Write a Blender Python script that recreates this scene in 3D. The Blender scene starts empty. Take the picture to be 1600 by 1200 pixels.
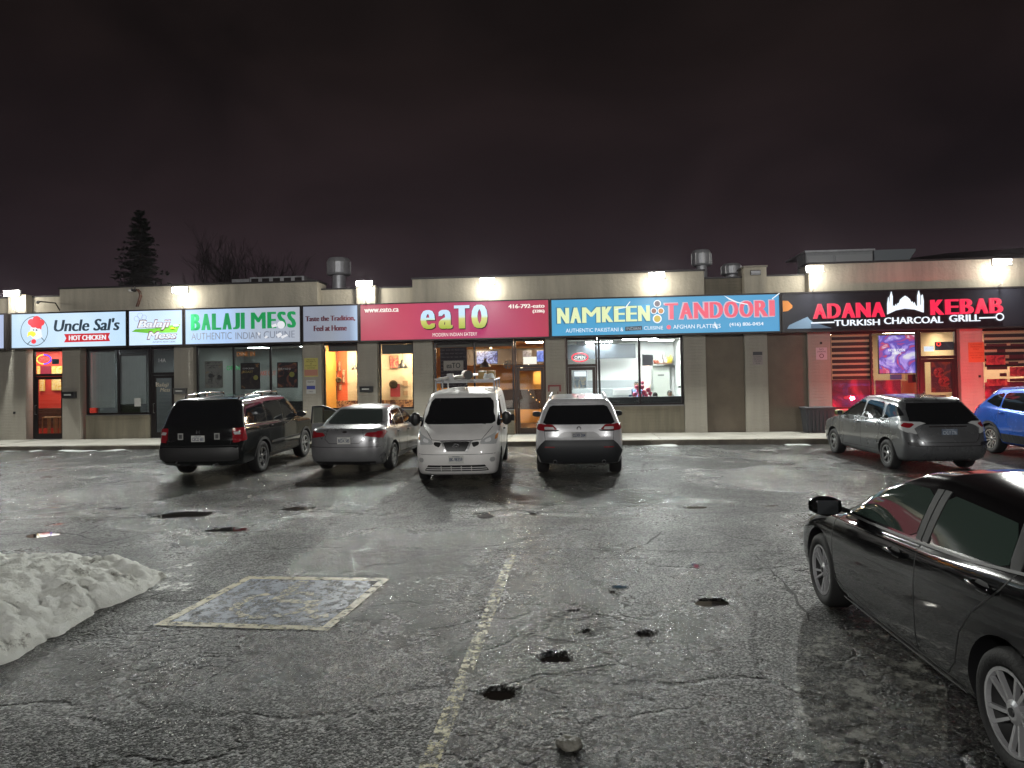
import bpy, bmesh, math, random
import numpy as np
from mathutils import Vector, Matrix, noise as mnoise
from mathutils.bvhtree import BVHTree
random.seed(7)
R = math.radians
SC = bpy.context.scene
COL = SC.collection

# ------------------------------------------------------------------ camera
F, CX, CY, H = 1100.0, 800.0, 566.0, 2.0
cam = bpy.data.cameras.new('camera'); co = bpy.data.objects.new('camera', cam); COL.objects.link(co)
cam.sensor_width = 36; cam.lens = F / 1600 * 36; cam.clip_end = 1500; cam.clip_start = 0.05
cam.shift_y = -34 / 1600
CM = Matrix.Rotation(R(91.25), 3, 'X') @ Matrix.Rotation(R(-1.0), 3, 'Z')
co.matrix_world = Matrix.Translation((0, 0, H)) @ CM.to_4x4()
SC.camera = co

# ------------------------------------------------------------------ world: overcast night sky over a city
W = bpy.data.worlds.new('World'); SC.world = W; W.use_nodes = True
nt = W.node_tree; nt.nodes.clear()
def wn(t, **k):
    n = nt.nodes.new(t)
    for a, b in k.items(): setattr(n, a, b)
    return n
o_ = wn('ShaderNodeOutputWorld'); bg = wn('ShaderNodeBackground'); tc = wn('ShaderNodeTexCoord')
sx = wn('ShaderNodeSeparateXYZ'); rp = wn('ShaderNodeValToRGB'); no = wn('ShaderNodeTexNoise'); mp = wn('ShaderNodeMapping')
no.inputs['Scale'].default_value = 2.2; no.inputs['Detail'].default_value = 5; no.inputs['Distortion'].default_value = 0.6
mp.inputs['Scale'].default_value = (1, 1, 2.2)
mx = wn('ShaderNodeMix', data_type='RGBA', blend_type='MULTIPLY'); mx.inputs[0].default_value = 1
r2 = wn('ShaderNodeValToRGB')
e = rp.color_ramp.elements
e[0].position = 0.0; e[0].color = (.040, .028, .036, 1)
e[1].position = .62; e[1].color = (.0075, .0065, .0060, 1)
x = e.new(.10); x.color = (.028, .020, .025, 1)
x = e.new(.22); x.color = (.0175, .0125, .0145, 1)
x = e.new(.40); x.color = (.0115, .0085, .0085, 1)
r2.color_ramp.elements[0].color = (.60, .60, .62, 1); r2.color_ramp.elements[1].color = (1.45, 1.32, 1.30, 1)
r2.color_ramp.elements[0].position = .3; r2.color_ramp.elements[1].position = .7
L = nt.links.new
L(tc.outputs['Generated'], sx.inputs[0]); L(sx.outputs['Z'], rp.inputs[0])
L(tc.outputs['Generated'], mp.inputs[0]); L(mp.outputs[0], no.inputs['Vector']); L(no.outputs['Fac'], r2.inputs[0])
L(rp.outputs[0], mx.inputs[6]); L(r2.outputs[0], mx.inputs[7]); L(mx.outputs[2], bg.inputs[0]); L(bg.outputs[0], o_.inputs[0])
bg.inputs[1].default_value = .9
SC.view_settings.view_transform = 'Standard'; SC.view_settings.look = 'None'
SC.view_settings.exposure = 0.0; SC.view_settings.gamma = 1.0
FLOOD = 2150.0      # watts of each wall flood lamp
FILL = 10000.0     # watts of each unseen fill lamp added behind the camera
SC.cycles.max_bounces = 6; SC.cycles.diffuse_bounces = 2; SC.cycles.glossy_bounces = 3
SC.cycles.transparent_max_bounces = 12; SC.cycles.transmission_bounces = 4
SC.cycles.sample_clamp_indirect = 4.0; SC.cycles.caustics_reflective = False; SC.cycles.caustics_refractive = False; SC.cycles.volume_bounces = 0

# ------------------------------------------------------------------ frames of reference
AL = R(4.75); D0 = 23.15
UV = Vector((math.cos(AL), -math.sin(AL), 0)); VV = Vector((math.sin(AL), math.cos(AL), 0)); OV = Vector((0, D0, 0))
SL, Y0, YF = 0.018, 21.3, 15.0
def ray(px, py): return CM @ Vector(((px - CX) / F, (CY - py) / F, -1.0))
def A(px, py, v=0.0):
    """metres along (u) and above (w) on the facade plane at depth v"""
    d = ray(px, py); C = Vector((0, 0, H)); t = (v + OV.dot(VV)) / d.dot(VV)
    p = C + d * t - OV
    return p.dot(UV), p.z
def U(px, py=620, v=0.0): return A(px, py, v)[0]
def G(px, py, dz=0.0):
    d = ray(px, py); t = (-SL * Y0 + dz - H) / (d.z - SL * d.y)
    if d.y * t < YF: t = (SL * (YF - Y0) + dz - H) / d.z
    return d.x * t, d.y * t
def WP(u, v, w): return OV + UV * u + VV * v + Vector((0, 0, w))

# ------------------------------------------------------------------ materials
MATS = {}
def mat(name, col=(.5, .5, .5), rough=.6, metal=0., coat=0., emit=None, es=1., bump=0., bscale=40., vary=0., vscale=3., spec=.5, alpha=1., streak=False, brick=False):
    if name in MATS: return MATS[name]
    m = bpy.data.materials.new(name); MATS[name] = m; m.use_nodes = True
    n = m.node_tree; b = n.nodes['Principled BSDF']; lk = n.links.new
    b.inputs['Base Color'].default_value = (*col, 1); b.inputs['Roughness'].default_value = rough
    b.inputs['Metallic'].default_value = metal; b.inputs['Coat Weight'].default_value = coat; b.inputs['Coat Roughness'].default_value = .04
    b.inputs['Specular IOR Level'].default_value = spec; b.inputs['Alpha'].default_value = alpha
    if emit: b.inputs['Emission Color'].default_value = (*emit, 1); b.inputs['Emission Strength'].default_value = es
    if bump or vary:
        t = n.nodes.new('ShaderNodeTexCoord')
    if vary:
        q = n.nodes.new('ShaderNodeTexNoise'); q.inputs['Scale'].default_value = vscale; q.inputs['Detail'].default_value = 8; q.inputs['Roughness'].default_value = .65
        if streak:
            mp_ = n.nodes.new('ShaderNodeMapping'); mp_.inputs['Scale'].default_value = (3.0, 3.0, .35); lk(t.outputs['Object'], mp_.inputs[0]); lk(mp_.outputs[0], q.inputs['Vector'])
        else: lk(t.outputs['Object'], q.inputs['Vector'])
        r = n.nodes.new('ShaderNodeMapRange'); r.inputs[1].default_value = .3; r.inputs[2].default_value = .7
        r.inputs[3].default_value = 1 - vary; r.inputs[4].default_value = 1 + vary; lk(q.outputs['Fac'], r.inputs[0])
        x = n.nodes.new('ShaderNodeMix'); x.data_type = 'RGBA'; x.blend_type = 'MULTIPLY'; x.inputs[0].default_value = 1; x.inputs[6].default_value = (*col, 1)
        lk(r.outputs[0], x.inputs[7]); lk(x.outputs[2], b.inputs['Base Color'])
        r3 = n.nodes.new('ShaderNodeMapRange'); r3.inputs[3].default_value = max(.02, rough - .12); r3.inputs[4].default_value = min(1, rough + .12)
        lk(q.outputs['Fac'], r3.inputs[0]); lk(r3.outputs[0], b.inputs['Roughness'])
    if bump:
        q = n.nodes.new('ShaderNodeTexNoise'); q.inputs['Scale'].default_value = bscale; q.inputs['Detail'].default_value = 6
        lk(t.outputs['Object'], q.inputs['Vector'])
        u = n.nodes.new('ShaderNodeBump'); u.inputs['Strength'].default_value = bump; u.inputs['Distance'].default_value = .02
        lk(q.outputs['Fac'], u.inputs['Height']); lk(u.outputs[0], b.inputs['Normal'])
        if brick:
            s1 = n.nodes.new('ShaderNodeSeparateXYZ'); c1 = n.nodes.new('ShaderNodeCombineXYZ'); lk(t.outputs['Object'], s1.inputs[0]); lk(s1.outputs[0], c1.inputs[0]); lk(s1.outputs[2], c1.inputs[1])
            bt = n.nodes.new('ShaderNodeTexBrick'); bt.inputs['Scale'].default_value = 1; bt.inputs['Brick Width'].default_value = .30; bt.inputs['Row Height'].default_value = .10; bt.inputs['Mortar Size'].default_value = .006; lk(c1.outputs[0], bt.inputs['Vector'])
            u2 = n.nodes.new('ShaderNodeBump'); u2.invert = True; u2.inputs['Strength'].default_value = .8; u2.inputs['Distance'].default_value = .012; lk(bt.outputs['Fac'], u2.inputs['Height']); lk(u.outputs[0], u2.inputs['Normal']); lk(u2.outputs[0], b.inputs['Normal'])
    return m
def glow(name, col, s): return mat(name, (.02, .02, .02), .4, emit=col, es=s)

def glass_mat(name='shop_glass', tint=(.93, .95, .95), rough=.012, ior=1.5, boost=1.0):
    m = bpy.data.materials.new(name); m.use_nodes = True; n = m.node_tree; n.nodes.clear(); lk = n.links.new
    o = n.nodes.new('ShaderNodeOutputMaterial'); a = n.nodes.new('ShaderNodeBsdfTransparent'); g = n.nodes.new('ShaderNodeBsdfGlossy'); x = n.nodes.new('ShaderNodeMixShader'); f = n.nodes.new('ShaderNodeFresnel')
    a.inputs[0].default_value = (*tint, 1); g.inputs['Roughness'].default_value = rough; f.inputs[0].default_value = ior
    mm = n.nodes.new('ShaderNodeMath'); mm.operation = 'MULTIPLY'; mm.inputs[1].default_value = boost; mm.use_clamp = True
    lk(f.outputs[0], mm.inputs[0]); lk(mm.outputs[0], x.inputs[0]); lk(a.outputs[0], x.inputs[1]); lk(g.outputs[0], x.inputs[2]); lk(x.outputs[0], o.inputs[0])
    return m
GLASS = glass_mat(boost=1.6)
GLASS_SMOKE = glass_mat('car_glass', (.22, .25, .25), .02, 1.5, 1.6)

M = dict(
    stucco=mat('painted_stucco', (.35, .325, .275), .85, bump=.8, bscale=28, vary=.11, vscale=1.0, streak=True, brick=True),
    parapet=mat('cream_stucco', (.46, .425, .345), .85, bump=1., bscale=11, vary=.22, vscale=.8, streak=True),
    recess=mat('brown_panel', (.155, .126, .094), .8, bump=.35, bscale=30, vary=.2, vscale=1.2),
    sillw=mat('olive_wall', (.23, .205, .15), .8, bump=.3, bscale=30, vary=.28, vscale=1., streak=True, brick=True),
    coping=mat('dark_coping', (.03, .028, .03), .45, metal=.3),
    frame=mat('black_aluminium', (.022, .018, .018), .38, metal=.4),
    frameb=mat('brown_aluminium', (.05, .032, .026), .4, metal=.4),
    alu=mat('grey_aluminium', (.3, .3, .3), .4, metal=.8),
    conc=mat('sidewalk_concrete', (.20, .19, .165), .7, bump=.6, bscale=50, vary=.3, vscale=1.3),
    kerb=mat('kerb_concrete', (.16, .14, .11), .75, bump=.6, bscale=50, vary=.35, vscale=2.5),
    roof=mat('roof_membrane', (.05, .05, .05), .9),
    black=mat('black_plastic', (.012, .012, .013), .45), rubber=mat('rubber', (.016, .016, .016), .75, bump=.3, bscale=60),
    white=mat('white_paint', (.72, .72, .70), .5), chrome=mat('chrome', (.75, .75, .76), .12, metal=1),
    rim=mat('alloy_rim', (.55, .55, .56), .28, metal=.85), rimd=mat('dark_rim', (.012, .012, .012), .7),
    galv=mat('galvanised_steel', (.48, .49, .51), .42, metal=.45, vary=.2, vscale=4),
    wood=mat('dark_wood', (.09, .04, .02), .45, vary=.3, vscale=6),
)

HAZE = 0.00016
# ------------------------------------------------------------------ mesh builder and things
class T:
    """a thing: an Empty at its base; facade things use facade axes"""
    def __init__(s, name, label, cat, base, rot=None, group=None, org=(0, 0, 0)):
        s.e = bpy.data.objects.new(name, None); COL.objects.link(s.e); s.e.empty_display_size = .2
        s.e.matrix_world = Matrix.Translation(base) @ (rot if rot else Matrix.Identity(4))
        s.o = Vector(org); s.e['label'] = label; s.e['category'] = cat
        if group: s.e['group'] = group
ROTF = Matrix.Rotation(-AL, 4, 'Z')
def FT(name, label, cat, u, v, w, group=None): return T(name, label, cat, WP(u, v, w), ROTF, group, (u, v, w))
def tag(o, label=None, cat=None, group=None, kind=None):
    if label: o['label'] = label
    if cat: o['category'] = cat
    if group: o['group'] = group
    if kind: o['kind'] = kind
    return o

class MB:
    def __init__(s): s.v = []; s.f = []
    def add(s, vs, fs):
        k = len(s.v); s.v += [tuple(p) for p in vs]; s.f += [tuple(i + k for i in f) for f in fs]; return s
    def box(s, x0, x1, y0, y1, z0, z1):
        x0, x1 = min(x0, x1), max(x0, x1); y0, y1 = min(y0, y1), max(y0, y1); z0, z1 = min(z0, z1), max(z0, z1)
        return s.add([(x0, y0, z0), (x1, y0, z0), (x1, y1, z0), (x0, y1, z0), (x0, y0, z1), (x1, y0, z1), (x1, y1, z1), (x0, y1, z1)],
                     [(0, 3, 2, 1), (4, 5, 6, 7), (0, 1, 5, 4), (1, 2, 6, 5), (2, 3, 7, 6), (3, 0, 4, 7)])
    def tube(s, pts, r, n=8, r1=None):
        pts = [Vector(p) for p in pts]; rings = []; K = len(pts)
        for i, p in enumerate(pts):
            t = (pts[min(i + 1, K - 1)] - pts[max(i - 1, 0)]).normalized()
            a = t.cross(Vector((0, 0, 1)));
            if a.length < .05: a = t.cross(Vector((0, 1, 0)))
            a.normalize(); b = t.cross(a); rr = r if r1 is None else r + (r1 - r) * i / (K - 1)
            rings.append([p + (a * math.cos(2 * math.pi * j / n) + b * math.sin(2 * math.pi * j / n)) * rr for j in range(n)])
        vs = [q for g in rings for q in g]; fs = []
        for i in range(K - 1):
            for j in range(n): fs.append((i * n + j, i * n + (j + 1) % n, (i + 1) * n + (j + 1) % n, (i + 1) * n + j))
        fs.append(tuple(range(n))[::-1]); fs.append(tuple((K - 1) * n + j for j in range(n)))
        return s.add(vs, fs)
    def lathe(s, prof, c, ax='z', n=24, a0=0, a1=2 * math.pi):
        vs = []; full = abs(a1 - a0 - 2 * math.pi) < 1e-6; m = n if full else n + 1
        for r, h in prof:
            for j in range(m):
                t = a0 + (a1 - a0) * j / n; p = (r * math.cos(t), r * math.sin(t))
                q = {'z': (p[0], p[1], h), 'y': (p[0], h, p[1]), 'x': (h, p[0], p[1])}[ax]
                vs.append((q[0] + c[0], q[1] + c[1], q[2] + c[2]))
        fs = []
        for i in range(len(prof) - 1):
            for j in range(n if full else n):
                j2 = (j + 1) % m if full else j + 1
                fs.append((i * m + j, i * m + j2, (i + 1) * m + j2, (i + 1) * m + j))
        return s.add(vs, fs)
    def prism(s, poly, y0, y1):
        """polygon in x,z pushed along y"""
        n = len(poly); return s.add([(x, y0, z) for x, z in poly] + [(x, y1, z) for x, z in poly],
            [tuple(range(n)), tuple(range(2 * n - 1, n - 1, -1))] + [(i, i + n, (i + 1) % n + n, (i + 1) % n) for i in range(n)])
    def grid(s, P):
        r, c = len(P), len(P[0]); return s.add([p for row in P for p in row], [(i * c + j, i * c + j + 1, (i + 1) * c + j + 1, (i + 1) * c + j) for i in range(r - 1) for j in range(c - 1)])
    def build(s, name, m, par=None, smooth=False, bevel=0, org=None, mw=None):
        me = bpy.data.meshes.new(name)
        o = par.o if isinstance(par, T) else (par['_o'] if par is not None and '_o' in par else (Vector(org) if org else Vector((0, 0, 0))))
        o = Vector(o)
        me.from_pydata([Vector(p) - o for p in s.v], [], s.f); me.update()
        if smooth: me.polygons.foreach_set('use_smooth', [True] * len(me.polygons))
        for q in (m if isinstance(m, (list, tuple)) else [m]): me.materials.append(q)
        ob = bpy.data.objects.new(name, me); COL.objects.link(ob)
        if isinstance(par, T): ob.parent = par.e; ob['_o'] = list(par.o)
        elif par is not None: ob.parent = par; ob['_o'] = list(o)
        if mw is not None: ob.matrix_world = mw
        if bevel:
            b = ob.modifiers.new('bevel', 'BEVEL'); b.width = bevel; b.segments = 2; b.limit_method = 'ANGLE'
        return ob
def fix_normals(ob):
    bm = bmesh.new(); bm.from_mesh(ob.data); bmesh.ops.recalc_face_normals(bm, faces=bm.faces); bm.to_mesh(ob.data); bm.free()
def fsingle(mb, name, m, label, cat, group=None, smooth=False, bevel=0, kind=None):
    """one-mesh thing given in facade coordinates, its origin at its own foot"""
    xs = [p[0] for p in mb.v]; ys = [p[1] for p in mb.v]; zs = [p[2] for p in mb.v]
    c = Vector(((min(xs) + max(xs)) / 2, (min(ys) + max(ys)) / 2, min(zs)))
    ob = mb.build(name, m, None, smooth, bevel, org=c, mw=Matrix.Translation(WP(*c)) @ ROTF)
    return tag(ob, label, cat, group, kind)

_tc = {}
def text_mesh(s, off=0., shear=0., space=1.):
    k = (s, off, shear, space)
    if k in _tc: return _tc[k]
    c = bpy.data.curves.new('t', 'FONT'); c.body = s; c.offset = off; c.shear = shear; c.space_character = space; c.resolution_u = 3; c.fill_mode = 'BOTH'
    o = bpy.data.objects.new('t', c); COL.objects.link(o); dg = bpy.context.evaluated_depsgraph_get(); dg.update()
    me = o.evaluated_get(dg).to_mesh(); V = [v.co.copy() for v in me.vertices]; Fc = [tuple(p.vertices) for p in me.polygons]
    o.evaluated_get(dg).to_mesh_clear(); bpy.data.objects.remove(o); bpy.data.curves.remove(c)
    x0 = min(v.x for v in V); x1 = max(v.x for v in V); y0 = min(v.y for v in V); y1 = max(v.y for v in V)
    V = [((v.x - x0) / (x1 - x0), (v.y - y0) / (y1 - y0)) for v in V]
    _tc[k] = (V, Fc); return _tc[k]
def put_text(mb, s, u0, u1, w0, w1, v, th=.0, off=0., shear=0., space=1., bold=0.):
    if off > 0: bold = max(bold, off * 1.5 * (w1 - w0)); off = 0.
    if bold > .002:
        K = 5 if bold > .05 else 3
        for k in range(K): put_text(mb, s, u0 + bold * k / (K - 1), u1 - bold * (1 - k / (K - 1)), w0, w1, v - .0006 * (k % 2), th, min(off, 0.), shear, space)
        return mb
    V, Fc = text_mesh(s, off, shear, space); n = len(V)
    P = [(u0 + a * (u1 - u0), v, w0 + b * (w1 - w0)) for a, b in V]
    if th <= 0: return mb.add(P, Fc)
    cnt = {}
    for f in Fc:
        for i in range(len(f)):
            e = (f[i], f[(i + 1) % len(f)]); cnt[e] = 1
    sides = [(a, b, b + n, a + n) for (a, b) in cnt if (b, a) not in cnt]
    return mb.add(P + [(p[0], p[1] + th, p[2]) for p in P], Fc + sides)
def tx(mb, s, px0, py0, px1, py1, v, **k):
    xm, ym = (px0 + px1) / 2, (py0 + py1) / 2
    put_text(mb, s, A(px0, ym, v)[0], A(px1, ym, v)[0], A(xm, py1, v)[1], A(xm, py0, v)[1], v, **k)
def fbox(px0, py0, px1, py1, v, th):
    xm, ym = (px0 + px1) / 2, (py0 + py1) / 2
    return MB().box(U(px0, ym, v), U(px1, ym, v), v, v + th, A(xm, py1, v)[1], A(xm, py0, v)[1])

# numpy value noise
def vnoise(x, y, seed=0):
    xi = np.floor(x).astype(np.int64); yi = np.floor(y).astype(np.int64); fx = x - xi; fy = y - yi
    fx = fx * fx * (3 - 2 * fx); fy = fy * fy * (3 - 2 * fy)
    def h(a, b):
        n = (a * 374761393 + b * 668265263 + seed * 982451653) & 0x7fffffff
        n = ((n ^ (n >> 13)) * 1274126177) & 0x7fffffff
        return ((n ^ (n >> 16)) & 0xffff) / 65535.0
    return (h(xi, yi) * (1 - fx) + h(xi + 1, yi) * fx) * (1 - fy) + (h(xi, yi + 1) * (1 - fx) + h(xi + 1, yi + 1) * fx) * fy
def fbm(x, y, s=0, o=4):
    r = 0; a = .5
    for i in range(o): r = r + a * vnoise(x * 2 ** i, y * 2 ** i, s + i); a *= .5
    return r / (1 - .5 ** o) - .5

# ------------------------------------------------------------------ ground
HOLES = [(861, 1025, .150, .115, .05), (780, 1082, .125, .100, .05), (1112, 939, .22, .11, .045), (1008, 989, .085, .06, .05), (968, 917, .085, .06, .035), (957, 925, .03, .04, .03),
         (935, 961, .05, .03, .03), (915, 986, .05, .04, .03), (895, 955, .07, .03, .03), (760, 805, .20, .26, .035), (290, 803, .58, .32, .035), (360, 826, .42, .16, .035), (462, 794, .36, .2, .035),
         (68, 834, .24, .22, .035), (90, 818, .14, .06, .03), (80, 793, .2, .06, .03), (1085, 792, .28, .12, .035), (1087, 884, .05, .14, .02), (1205, 789, .2, .07, .03), (180, 795, .3, .08, .03), (835, 803, .2, .08, .03), (240, 741, .3, .08, .03)]
HW = [(*G(a, b), c * .78, d * .78, e) for a, b, c, d, e in HOLES]
def gbase(x, y): return SL * (np.clip(y, YF, Y0) - Y0)
def gz(x, y):
    x = np.asarray(x, float); y = np.asarray(y, float)
    z = gbase(x, y) + .020 * fbm(x * .5, y * .5, 3, 3) + .009 * fbm(x * 2.2, y * 2.2, 9, 3)
    for hx, hy, a, b, d in HW:
        q = ((x - hx) / a) ** 2 + ((y - hy) / b) ** 2
        q = q * (1 + 1.7 * fbm(x * 7 + hx, y * 7, 17, 4)) + .25 * fbm(x * 24, y * 24, 23, 2)
        z = z - (d * .8 + .010) * np.exp(-np.clip(q, 0, 20) ** 1.5)
    return z
def coords(a, b, step, lo, hi, n, fa=None, fb=None, fs=None):
    m = list(np.arange(a, b, step)) if fa is None else list(np.arange(a, fa, step)) + list(np.arange(fa, fb, fs)) + list(np.arange(fb, b, step)); 
    l = [a - (a - lo) * (k / n) ** 2 for k in range(n, 0, -1)]; h = [b + (hi - b) * (k / n) ** 2 for k in range(0, n + 1)]
    return np.array(l + m + h)
def npmesh(name, X, Y, Z, m, smooth=True, org=None):
    r, c = X.shape; V = np.stack([X, Y, Z], -1).reshape(-1, 3)
    if org is not None: V = V - np.array(org)
    i = np.arange(r - 1)[:, None] * c + np.arange(c - 1)[None, :]
    Fq = np.stack([i, i + 1, i + c + 1, i + c], -1).reshape(-1, 4)
    me = bpy.data.meshes.new(name); me.vertices.add(len(V)); me.vertices.foreach_set('co', V.ravel())
    me.loops.add(Fq.size); me.loops.foreach_set('vertex_index', Fq.ravel().astype(np.int32))
    me.polygons.add(len(Fq)); me.polygons.foreach_set('loop_start', np.arange(0, Fq.size, 4, dtype=np.int32))
    me.polygons.foreach_set('loop_total', np.full(len(Fq), 4, dtype=np.int32))
    me.polygons.foreach_set('use_smooth', [smooth] * len(Fq)); me.update(calc_edges=True); me.materials.append(m)
    ob = bpy.data.objects.new(name, me); COL.objects.link(ob)
    if org is not None: ob.location = org
    return ob

def asphalt():
    m = bpy.data.materials.new('wet_asphalt'); m.use_nodes = True; n = m.node_tree; b = n.nodes['Principled BSDF']; lk = n.links.new
    def N(t, **k):
        q = n.nodes.new(t)
        for a, v in k.items(): setattr(q, a, v)
        return q
    tc = N('ShaderNodeTexCoord')
    def noise(sc, det=6, ro=.6, vec=None, dist=0.):
        q = N('ShaderNodeTexNoise'); q.inputs['Scale'].default_value = sc; q.inputs['Detail'].default_value = det; q.inputs['Roughness'].default_value = ro; q.inputs['Distortion'].default_value = dist
        lk(vec or tc.outputs['Object'], q.inputs['Vector']); return q.outputs['Fac']
    def mr(src, a, b_, c, d):
        q = N('ShaderNodeMapRange'); q.interpolation_type = 'SMOOTHSTEP'
        for i, v in enumerate((a, b_, c, d)): q.inputs[i + 1].default_value = v
        lk(src, q.inputs[0]); return q.outputs[0]
    def math_(op, a, c):
        q = N('ShaderNodeMath', operation=op)
        for i, v in enumerate((a, c)):
            if isinstance(v, (int, float)): q.inputs[i].default_value = v
            else: lk(v, q.inputs[i])
        return q.outputs[0]
    # warped coordinates for the cracks
    wv = N('ShaderNodeTexNoise'); wv.inputs['Scale'].default_value = 1.3; wv.inputs['Detail'].default_value = 7; lk(tc.outputs['Object'], wv.inputs['Vector'])
    vm = N('ShaderNodeVectorMath', operation='SCALE'); vm.inputs['Scale'].default_value = .9; lk(wv.outputs['Color'], vm.inputs[0])
    va = N('ShaderNodeVectorMath', operation='ADD'); lk(tc.outputs['Object'], va.inputs[0]); lk(vm.outputs[0], va.inputs[1])
    def cracks(scale, wid, mask_sc, m0, m1):
        q = N('ShaderNodeTexVoronoi', feature='DISTANCE_TO_EDGE'); q.inputs['Scale'].default_value = scale; lk(va.outputs[0], q.inputs['Vector'])
        c = mr(q.outputs['Distance'], 0, wid, 1, 0); k = mr(noise(mask_sc, 3), m0, m1, 0, 1)
        return math_('MULTIPLY', c, k)
    c1 = cracks(.33, .020, .35, .30, .48); c2 = cracks(1.3, .045, .3, .46, .56); c3 = cracks(4.5, .09, .45, .52, .60)
    cr = math_('MAXIMUM', math_('MAXIMUM', c1, c2), c3)
    fine = noise(70, 3, .8); med = noise(20, 5, .75)
    vo = N('ShaderNodeTexVoronoi'); vo.inputs['Scale'].default_value = 72; lk(tc.outputs['Object'], vo.inputs['Vector'])
    v2 = N('ShaderNodeTexVoronoi'); v2.inputs['Scale'].default_value = 36; lk(tc.outputs['Object'], v2.inputs['Vector'])
    def sep(src):
        q = N('ShaderNodeSeparateColor'); lk(src, q.inputs[0]); return q.outputs[0]
    g1 = sep(vo.outputs['Color']); g2 = sep(v2.outputs['Color'])
    big = noise(.55, 5, .6, dist=.4); patch = noise(1.7, 6, .65)
    grain = math_('ADD', math_('MULTIPLY', g1, .6), math_('ADD', math_('MULTIPLY', g2, .25), math_('MULTIPLY', fine, .35)))
    ramp = N('ShaderNodeValToRGB'); e = ramp.color_ramp.elements
    e[0].position = .32; e[0].color = (.0060, .0063, .0060, 1); e[1].position = .70; e[1].color = (.024, .024, .0215, 1)
    lk(math_('ADD', math_('MULTIPLY', big, .6), math_('MULTIPLY', patch, .4)), ramp.inputs[0])
    gm = N('ShaderNodeMix', data_type='RGBA', blend_type='MULTIPLY'); gm.inputs[0].default_value = 1; lk(ramp.outputs[0], gm.inputs[6]); lk(mr(grain, .28, .92, .25, 2.1), gm.inputs[7])
    st = mr(g1, .90, .96, 0, 1)
    mx = N('ShaderNodeMix', data_type='RGBA'); lk(math_('MULTIPLY', st, .75), mx.inputs[0]); lk(gm.outputs[2], mx.inputs[6]); mx.inputs[7].default_value = (.13, .127, .115, 1)
    m2 = N('ShaderNodeMix', data_type='RGBA'); lk(math_('MULTIPLY', cr, .9), m2.inputs[0]); lk(mx.outputs[2], m2.inputs[6]); m2.inputs[7].default_value = (.006, .006, .005, 1)
    lk(m2.outputs[2], b.inputs['Base Color'])
    wet = mr(math_('ADD', math_('MULTIPLY', noise(.23, 6, .55, dist=.6), .8), math_('MULTIPLY', patch, .2)), .38, .62, 0, 1)
    rr = math_('ADD', mr(wet, 0, 1, .38, .13), mr(g2, 0, 1, -.03, .07)); lk(rr, b.inputs['Roughness']); lk(math_('MULTIPLY', mr(wet, 0, 1, .26, 1.0), mr(g1, .34, 1, .16, 2.1)), b.inputs['Specular IOR Level'])
    hgt = math_('ADD', math_('MULTIPLY', g1, .45), math_('ADD', math_('MULTIPLY', vo.outputs['Distance'], -.5), math_('ADD', math_('MULTIPLY', fine, .8), math_('MULTIPLY', med, .7))))
    hgt = math_('ADD', hgt, math_('MULTIPLY', g2, .5))
    hgt = math_('SUBTRACT', hgt, math_('MULTIPLY', cr, 2.2))
    bu = N('ShaderNodeBump'); bu.inputs['Distance'].default_value = .020; lk(hgt, bu.inputs['Height']); lk(mr(wet, 0, 1, 1.0, .48), bu.inputs['Strength'])
    lk(bu.outputs[0], b.inputs['Normal'])
    return m
ASPH = asphalt()
gx = coords(-16, 16, .085, -300, 300, 14, -1.2, 3.0, .022); gy = coords(3.0, 22.0, .075, -90, 420, 14, 4.4, 8.2, .022)
XX, YY = np.meshgrid(gx, gy); ZZ = gz(XX, YY)
ZZ = np.where(YY < 0, np.maximum(ZZ, gbase(0, 0) + .02 * fbm(XX * .5, YY * .5, 3, 3)), ZZ)
tag(npmesh('parking_lot', XX, YY, ZZ, ASPH), kind='structure')

# water standing in the holes
WATER = mat('puddle_water', (.012, .010, .008), .03, spec=.5); WATER.node_tree.nodes['Principled BSDF'].inputs['IOR'].default_value = 1.33
wdesc = ['deep pothole full of dark water nearest the middle', 'dark water pothole beside the yellow stall line', 'wide puddle left of the black sedan', 'star shaped small pothole of water']
def puddle(i):
    hx, hy, a, b, d = HW[i]; n = 28; r = 1.9
    zc = float(gbase(hx, hy)) + .012
    zs = gz(np.array([hx + a * math.cos(t) * 1.35 for t in np.linspace(0, 6.28, 16)]), np.array([hy + b * math.sin(t) * 1.35 for t in np.linspace(0, 6.28, 16)]))
    z = float(np.min(zs)) - (.006 if d > .035 else .002)
    z = min(z, float(np.mean(zs)) - .003)
    mb = MB(); V = [(hx, hy, z)] + [(hx + a * 1.45 * math.cos(2 * math.pi * k / n), hy + b * 1.45 * math.sin(2 * math.pi * k / n), z) for k in range(n)]
    mb.add(V, [(0, k + 1, (k + 1) % n + 1) for k in range(n)])
    o = mb.build('puddle', WATER, org=(hx, hy, z), mw=Matrix.Translation((hx, hy, z))); o['kind'] = 'structure'
for i in range(len(HW)): puddle(i)

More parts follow.
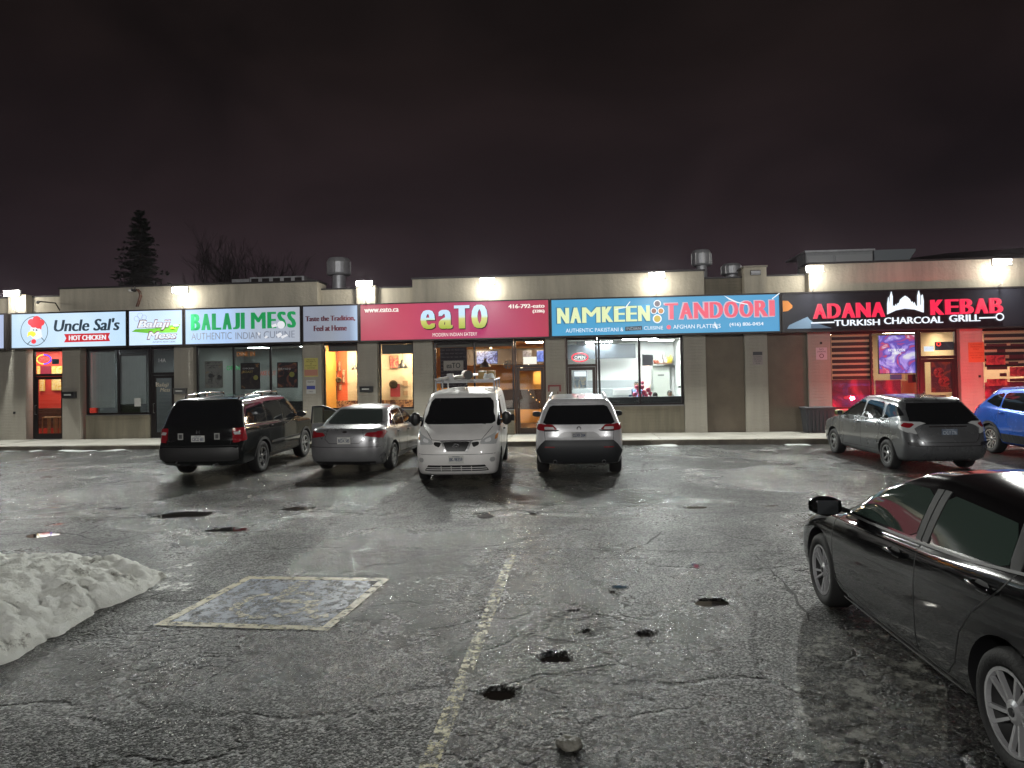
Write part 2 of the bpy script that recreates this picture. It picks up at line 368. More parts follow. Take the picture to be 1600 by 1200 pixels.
# painted marks lie on the asphalt as thin worn sheets
def worn(name, col, thr, sc=9.):
    m = bpy.data.materials.new(name); m.use_nodes = True; n = m.node_tree; b = n.nodes['Principled BSDF']; lk = n.links.new
    b.inputs['Base Color'].default_value = (*col, 1); b.inputs['Roughness'].default_value = .42
    t = n.nodes.new('ShaderNodeTexCoord'); q = n.nodes.new('ShaderNodeTexNoise'); q.inputs['Scale'].default_value = sc; q.inputs['Detail'].default_value = 9; q.inputs['Roughness'].default_value = .75
    r = n.nodes.new('ShaderNodeMapRange'); r.inputs[1].default_value = thr - .07; r.inputs[2].default_value = thr + .07; r.inputs[3].default_value = .06; r.inputs[4].default_value = .95
    lk(t.outputs['Object'], q.inputs['Vector']); lk(q.outputs['Fac'], r.inputs[0]); lk(r.outputs[0], b.inputs['Alpha'])
    vo = n.nodes.new('ShaderNodeTexNoise'); vo.inputs['Scale'].default_value = 60; lk(t.outputs['Object'], vo.inputs['Vector'])
    u = n.nodes.new('ShaderNodeBump'); u.inputs['Strength'].default_value = .6; u.inputs['Distance'].default_value = .01; lk(vo.outputs['Fac'], u.inputs['Height']); lk(u.outputs[0], b.inputs['Normal'])
    return m
YEL = worn('worn_yellow_paint', (.27, .225, .095), .44); YEL2 = worn('worn_yellow_line', (.30, .265, .12), .52, 12); BLU = worn('worn_blue_paint', (.045, .065, .115), .47, 7)
def sheet(mb, c, nu, nv, dz):
    P = []
    for j in range(nv + 1):
        row = []
        for i in range(nu + 1):
            a, b_ = i / nu, j / nv
            x = (c[0][0] * (1 - a) + c[1][0] * a) * (1 - b_) + (c[3][0] * (1 - a) + c[2][0] * a) * b_
            y = (c[0][1] * (1 - a) + c[1][1] * a) * (1 - b_) + (c[3][1] * (1 - a) + c[2][1] * a) * b_
            row.append((x, y))
        P.append(row)
    q = np.array(P); z = gz(q[..., 0], q[..., 1]) + dz
    mb.grid([[(P[j][i][0], P[j][i][1], float(z[j, i])) for i in range(nu + 1)] for j in range(nv + 1)])
hq = [Vector((*G(*p), 0)) for p in ((240, 978), (512, 986), (610, 905), (388, 901))]
def hp(a, b): p = (hq[0] * (1 - a) + hq[1] * a) * (1 - b) + (hq[3] * (1 - a) + hq[2] * a) * b; return (p.x, p.y)
def hsheet(mb, a0, a1, b0, b1, dz): sheet(mb, [hp(a0, b0), hp(a1, b0), hp(a1, b1), hp(a0, b1)], max(2, int((a1 - a0) * 30)), max(2, int((b1 - b0) * 30)), dz)
t0 = hp(.5, .5); hz0 = float(gz(*t0))
ht = T('accessible_parking_mark', 'faded blue square with yellow border and wheelchair symbol painted on the asphalt', 'parking mark', (t0[0], t0[1], hz0), None, None, (t0[0], t0[1], hz0))
q = MB(); hsheet(q, .06, .94, .07, .93, .006); q.build('blue_field', BLU, ht)
for a in ((0, 1, 0, .065), (0, 1, .935, 1), (0, .055, .065, .935), (.945, 1, .065, .935)):
    q = MB(); hsheet(q, *a, .007); q.build('border', YEL, ht)
q = MB()
def hstroke(pts, w):
    for (a, b), (c, d) in zip(pts, pts[1:]):
        dx, dy = c - a, d - b; l = math.hypot(dx, dy); nx, ny = -dy / l * w / 2, dx / l * w / 2
        sheet(q, [hp(a - nx, b - ny), hp(c - nx, d - ny), hp(c + nx, d + ny), hp(a + nx, b + ny)], max(2, int(l * 25)), 2, .010)
hstroke([(.5 + .23 * math.cos(R(t)), .42 + .25 * math.sin(R(t))) for t in range(130, 395, 18)], .06)
hstroke([(.44, .80), (.46, .48), (.70, .46), (.82, .20), (.90, .24)], .07); hstroke([(.46, .64), (.66, .63)], .06); hstroke([(.41, .86), (.48, .86)], .09)
q.build('wheelchair_symbol', worn('faded_symbol_paint', (.24, .21, .12), .50, 10), ht)
l0, l1 = G(800, 868), G(655, 1235)
q = MB(); dx, dy = l0[0] - l1[0], l0[1] - l1[1]; ll = math.hypot(dx, dy); nx, ny = dy / ll * .052, -dx / ll * .052
l1 = (l1[0] - dx * .5, l1[1] - dy * .5)
sheet(q, [(l1[0] - nx, l1[1] - ny), (l1[0] + nx, l1[1] + ny), (l0[0] + nx, l0[1] + ny), (l0[0] - nx, l0[1] - ny)], 3, 110, .006)
o = q.build('stall_line', YEL2, org=(l0[0], l0[1], float(gz(*l0))), mw=Matrix.Translation((l0[0], l0[1], float(gz(*l0)))))
tag(o, 'worn yellow stall line running toward the shops from the bottom of the picture', 'painted line')
# crack lines that cross the lot
CRK = mat('crack_filler', (.010, .010, .009), .7, spec=.2, bump=.5, bscale=30)
def crack(pxs, w, seed):
    rs = random.Random(seed); pts = []
    for (a, b), (c, d) in zip(pxs, pxs[1:]):
        n = max(4, int(abs(c - a) / 9))
        for k in range(n): pts.append(G(a + (c - a) * k / n, b + (d - b) * k / n))
    q = MB(); rows = []
    for i, (x, y) in enumerate(pts):
        j = .22 * float(fbm(np.array(x * 2.1), np.array(seed * 3.3), seed, 4)) + rs.uniform(-.02, .02); ww = w * .62 * rs.choice((.12, .3, .6, 1., 1.5))
        t = Vector(pts[min(i + 1, len(pts) - 1)]) - Vector(pts[max(0, i - 1)]); t.normalize(); nn = Vector((-t.y, t.x))
        c = Vector((x, y)) + nn * j; r = []
        for sgn in (-1, 1):
            p = c + nn * ww * sgn; r.append((p.x, p.y, float(gz(p.x, p.y)) + .005))
        rows.append(r)
    q.grid(rows); o = q.build('crack_line', CRK); o['kind'] = 'structure'
for i, (c, w) in enumerate([([(0, 812), (210, 808), (420, 800), (600, 803), (830, 799), (960, 806)], .018), ([(330, 822), (380, 828), (440, 808), (520, 792)], .02),
                            ([(420, 858), (600, 856), (800, 860), (1000, 862), (1250, 864)], .016), ([(0, 835), (90, 829), (180, 850)], .022), ([(640, 772), (670, 755), (690, 742)], .015),
                            ([(960, 870), (1010, 850), (1035, 822)], .016), ([(1180, 868), (1240, 930), (1270, 985)], .02), ([(300, 1022), (400, 1018), (470, 1005)], .006),
                            ([(380, 905), (470, 912), (540, 925), (530, 940), (460, 950), (400, 962)], .02), ([(280, 965), (380, 930), (500, 905), (600, 900), (700, 895)], .009),
                            ([(40, 770), (130, 757), (250, 752)], .016), ([(740, 803), (790, 798), (860, 802)], .03)]): crack(c, w, i + 3)

# snow: the heap at the left, the strip along the kerb, refrozen slush
def snow_mat():
    m = bpy.data.materials.new('old_snow'); m.use_nodes = True; n = m.node_tree; b = n.nodes['Principled BSDF']; lk = n.links.new
    t = n.nodes.new('ShaderNodeTexCoord'); q = n.nodes.new('ShaderNodeTexNoise'); q.inputs['Scale'].default_value = 3.2; q.inputs['Detail'].default_value = 10; q.inputs['Roughness'].default_value = .7
    r = n.nodes.new('ShaderNodeValToRGB'); e = r.color_ramp.elements; e[0].position = .30; e[0].color = (.04, .037, .030, 1); e[1].position = .42; e[1].color = (.80, .81, .74, 1)
    x = e.new(.35); x.color = (.22, .21, .175, 1); x = e.new(.7); x.color = (.90, .91, .87, 1)
    lk(t.outputs['Object'], q.inputs['Vector']); lk(q.outputs['Fac'], r.inputs[0]); lk(r.outputs[0], b.inputs['Base Color'])
    b.inputs['Roughness'].default_value = .55; b.inputs['Subsurface Weight'].default_value = .0
    q2 = n.nodes.new('ShaderNodeTexNoise'); q2.inputs['Scale'].default_value = 55; q2.inputs['Detail'].default_value = 8; q2.inputs['Roughness'].default_value = .75; lk(t.outputs['Object'], q2.inputs['Vector'])
    u = n.nodes.new('ShaderNodeBump'); u.inputs['Strength'].default_value = 1.; u.inputs['Distance'].default_value = .03; lk(q2.outputs['Fac'], u.inputs['Height']); lk(u.outputs[0], b.inputs['Normal'])
    return m
SNOW = snow_mat()
def edge_dist(x, y, poly):
    """signed distance-ish to a convex-ish outline, positive inside"""
    d = np.full(x.shape, 1e9)
    for (a, b), (c, e_) in zip(poly, poly[1:] + poly[:1]):
        l = math.hypot(c - a, e_ - b); d = np.minimum(d, ((c - a) * (y - b) - (e_ - b) * (x - a)) / l)
    return d
sx_, sy_ = np.meshgrid(np.arange(-9.5, -2.6, .022), np.arange(4.2, 10.0, .022))
pl = [G(-60, 1075), G(110, 985), G(232, 918), G(262, 902), G(120, 876), G(-500, 880)]
ed = edge_dist(sx_, sy_, pl) + .30 * fbm(sx_ * 1.5, sy_ * 1.5, 31, 3) + .14 * fbm(sx_ * 6, sy_ * 6, 44, 3)
hh = .40 * (1 - np.exp(-np.clip(ed, -1, 5) * 1.7)) * (.72 + .9 * fbm(sx_ * .9, sy_ * .9, 5, 3))
hh = np.where(ed > 0, hh + np.minimum(ed * 1.2, .05), ed * .6)
rg = 1 - np.abs(2 * (fbm(sx_ * 3.2, sy_ * 3.2, 21, 4)) ) * 2
hh = hh + np.clip(ed, 0, .15) / .15 * (.035 * rg + .14 * fbm(sx_ * 4.5, sy_ * 4.5, 8, 5) + .10 * fbm(sx_ * 12, sy_ * 12, 2, 4) + .02 * fbm(sx_ * 40, sy_ * 40, 12, 2))
c0 = (-6.0, 7.2, float(gbase(0, 7.2)))
o = npmesh('snow_bank', sx_, sy_, gbase(sx_, sy_) + hh - .012, SNOW, org=c0)
tag(o, kind='stuff', label='heap of dirty ploughed snow at the left edge of the lot', cat=None)
def snow_strip(u0, u1, amt, seed):
    uu, vv = np.meshgrid(np.arange(u0, u1, .06), np.arange(-4.1, -2.46, .05))
    X = OV.x + UV.x * uu + VV.x * vv; Y = OV.y + UV.y * uu + VV.y * vv
    prof = np.exp(-((vv + 2.55) / (.30 + .45 * vnoise(uu * .35, uu * 0, seed))) ** 2)
    end = np.clip(np.minimum(uu - u0, u1 - uu) / .8, 0, 1)
    hgt = (.040 * prof * end * amt * np.clip((vnoise(uu * 1.7, uu * 0 + 3, seed) - .34) * 3, 0, 1) + .075 * fbm(X * 1.8, Y * 3.5, seed, 4) * end - .045 + .012 * prof)
    hgt = np.where(vv > -4.0, hgt, -.05)
    o = npmesh('kerb_snow', X, Y, gz(X, Y) + hgt, mat('kerb_slush', (.30, .31, .30), .5, bump=.8, bscale=40, vary=.4, vscale=9)); tag(o, kind='stuff', label='thin crust of melting snow along the foot of the kerb')
snow_strip(-18.5, -11.0, 1.0, 61); snow_strip(.6, 1.9, .7, 62); snow_strip(3.2, 10.2, 1.0, 63); snow_strip(-7.2, -5.5, .5, 65); snow_strip(11, 16, .7, 67)
ICE = worn('slush_ice', (.34, .34, .30), .56, 5)
def ice(px0, py0, px1, py1, seed):
    c = [G(px0, py1), G(px1, py1), G(px1, py0), G(px0, py0)]; q = MB(); sheet(q, c, 40, 40, .008); q.build('slush_patch', ICE)['kind'] = 'stuff'
ice(1240, 985, 1480, 1190, 3); ice(150, 880, 300, 925, 4); ice(140, 690, 190, 700, 5)
def rock(px, py, r, name, label):
    x, y = G(px, py); bm = bmesh.new(); bmesh.ops.create_icosphere(bm, subdivisions=3, radius=1)
    for v in bm.verts:
        k = 1 + .35 * mnoise.noise(v.co * 1.6 + Vector((px, 0, 0))) + .15 * mnoise.noise(v.co * 5); v.co = Vector((v.co.x * r * 1.25, v.co.y * r * .9, max(v.co.z * r * .7, -.3 * r) + .3 * r)) * k
    me = bpy.data.meshes.new(name); bm.to_mesh(me); bm.free(); me.materials.append(mat('wet_stone', (.12, .115, .095), .5, bump=.8, bscale=40, vary=.35, vscale=10))
    o = bpy.data.objects.new(name, me); COL.objects.link(o); o.location = (x, y, float(gz(x, y)) - .005); tag(o, label, 'stone')
rock(890, 1166, .062, 'stone', 'fist sized wet stone lying at the bottom of the picture')
for px, py, r in ((265, 938, .045), (243, 948, .03), (388, 926, .03)):
    pass
q = MB(); rg_ = random.Random(14)
for hx, hy, a, b, d in HW:
    for k in range(60 if hy < 9 else 14):
        t_ = rg_.uniform(0, 6.28); f_ = rg_.uniform(.9, 2.3); x, y = hx + a * f_ * math.cos(t_), hy + b * f_ * math.sin(t_); sz = rg_.uniform(.003, .011); z = float(gz(x, y)) + sz * .4
        a_ = [Vector((rg_.uniform(-1, 1), rg_.uniform(-1, 1), rg_.uniform(-.4, 1))).normalized() * sz for _ in range(4)]
        q.add([(x + p.x, y + p.y, z + p.z) for p in a_], [(0, 1, 2), (0, 2, 3), (0, 3, 1), (1, 3, 2)])
q.build('loose_gravel', mat('gravel_stone', (.10, .10, .09), .5))['kind'] = 'stuff'
# loose grit scattered left of centre: nobody could count it
q = MB(); rg_ = random.Random(4)
for k in range(420):
    cx, cy = rg_.choice([(280, 1050, ), (300, 1120), (250, 1080), (230, 1145)]); px, py = rg_.gauss(cx + 10, 45), rg_.gauss(cy - 10, 24)
    x, y = G(px, py); s = rg_.uniform(.003, .008); z = float(gz(x, y)) + s * .5
    a = [Vector((rg_.uniform(-1, 1), rg_.uniform(-1, 1), rg_.uniform(-.4, 1))).normalized() * s for _ in range(4)]
    q.add([(x + p.x, y + p.y, z + p.z) for p in a], [(0, 1, 2), (0, 2, 3), (0, 3, 1), (1, 3, 2)])
q.build('road_salt', mat('salt_grit', (.6, .6, .56), .6))['kind'] = 'stuff'

# ------------------------------------------------------------------ pavement in front of the shops
ZS = .13
sw = tag(MB().box(-24, 24, -2.3, .05, -.2, ZS - .03).build('sidewalk', mat('bedding', (.08, .075, .07), .8), mw=Matrix.Translation(OV) @ ROTF), kind='structure')
rs = random.Random(2); u = -19.5
while u < 19.5:
    q = MB().box(u + .008, u + 1.5 - .008, -2.295, .04, -.05, ZS + rs.uniform(-.006, .006)); q.build('concrete_slab', M['conc'], sw, bevel=.006); u += 1.5
kb = tag(MB().box(-24, 24, -2.44, -2.305, -.35, .05).build('kerb', M['kerb'], mw=Matrix.Translation(OV) @ ROTF), kind='structure')
u = -19.8
while u < 19.5:
    MB().box(u + .01, u + 3.0 - .01, -2.46, -2.303, -.3, ZS + rs.uniform(-.008, .006)).build('kerb_stone', M['kerb'], kb, bevel=.015); u += 3.0

# ------------------------------------------------------------------ the shop row
B = FT('shop_building', 'long low strip of restaurants with cream parapets and lit sign boxes', 'building', 0, 0, 0)
WT = 4.46
def pil(px0, px1, top=WT, v0=0.0, v1=.40):
    return MB().box(U(px0), U(px1), v0, v1, ZS - .02, top).build('pilaster', M['stucco'], B, bevel=.012)
PIL = [(13, 40), (97, 125), (272, 302.5), (473, 502.5), (559, 590), (646.5, 677), (853.5, 884.5), (1070, 1104.5), (1165.5, 1201), (1264, 1300), (1502.5, 1538.5)]
for a, b in PIL: pil(a, b)
MB().box(-24, U(13) - .002, .06, .40, ZS - .02, WT).build('front_wall', M['stucco'], B)
MB().box(U(1690), 24, 0, .40, ZS - .02, WT).build('front_wall', M['stucco'], B)
for a, b in ((1104.5, 1165.5), (1201, 1264)):
    MB().box(U(a) + .002, U(b) - .002, .13, .40, ZS - .02, WT).build('recess_panel', M['recess'], B)
MB().box(-24, 24, .403, .60, 3.30, WT).build('lintel', M['stucco'], B)
MB().box(-24, 24, .05, .402, 3.36, WT - .003).build('sign_band', mat('sign_band', (.06, .055, .05), .7), B)
# parapets: three proud blocks, low recesses between them
up = []
for a, b, h in ((95, 497, 5.34), (645, 1100, 5.32), (1263, 1800, 5.43)):
    u0, u1 = U(a, 450), U(b, 450)
    MB().box(u0, u1, -.06, .8, WT + .002, h).build('parapet', M['parapet'], B, bevel=.01)
    MB().box(u0 - .03, u1 + .03, -.10, .84, h + .002, h + .055).build('coping', M['coping'], B); up.append((u0, u1))
for a, b, h in ((-150, 13, 5.12), (41, 95, 5.13), (497, 557, 5.10), (586.5, 645, 5.10), (1100, 1163, 5.11), (1198, 1263, 5.13)):
    u0, u1 = U(a, 450), U(b, 450)
    MB().box(u0 + .003, u1 - .003, .30, .8, WT + .002, h).build('parapet', M['parapet'] if a != 1100 else M['sillw'], B)
    MB().box(u0 + .004, u1 - .004, .26, .84, h + .002, h + .05).build('coping', M['coping'], B)
for a, b, h in ((13, 41, 5.20), (557, 586.5, 5.17), (1163, 1198, 5.40)):
    u0, u1 = U(a, 450), U(b, 450)
    MB().box(u0, u1, -.02, .8, WT + .002, h).build('parapet_pier', M['parapet'], B, bevel=.01)
    if h > 5.3: MB().box(u0 - .03, u1 + .03, -.06, .84, h + .002, h + .05).build('pier_cap', M['stucco'], B)
un, ux = U(1172, 422), U(1188, 422)
vq = MB().box(un, ux, -.05, -.021, 5.14, 5.30).build('vent_box', M['frame'], B)
for k in range(3): MB().box(un + .01, ux - .01, -.07, -.051, 5.16 + k * .045, 5.18 + k * .045).build('louvre', M['galv'], vq)
MB().box(-24, 24, .80, 14, 4.35, 4.6).build('roof', M['roof'], B)
MB().box(-24, 24, 13.8, 14, .0, 4.349).build('rear_wall', M['stucco'], B)
for s in (-24, 23.8): MB().box(s, s + .2, .61, 13.79, .0, 4.349).build('side_wall', M['stucco'], B)

FV = .16
def frame_window(pxs, wb, wt=3.20, m='frame', fw=.055, v=FV, sill=True, bar=None, wall='sillw'):
    us = [U(p) for p in pxs]; q = MB(); d = .09
    q.box(us[0], us[-1], v, v + d, wt, wt + .10); q.box(us[0], us[-1], v, v + d, wb, wb + .06)
    for i, u in enumerate(us):
        a = u if i == 0 else u - fw / 2; b = u if i == len(us) - 1 else u + fw / 2
        if i == 0: b = u + fw
        if i == len(us) - 1: a = u - fw
        q.box(a, b, v, v + d, wb + .06, wt)
    w = q.build('window', M[m], B, bevel=.004)
    for i in range(len(us) - 1):
        a = us[i] + (fw if i == 0 else fw / 2); b = us[i + 1] - (fw if i == len(us) - 2 else fw / 2)
        MB().box(a - .004, b + .004, v + .04, v + .046, wb + .05, wt + .01).build('pane', GLASS, w)
    if sill:
        MB().box(us[0] + .002, us[-1] - .002, v - .04, v + .2, ZS - .02, wb - .03).build('sill_wall', M[wall], B)
        MB().box(us[0] + .003, us[-1] - .003, v - .07, v + .12, wb - .028, wb - .002).build('window_sill', M['alu'], B)
    return w
def frame_door(p0, p1, wbar, wt=3.20, m='frame', handle=0, v=FV):
    u0, u1 = U(p0), U(p1); q = MB(); d = .09; f = .06
    q.box(u0, u1, v, v + d, wt, wt + .10); q.box(u0, u1, v, v + d, wbar, wbar + .09)
    q.box(u0, u0 + f, v, v + d, ZS, wbar); q.box(u1 - f, u1, v, v + d, ZS, wbar); q.box(u0, u0 + f, v, v + d, wbar + .09, wt); q.box(u1 - f, u1, v, v + d, wbar + .09, wt)
    fr = q.build('door_frame', M[m], B, bevel=.004)
    MB().box(u0 + f - .004, u1 - f + .004, v + .04, v + .046, wbar + .085, wt + .01).build('transom_pane', GLASS, fr)
    a, b = u0 + f + .006, u1 - f - .006; s = .10; q = MB()
    q.box(a, a + s, v + .01, v + .06, ZS + .01, wbar - .008); q.box(b - s, b, v + .01, v + .06, ZS + .01, wbar - .008)
    q.box(a + s, b - s, v + .01, v + .06, ZS + .01, ZS + .20); q.box(a + s, b - s, v + .01, v + .06, wbar - .11, wbar - .008)
    dr = q.build('door', M[m], B, bevel=.004)
    MB().box(a + s - .004, b - s + .004, v + .03, v + .036, ZS + .19, wbar - .10).build('pane', GLASS, dr)
    hu = b - .05 if handle else a + .05
    MB().tube([(hu, v + .01, 1.0), (hu, v - .05, 1.0), (hu, v - .05, 1.32), (hu, v + .01, 1.32)], .013).build('handle', M['alu'], dr, smooth=True)
    MB().box(u0, u1, v - .05, v + .15, ZS - .01, ZS + .012).build('threshold', M['alu'], B)
    return dr
wb1 = A(180, 648)[1]
frame_door(46, 97, A(72, 588)[1])
frame_window([130, 180, 230.5], wb1)
frame_door(231.5, 271, A(250, 586)[1])
frame_window([303.5, 361.5, 419.5, 472.5], .75)
frame_window([503.5, 558.5], 1.02); frame_window([591, 646], 1.02)
frame_window([678, 741, 803], .95)
frame_door(804, 853, A(828, 574)[1], m='frameb')
frame_door(885.5, 934.5, A(910, 573)[1], m='frameb', handle=1)
frame_window([935.5, 1001, 1069.5], A(1030, 633)[1], fw=.075)
frame_window([1300.5, 1367, 1441], .82)
frame_door(1442, 1502, A(1470, 560)[1])
frame_window([1539, 1615, 1690], .82)

# ------------------------------------------------------------------ rooms
def room(name, u0, u1, dep, wall, floor, ceil, lights, es, lcol=(1, .95, .88), h=3.34):
    es = es * 6.5
    v0 = .42
    MB().box(u0, u1, dep, dep + .08, ZS, h).build('room_wall', wall, B)
    MB().box(u0 - .06, u0 - .001, v0, dep + .08, ZS, h).build('room_wall', wall, B)
    MB().box(u1 + .001, u1 + .06, v0, dep + .08, ZS, h).build('room_wall', wall, B)
    MB().box(u0, u1, v0, dep - .002, ZS - .05, ZS).build('room_floor', floor, B)
    MB().box(u0, u1, .47, dep - .002, h - .02, h + .04).build('room_ceiling', ceil, B)
    for (lu, lv, su, sv) in lights:
        t = FT('ceiling_light', 'lit ceiling panel inside %s, %s' % (name, 'the only one' if len(lights) == 1 else ['first', 'second', 'third', 'last'][lights.index((lu, lv, su, sv))] + ' from the left'), 'ceiling light', lu, lv, h - .06, 'ceiling lights inside ' + name)
        MB().box(lu - su / 2 - .02, lu + su / 2 + .02, lv - sv / 2 - .02, lv + sv / 2 + .02, h - .045, h - .022).build('light_frame', M['white'], t)
        MB().box(lu - su / 2, lu + su / 2, lv - sv / 2, lv + sv / 2, h - .055, h - .0455).build('diffuser', glow('panel_' + name.replace(' ', '_'), lcol, es), t)
REDW = mat('red_wall', (.62, .055, .03), .6); CREAM = mat('cream_wall', (.62, .50, .34), .7); ORNG = mat('orange_wall', (.62, .30, .06), .6)
WHW = mat('white_room_wall', (.66, .68, .66), .6); GRYW = mat('grey_room_wall', (.22, .24, .23), .7); DKF = mat('dark_floor', (.09, .06, .045), .4); CEIL = mat('white_ceiling', (.6, .6, .57), .8); TILEF = mat('tile_floor', (.3, .28, .25), .35)
room('the red chicken shop', -18.7, -14.75, 2.0, REDW, mat('wood_floor', (.30, .15, .07), .4, vary=.3, vscale=6), CEIL, [(-17.0, 1.2, 3.0, 1.2)], 1.6)
room('the curtained shop', -14.6, -11.3, 3.2, GRYW, DKF, CEIL, [(-12.8, 1.4, .6, .3)], 9, (.9, .95, 1))
room('the green lettered shop', -11.15, -6.75, 4.2, GRYW, DKF, CEIL, [(-9.8, 2.6, .6, .6), (-7.8, 2.6, .6, .6)], 4.2, (.9, 1, .95))
room('the orange eatery', -6.6, 1.62, 6.0, ORNG, DKF, mat('orange_ceiling', (.5, .26, .08), .7), [(-5.8, 1.25, .5, .5), (-3.6, 1.25, .5, .5), (-1.6, 3.2, .7, .7), (.6, 3.0, .6, .6)], 27, (1, .77, .50))
room('the white takeaway', 1.78, 6.0, 5.2, WHW, TILEF, CEIL, [(2.6, 1.4, 1.1, .35), (4.4, 2.4, 1.2, .35), (5.3, 3.6, .9, .3), (3.0, 3.8, 1.0, .3)], 26, (.96, 1, .98))
room('the charcoal grill', 9.3, 14.2, 4.0, mat('tan_wall', (.55, .42, .27), .7), DKF, CEIL, [(10.6, 1.8, 1.0, .5), (13.2, 1.8, 1.2, .4)], 9, (1, .85, .62))
room('the grill side room', 14.5, 19.5, 3.0, mat('tan_wall2', (.55, .38, .25), .7), DKF, CEIL, [(15.8, 1.6, 1.4, .5), (18, 1.6, 1.4, .5)], 8, (1, .80, .60))

def put(name, label, cat, m, px0, py0, px1, py1, v, th=.03, group=None, bevel=0):
    return fsingle(fbox(px0, py0, px1, py1, v, th), name, m, label, cat, group, bevel=bevel)
def pict(name, label, cat, px0, py0, px1, py1, v, fm, im, group=None, lines=None, bw=1.4):
    """a framed flat picture: frame and print"""
    xm = (px0 + px1) / 2; ym = (py0 + py1) / 2; u0, u1 = U(px0, ym, v), U(px1, ym, v); w0, w1 = A(xm, py1, v)[1], A(xm, py0, v)[1]
    t = FT(name, label, cat, (u0 + u1) / 2, v, w0, group)
    MB().box(u0, u1, v, v + .03, w0, w1).build('frame', fm, t)
    b = bw * .02; MB().box(u0 + b, u1 - b, v - .004, v - .001, w0 + b, w1 - b).build('print', im, t)
    if lines:
        for (s, a, b0, c, d, lm) in lines:
            q = MB(); put_text(q, s, u0 + (u1 - u0) * a, u0 + (u1 - u0) * c, w1 - (w1 - w0) * d, w1 - (w1 - w0) * b0, v - .007, off=.01); q.build('lettering', lm, t)
    return t
def art(name, cols, sc=4., rough=.5, em=0.):
    """flat printed or screen picture made of noise coloured regions"""
    if name in MATS: return MATS[name]
    m = bpy.data.materials.new(name); MATS[name] = m; m.use_nodes = True; n = m.node_tree; b = n.nodes['Principled BSDF']; lk = n.links.new
    t = n.nodes.new('ShaderNodeTexCoord'); q = n.nodes.new('ShaderNodeTexNoise'); q.inputs['Scale'].default_value = sc; q.inputs['Detail'].default_value = 4; q.inputs['Distortion'].default_value = 1.2
    r = n.nodes.new('ShaderNodeValToRGB'); el = r.color_ramp.elements; r.color_ramp.interpolation = 'EASE'
    el[0].position = .33; el[0].color = (*cols[0], 1); el[1].position = .68; el[1].color = (*cols[-1], 1)
    for i, c in enumerate(cols[1:-1]): x = el.new(.33 + .35 * (i + 1) / (len(cols) - 1)); x.color = (*c, 1)
    lk(t.outputs['Object'], q.inputs['Vector']); lk(q.outputs['Fac'], r.inputs[0])
    b.inputs['Roughness'].default_value = rough
    if em:
        b.inputs['Base Color'].default_value = (.01, .01, .01, 1); lk(r.outputs[0], b.inputs['Emission Color']); b.inputs['Emission Strength'].default_value = em
    else: lk(r.outputs[0], b.inputs['Base Color'])
    return m
BLK = M['black']; TXW = mat('white_print', (.75, .75, .72), .5); TXD = mat('dark_print', (.03, .03, .035), .5)
def neon(name, label, px, py, rx, ry, v, c1, c2, tcol, mark='OPEN', e1=2.2, tw=.62, th=.42, plate=None):
    u, w = A(px, py, v); a = abs(U(px + rx, py, v) - u); b = abs(A(px, py - ry, v)[1] - w)
    t = FT(name, label, 'neon sign', u, v, w - b)
    if plate: MB().lathe([(0.001, v + .02), (1, v + .02), (1, v + .035), (.001, v + .035)], (0, 0, 0), 'y', 28).build('back_plate', plate, t).data.transform(Matrix.Diagonal((a, 1, b, 1)).to_4x4()) if False else None
    for k, (s, c) in enumerate(((0, c1), (1, c2))):
        pts = [(u + a * math.cos(x), v, w + b * math.sin(x)) for x in np.linspace(math.pi * .5 + s * math.pi, math.pi * 1.5 + s * math.pi, 16)]
        MB().tube(pts, .014 + .10 * b * .5).build('neon_tube', glow('neon_' + name + str(k), c, e1), t, smooth=True)
    q = MB(); put_text(q, mark, u - a * tw, u + a * tw, w - b * th, w + b * th, v - .01, th=.012, off=.012); q.build('lettering', glow('neon_txt_' + name, tcol, e1), t)
# --- A: red chicken shop behind the narrow door
neon('open_sign_oval', 'blue and yellow oval neon open sign in the red shop transom', 68.5, 561.5, 11, 7.2, .32, (1, .75, .1), (.12, .08, 1), (1, .10, .10))
for i, (a, b, c, d) in enumerate([(80.5, 572, 97, 585.5), (57.5, 572, 62.5, 585.5), (61.5, 590, 69.5, 611), (80.5, 589.5, 97, 610)]):
    pict('poster', ['yellow poster high on the red wall, right of the neon sign', 'narrow yellow poster above the door bar at left on the red wall', 'yellow menu strip at left behind the red shop door', 'yellow picture poster at right behind the red shop door'][i], 'poster', a, b, c, d, 1.92, mat('yellow_edge', (.75, .5, .1), .5), art('yel_poster%d' % i, [(.75, .42, .05), (.8, .62, .2), (.85, .7, .35), (.5, .2, .05)], 5 + i))
put('shop_counter', 'dark wooden counter front behind the red shop door', 'counter', M['wood'], 60, 638, 98, 669, 1.3, .4)
for px in (76, 88, 94):
    u, w = A(px, 650, .85); t = FT('bar_stool', 'tan bar stool at the counter, %s' % {76: 'leftmost behind the red door', 88: 'middle one behind the red door', 94: 'rightmost behind the red door'}[px], 'stool', u, .85, ZS, 'bar stools behind the red door')
    MB().box(u - .15, u + .15, .70, 1.0, .84, .88).build('seat', mat('tan_seat', (.5, .3, .14), .5), t, bevel=.01)
    for a in (-.13, .13):
        for b in (-.13, .13): MB().box(u + a - .015, u + a + .015, .85 + b - .015, .85 + b + .015, ZS, .839).build('leg', mat('tan_seat', (.5, .3, .14), .5), t)
put('wall_poster_box', 'magenta lit menu strip under the neon sign', 'menu strip', glow('magenta_glow', (.75, .02, .08), .8), 63, 572, 79, 586, 1.93, .03)
put('window_card', 'small teal card at right of the neon open sign', 'card', mat('teal_card', (.05, .22, .22), .5), 81, 561, 92, 569, .34, .01)
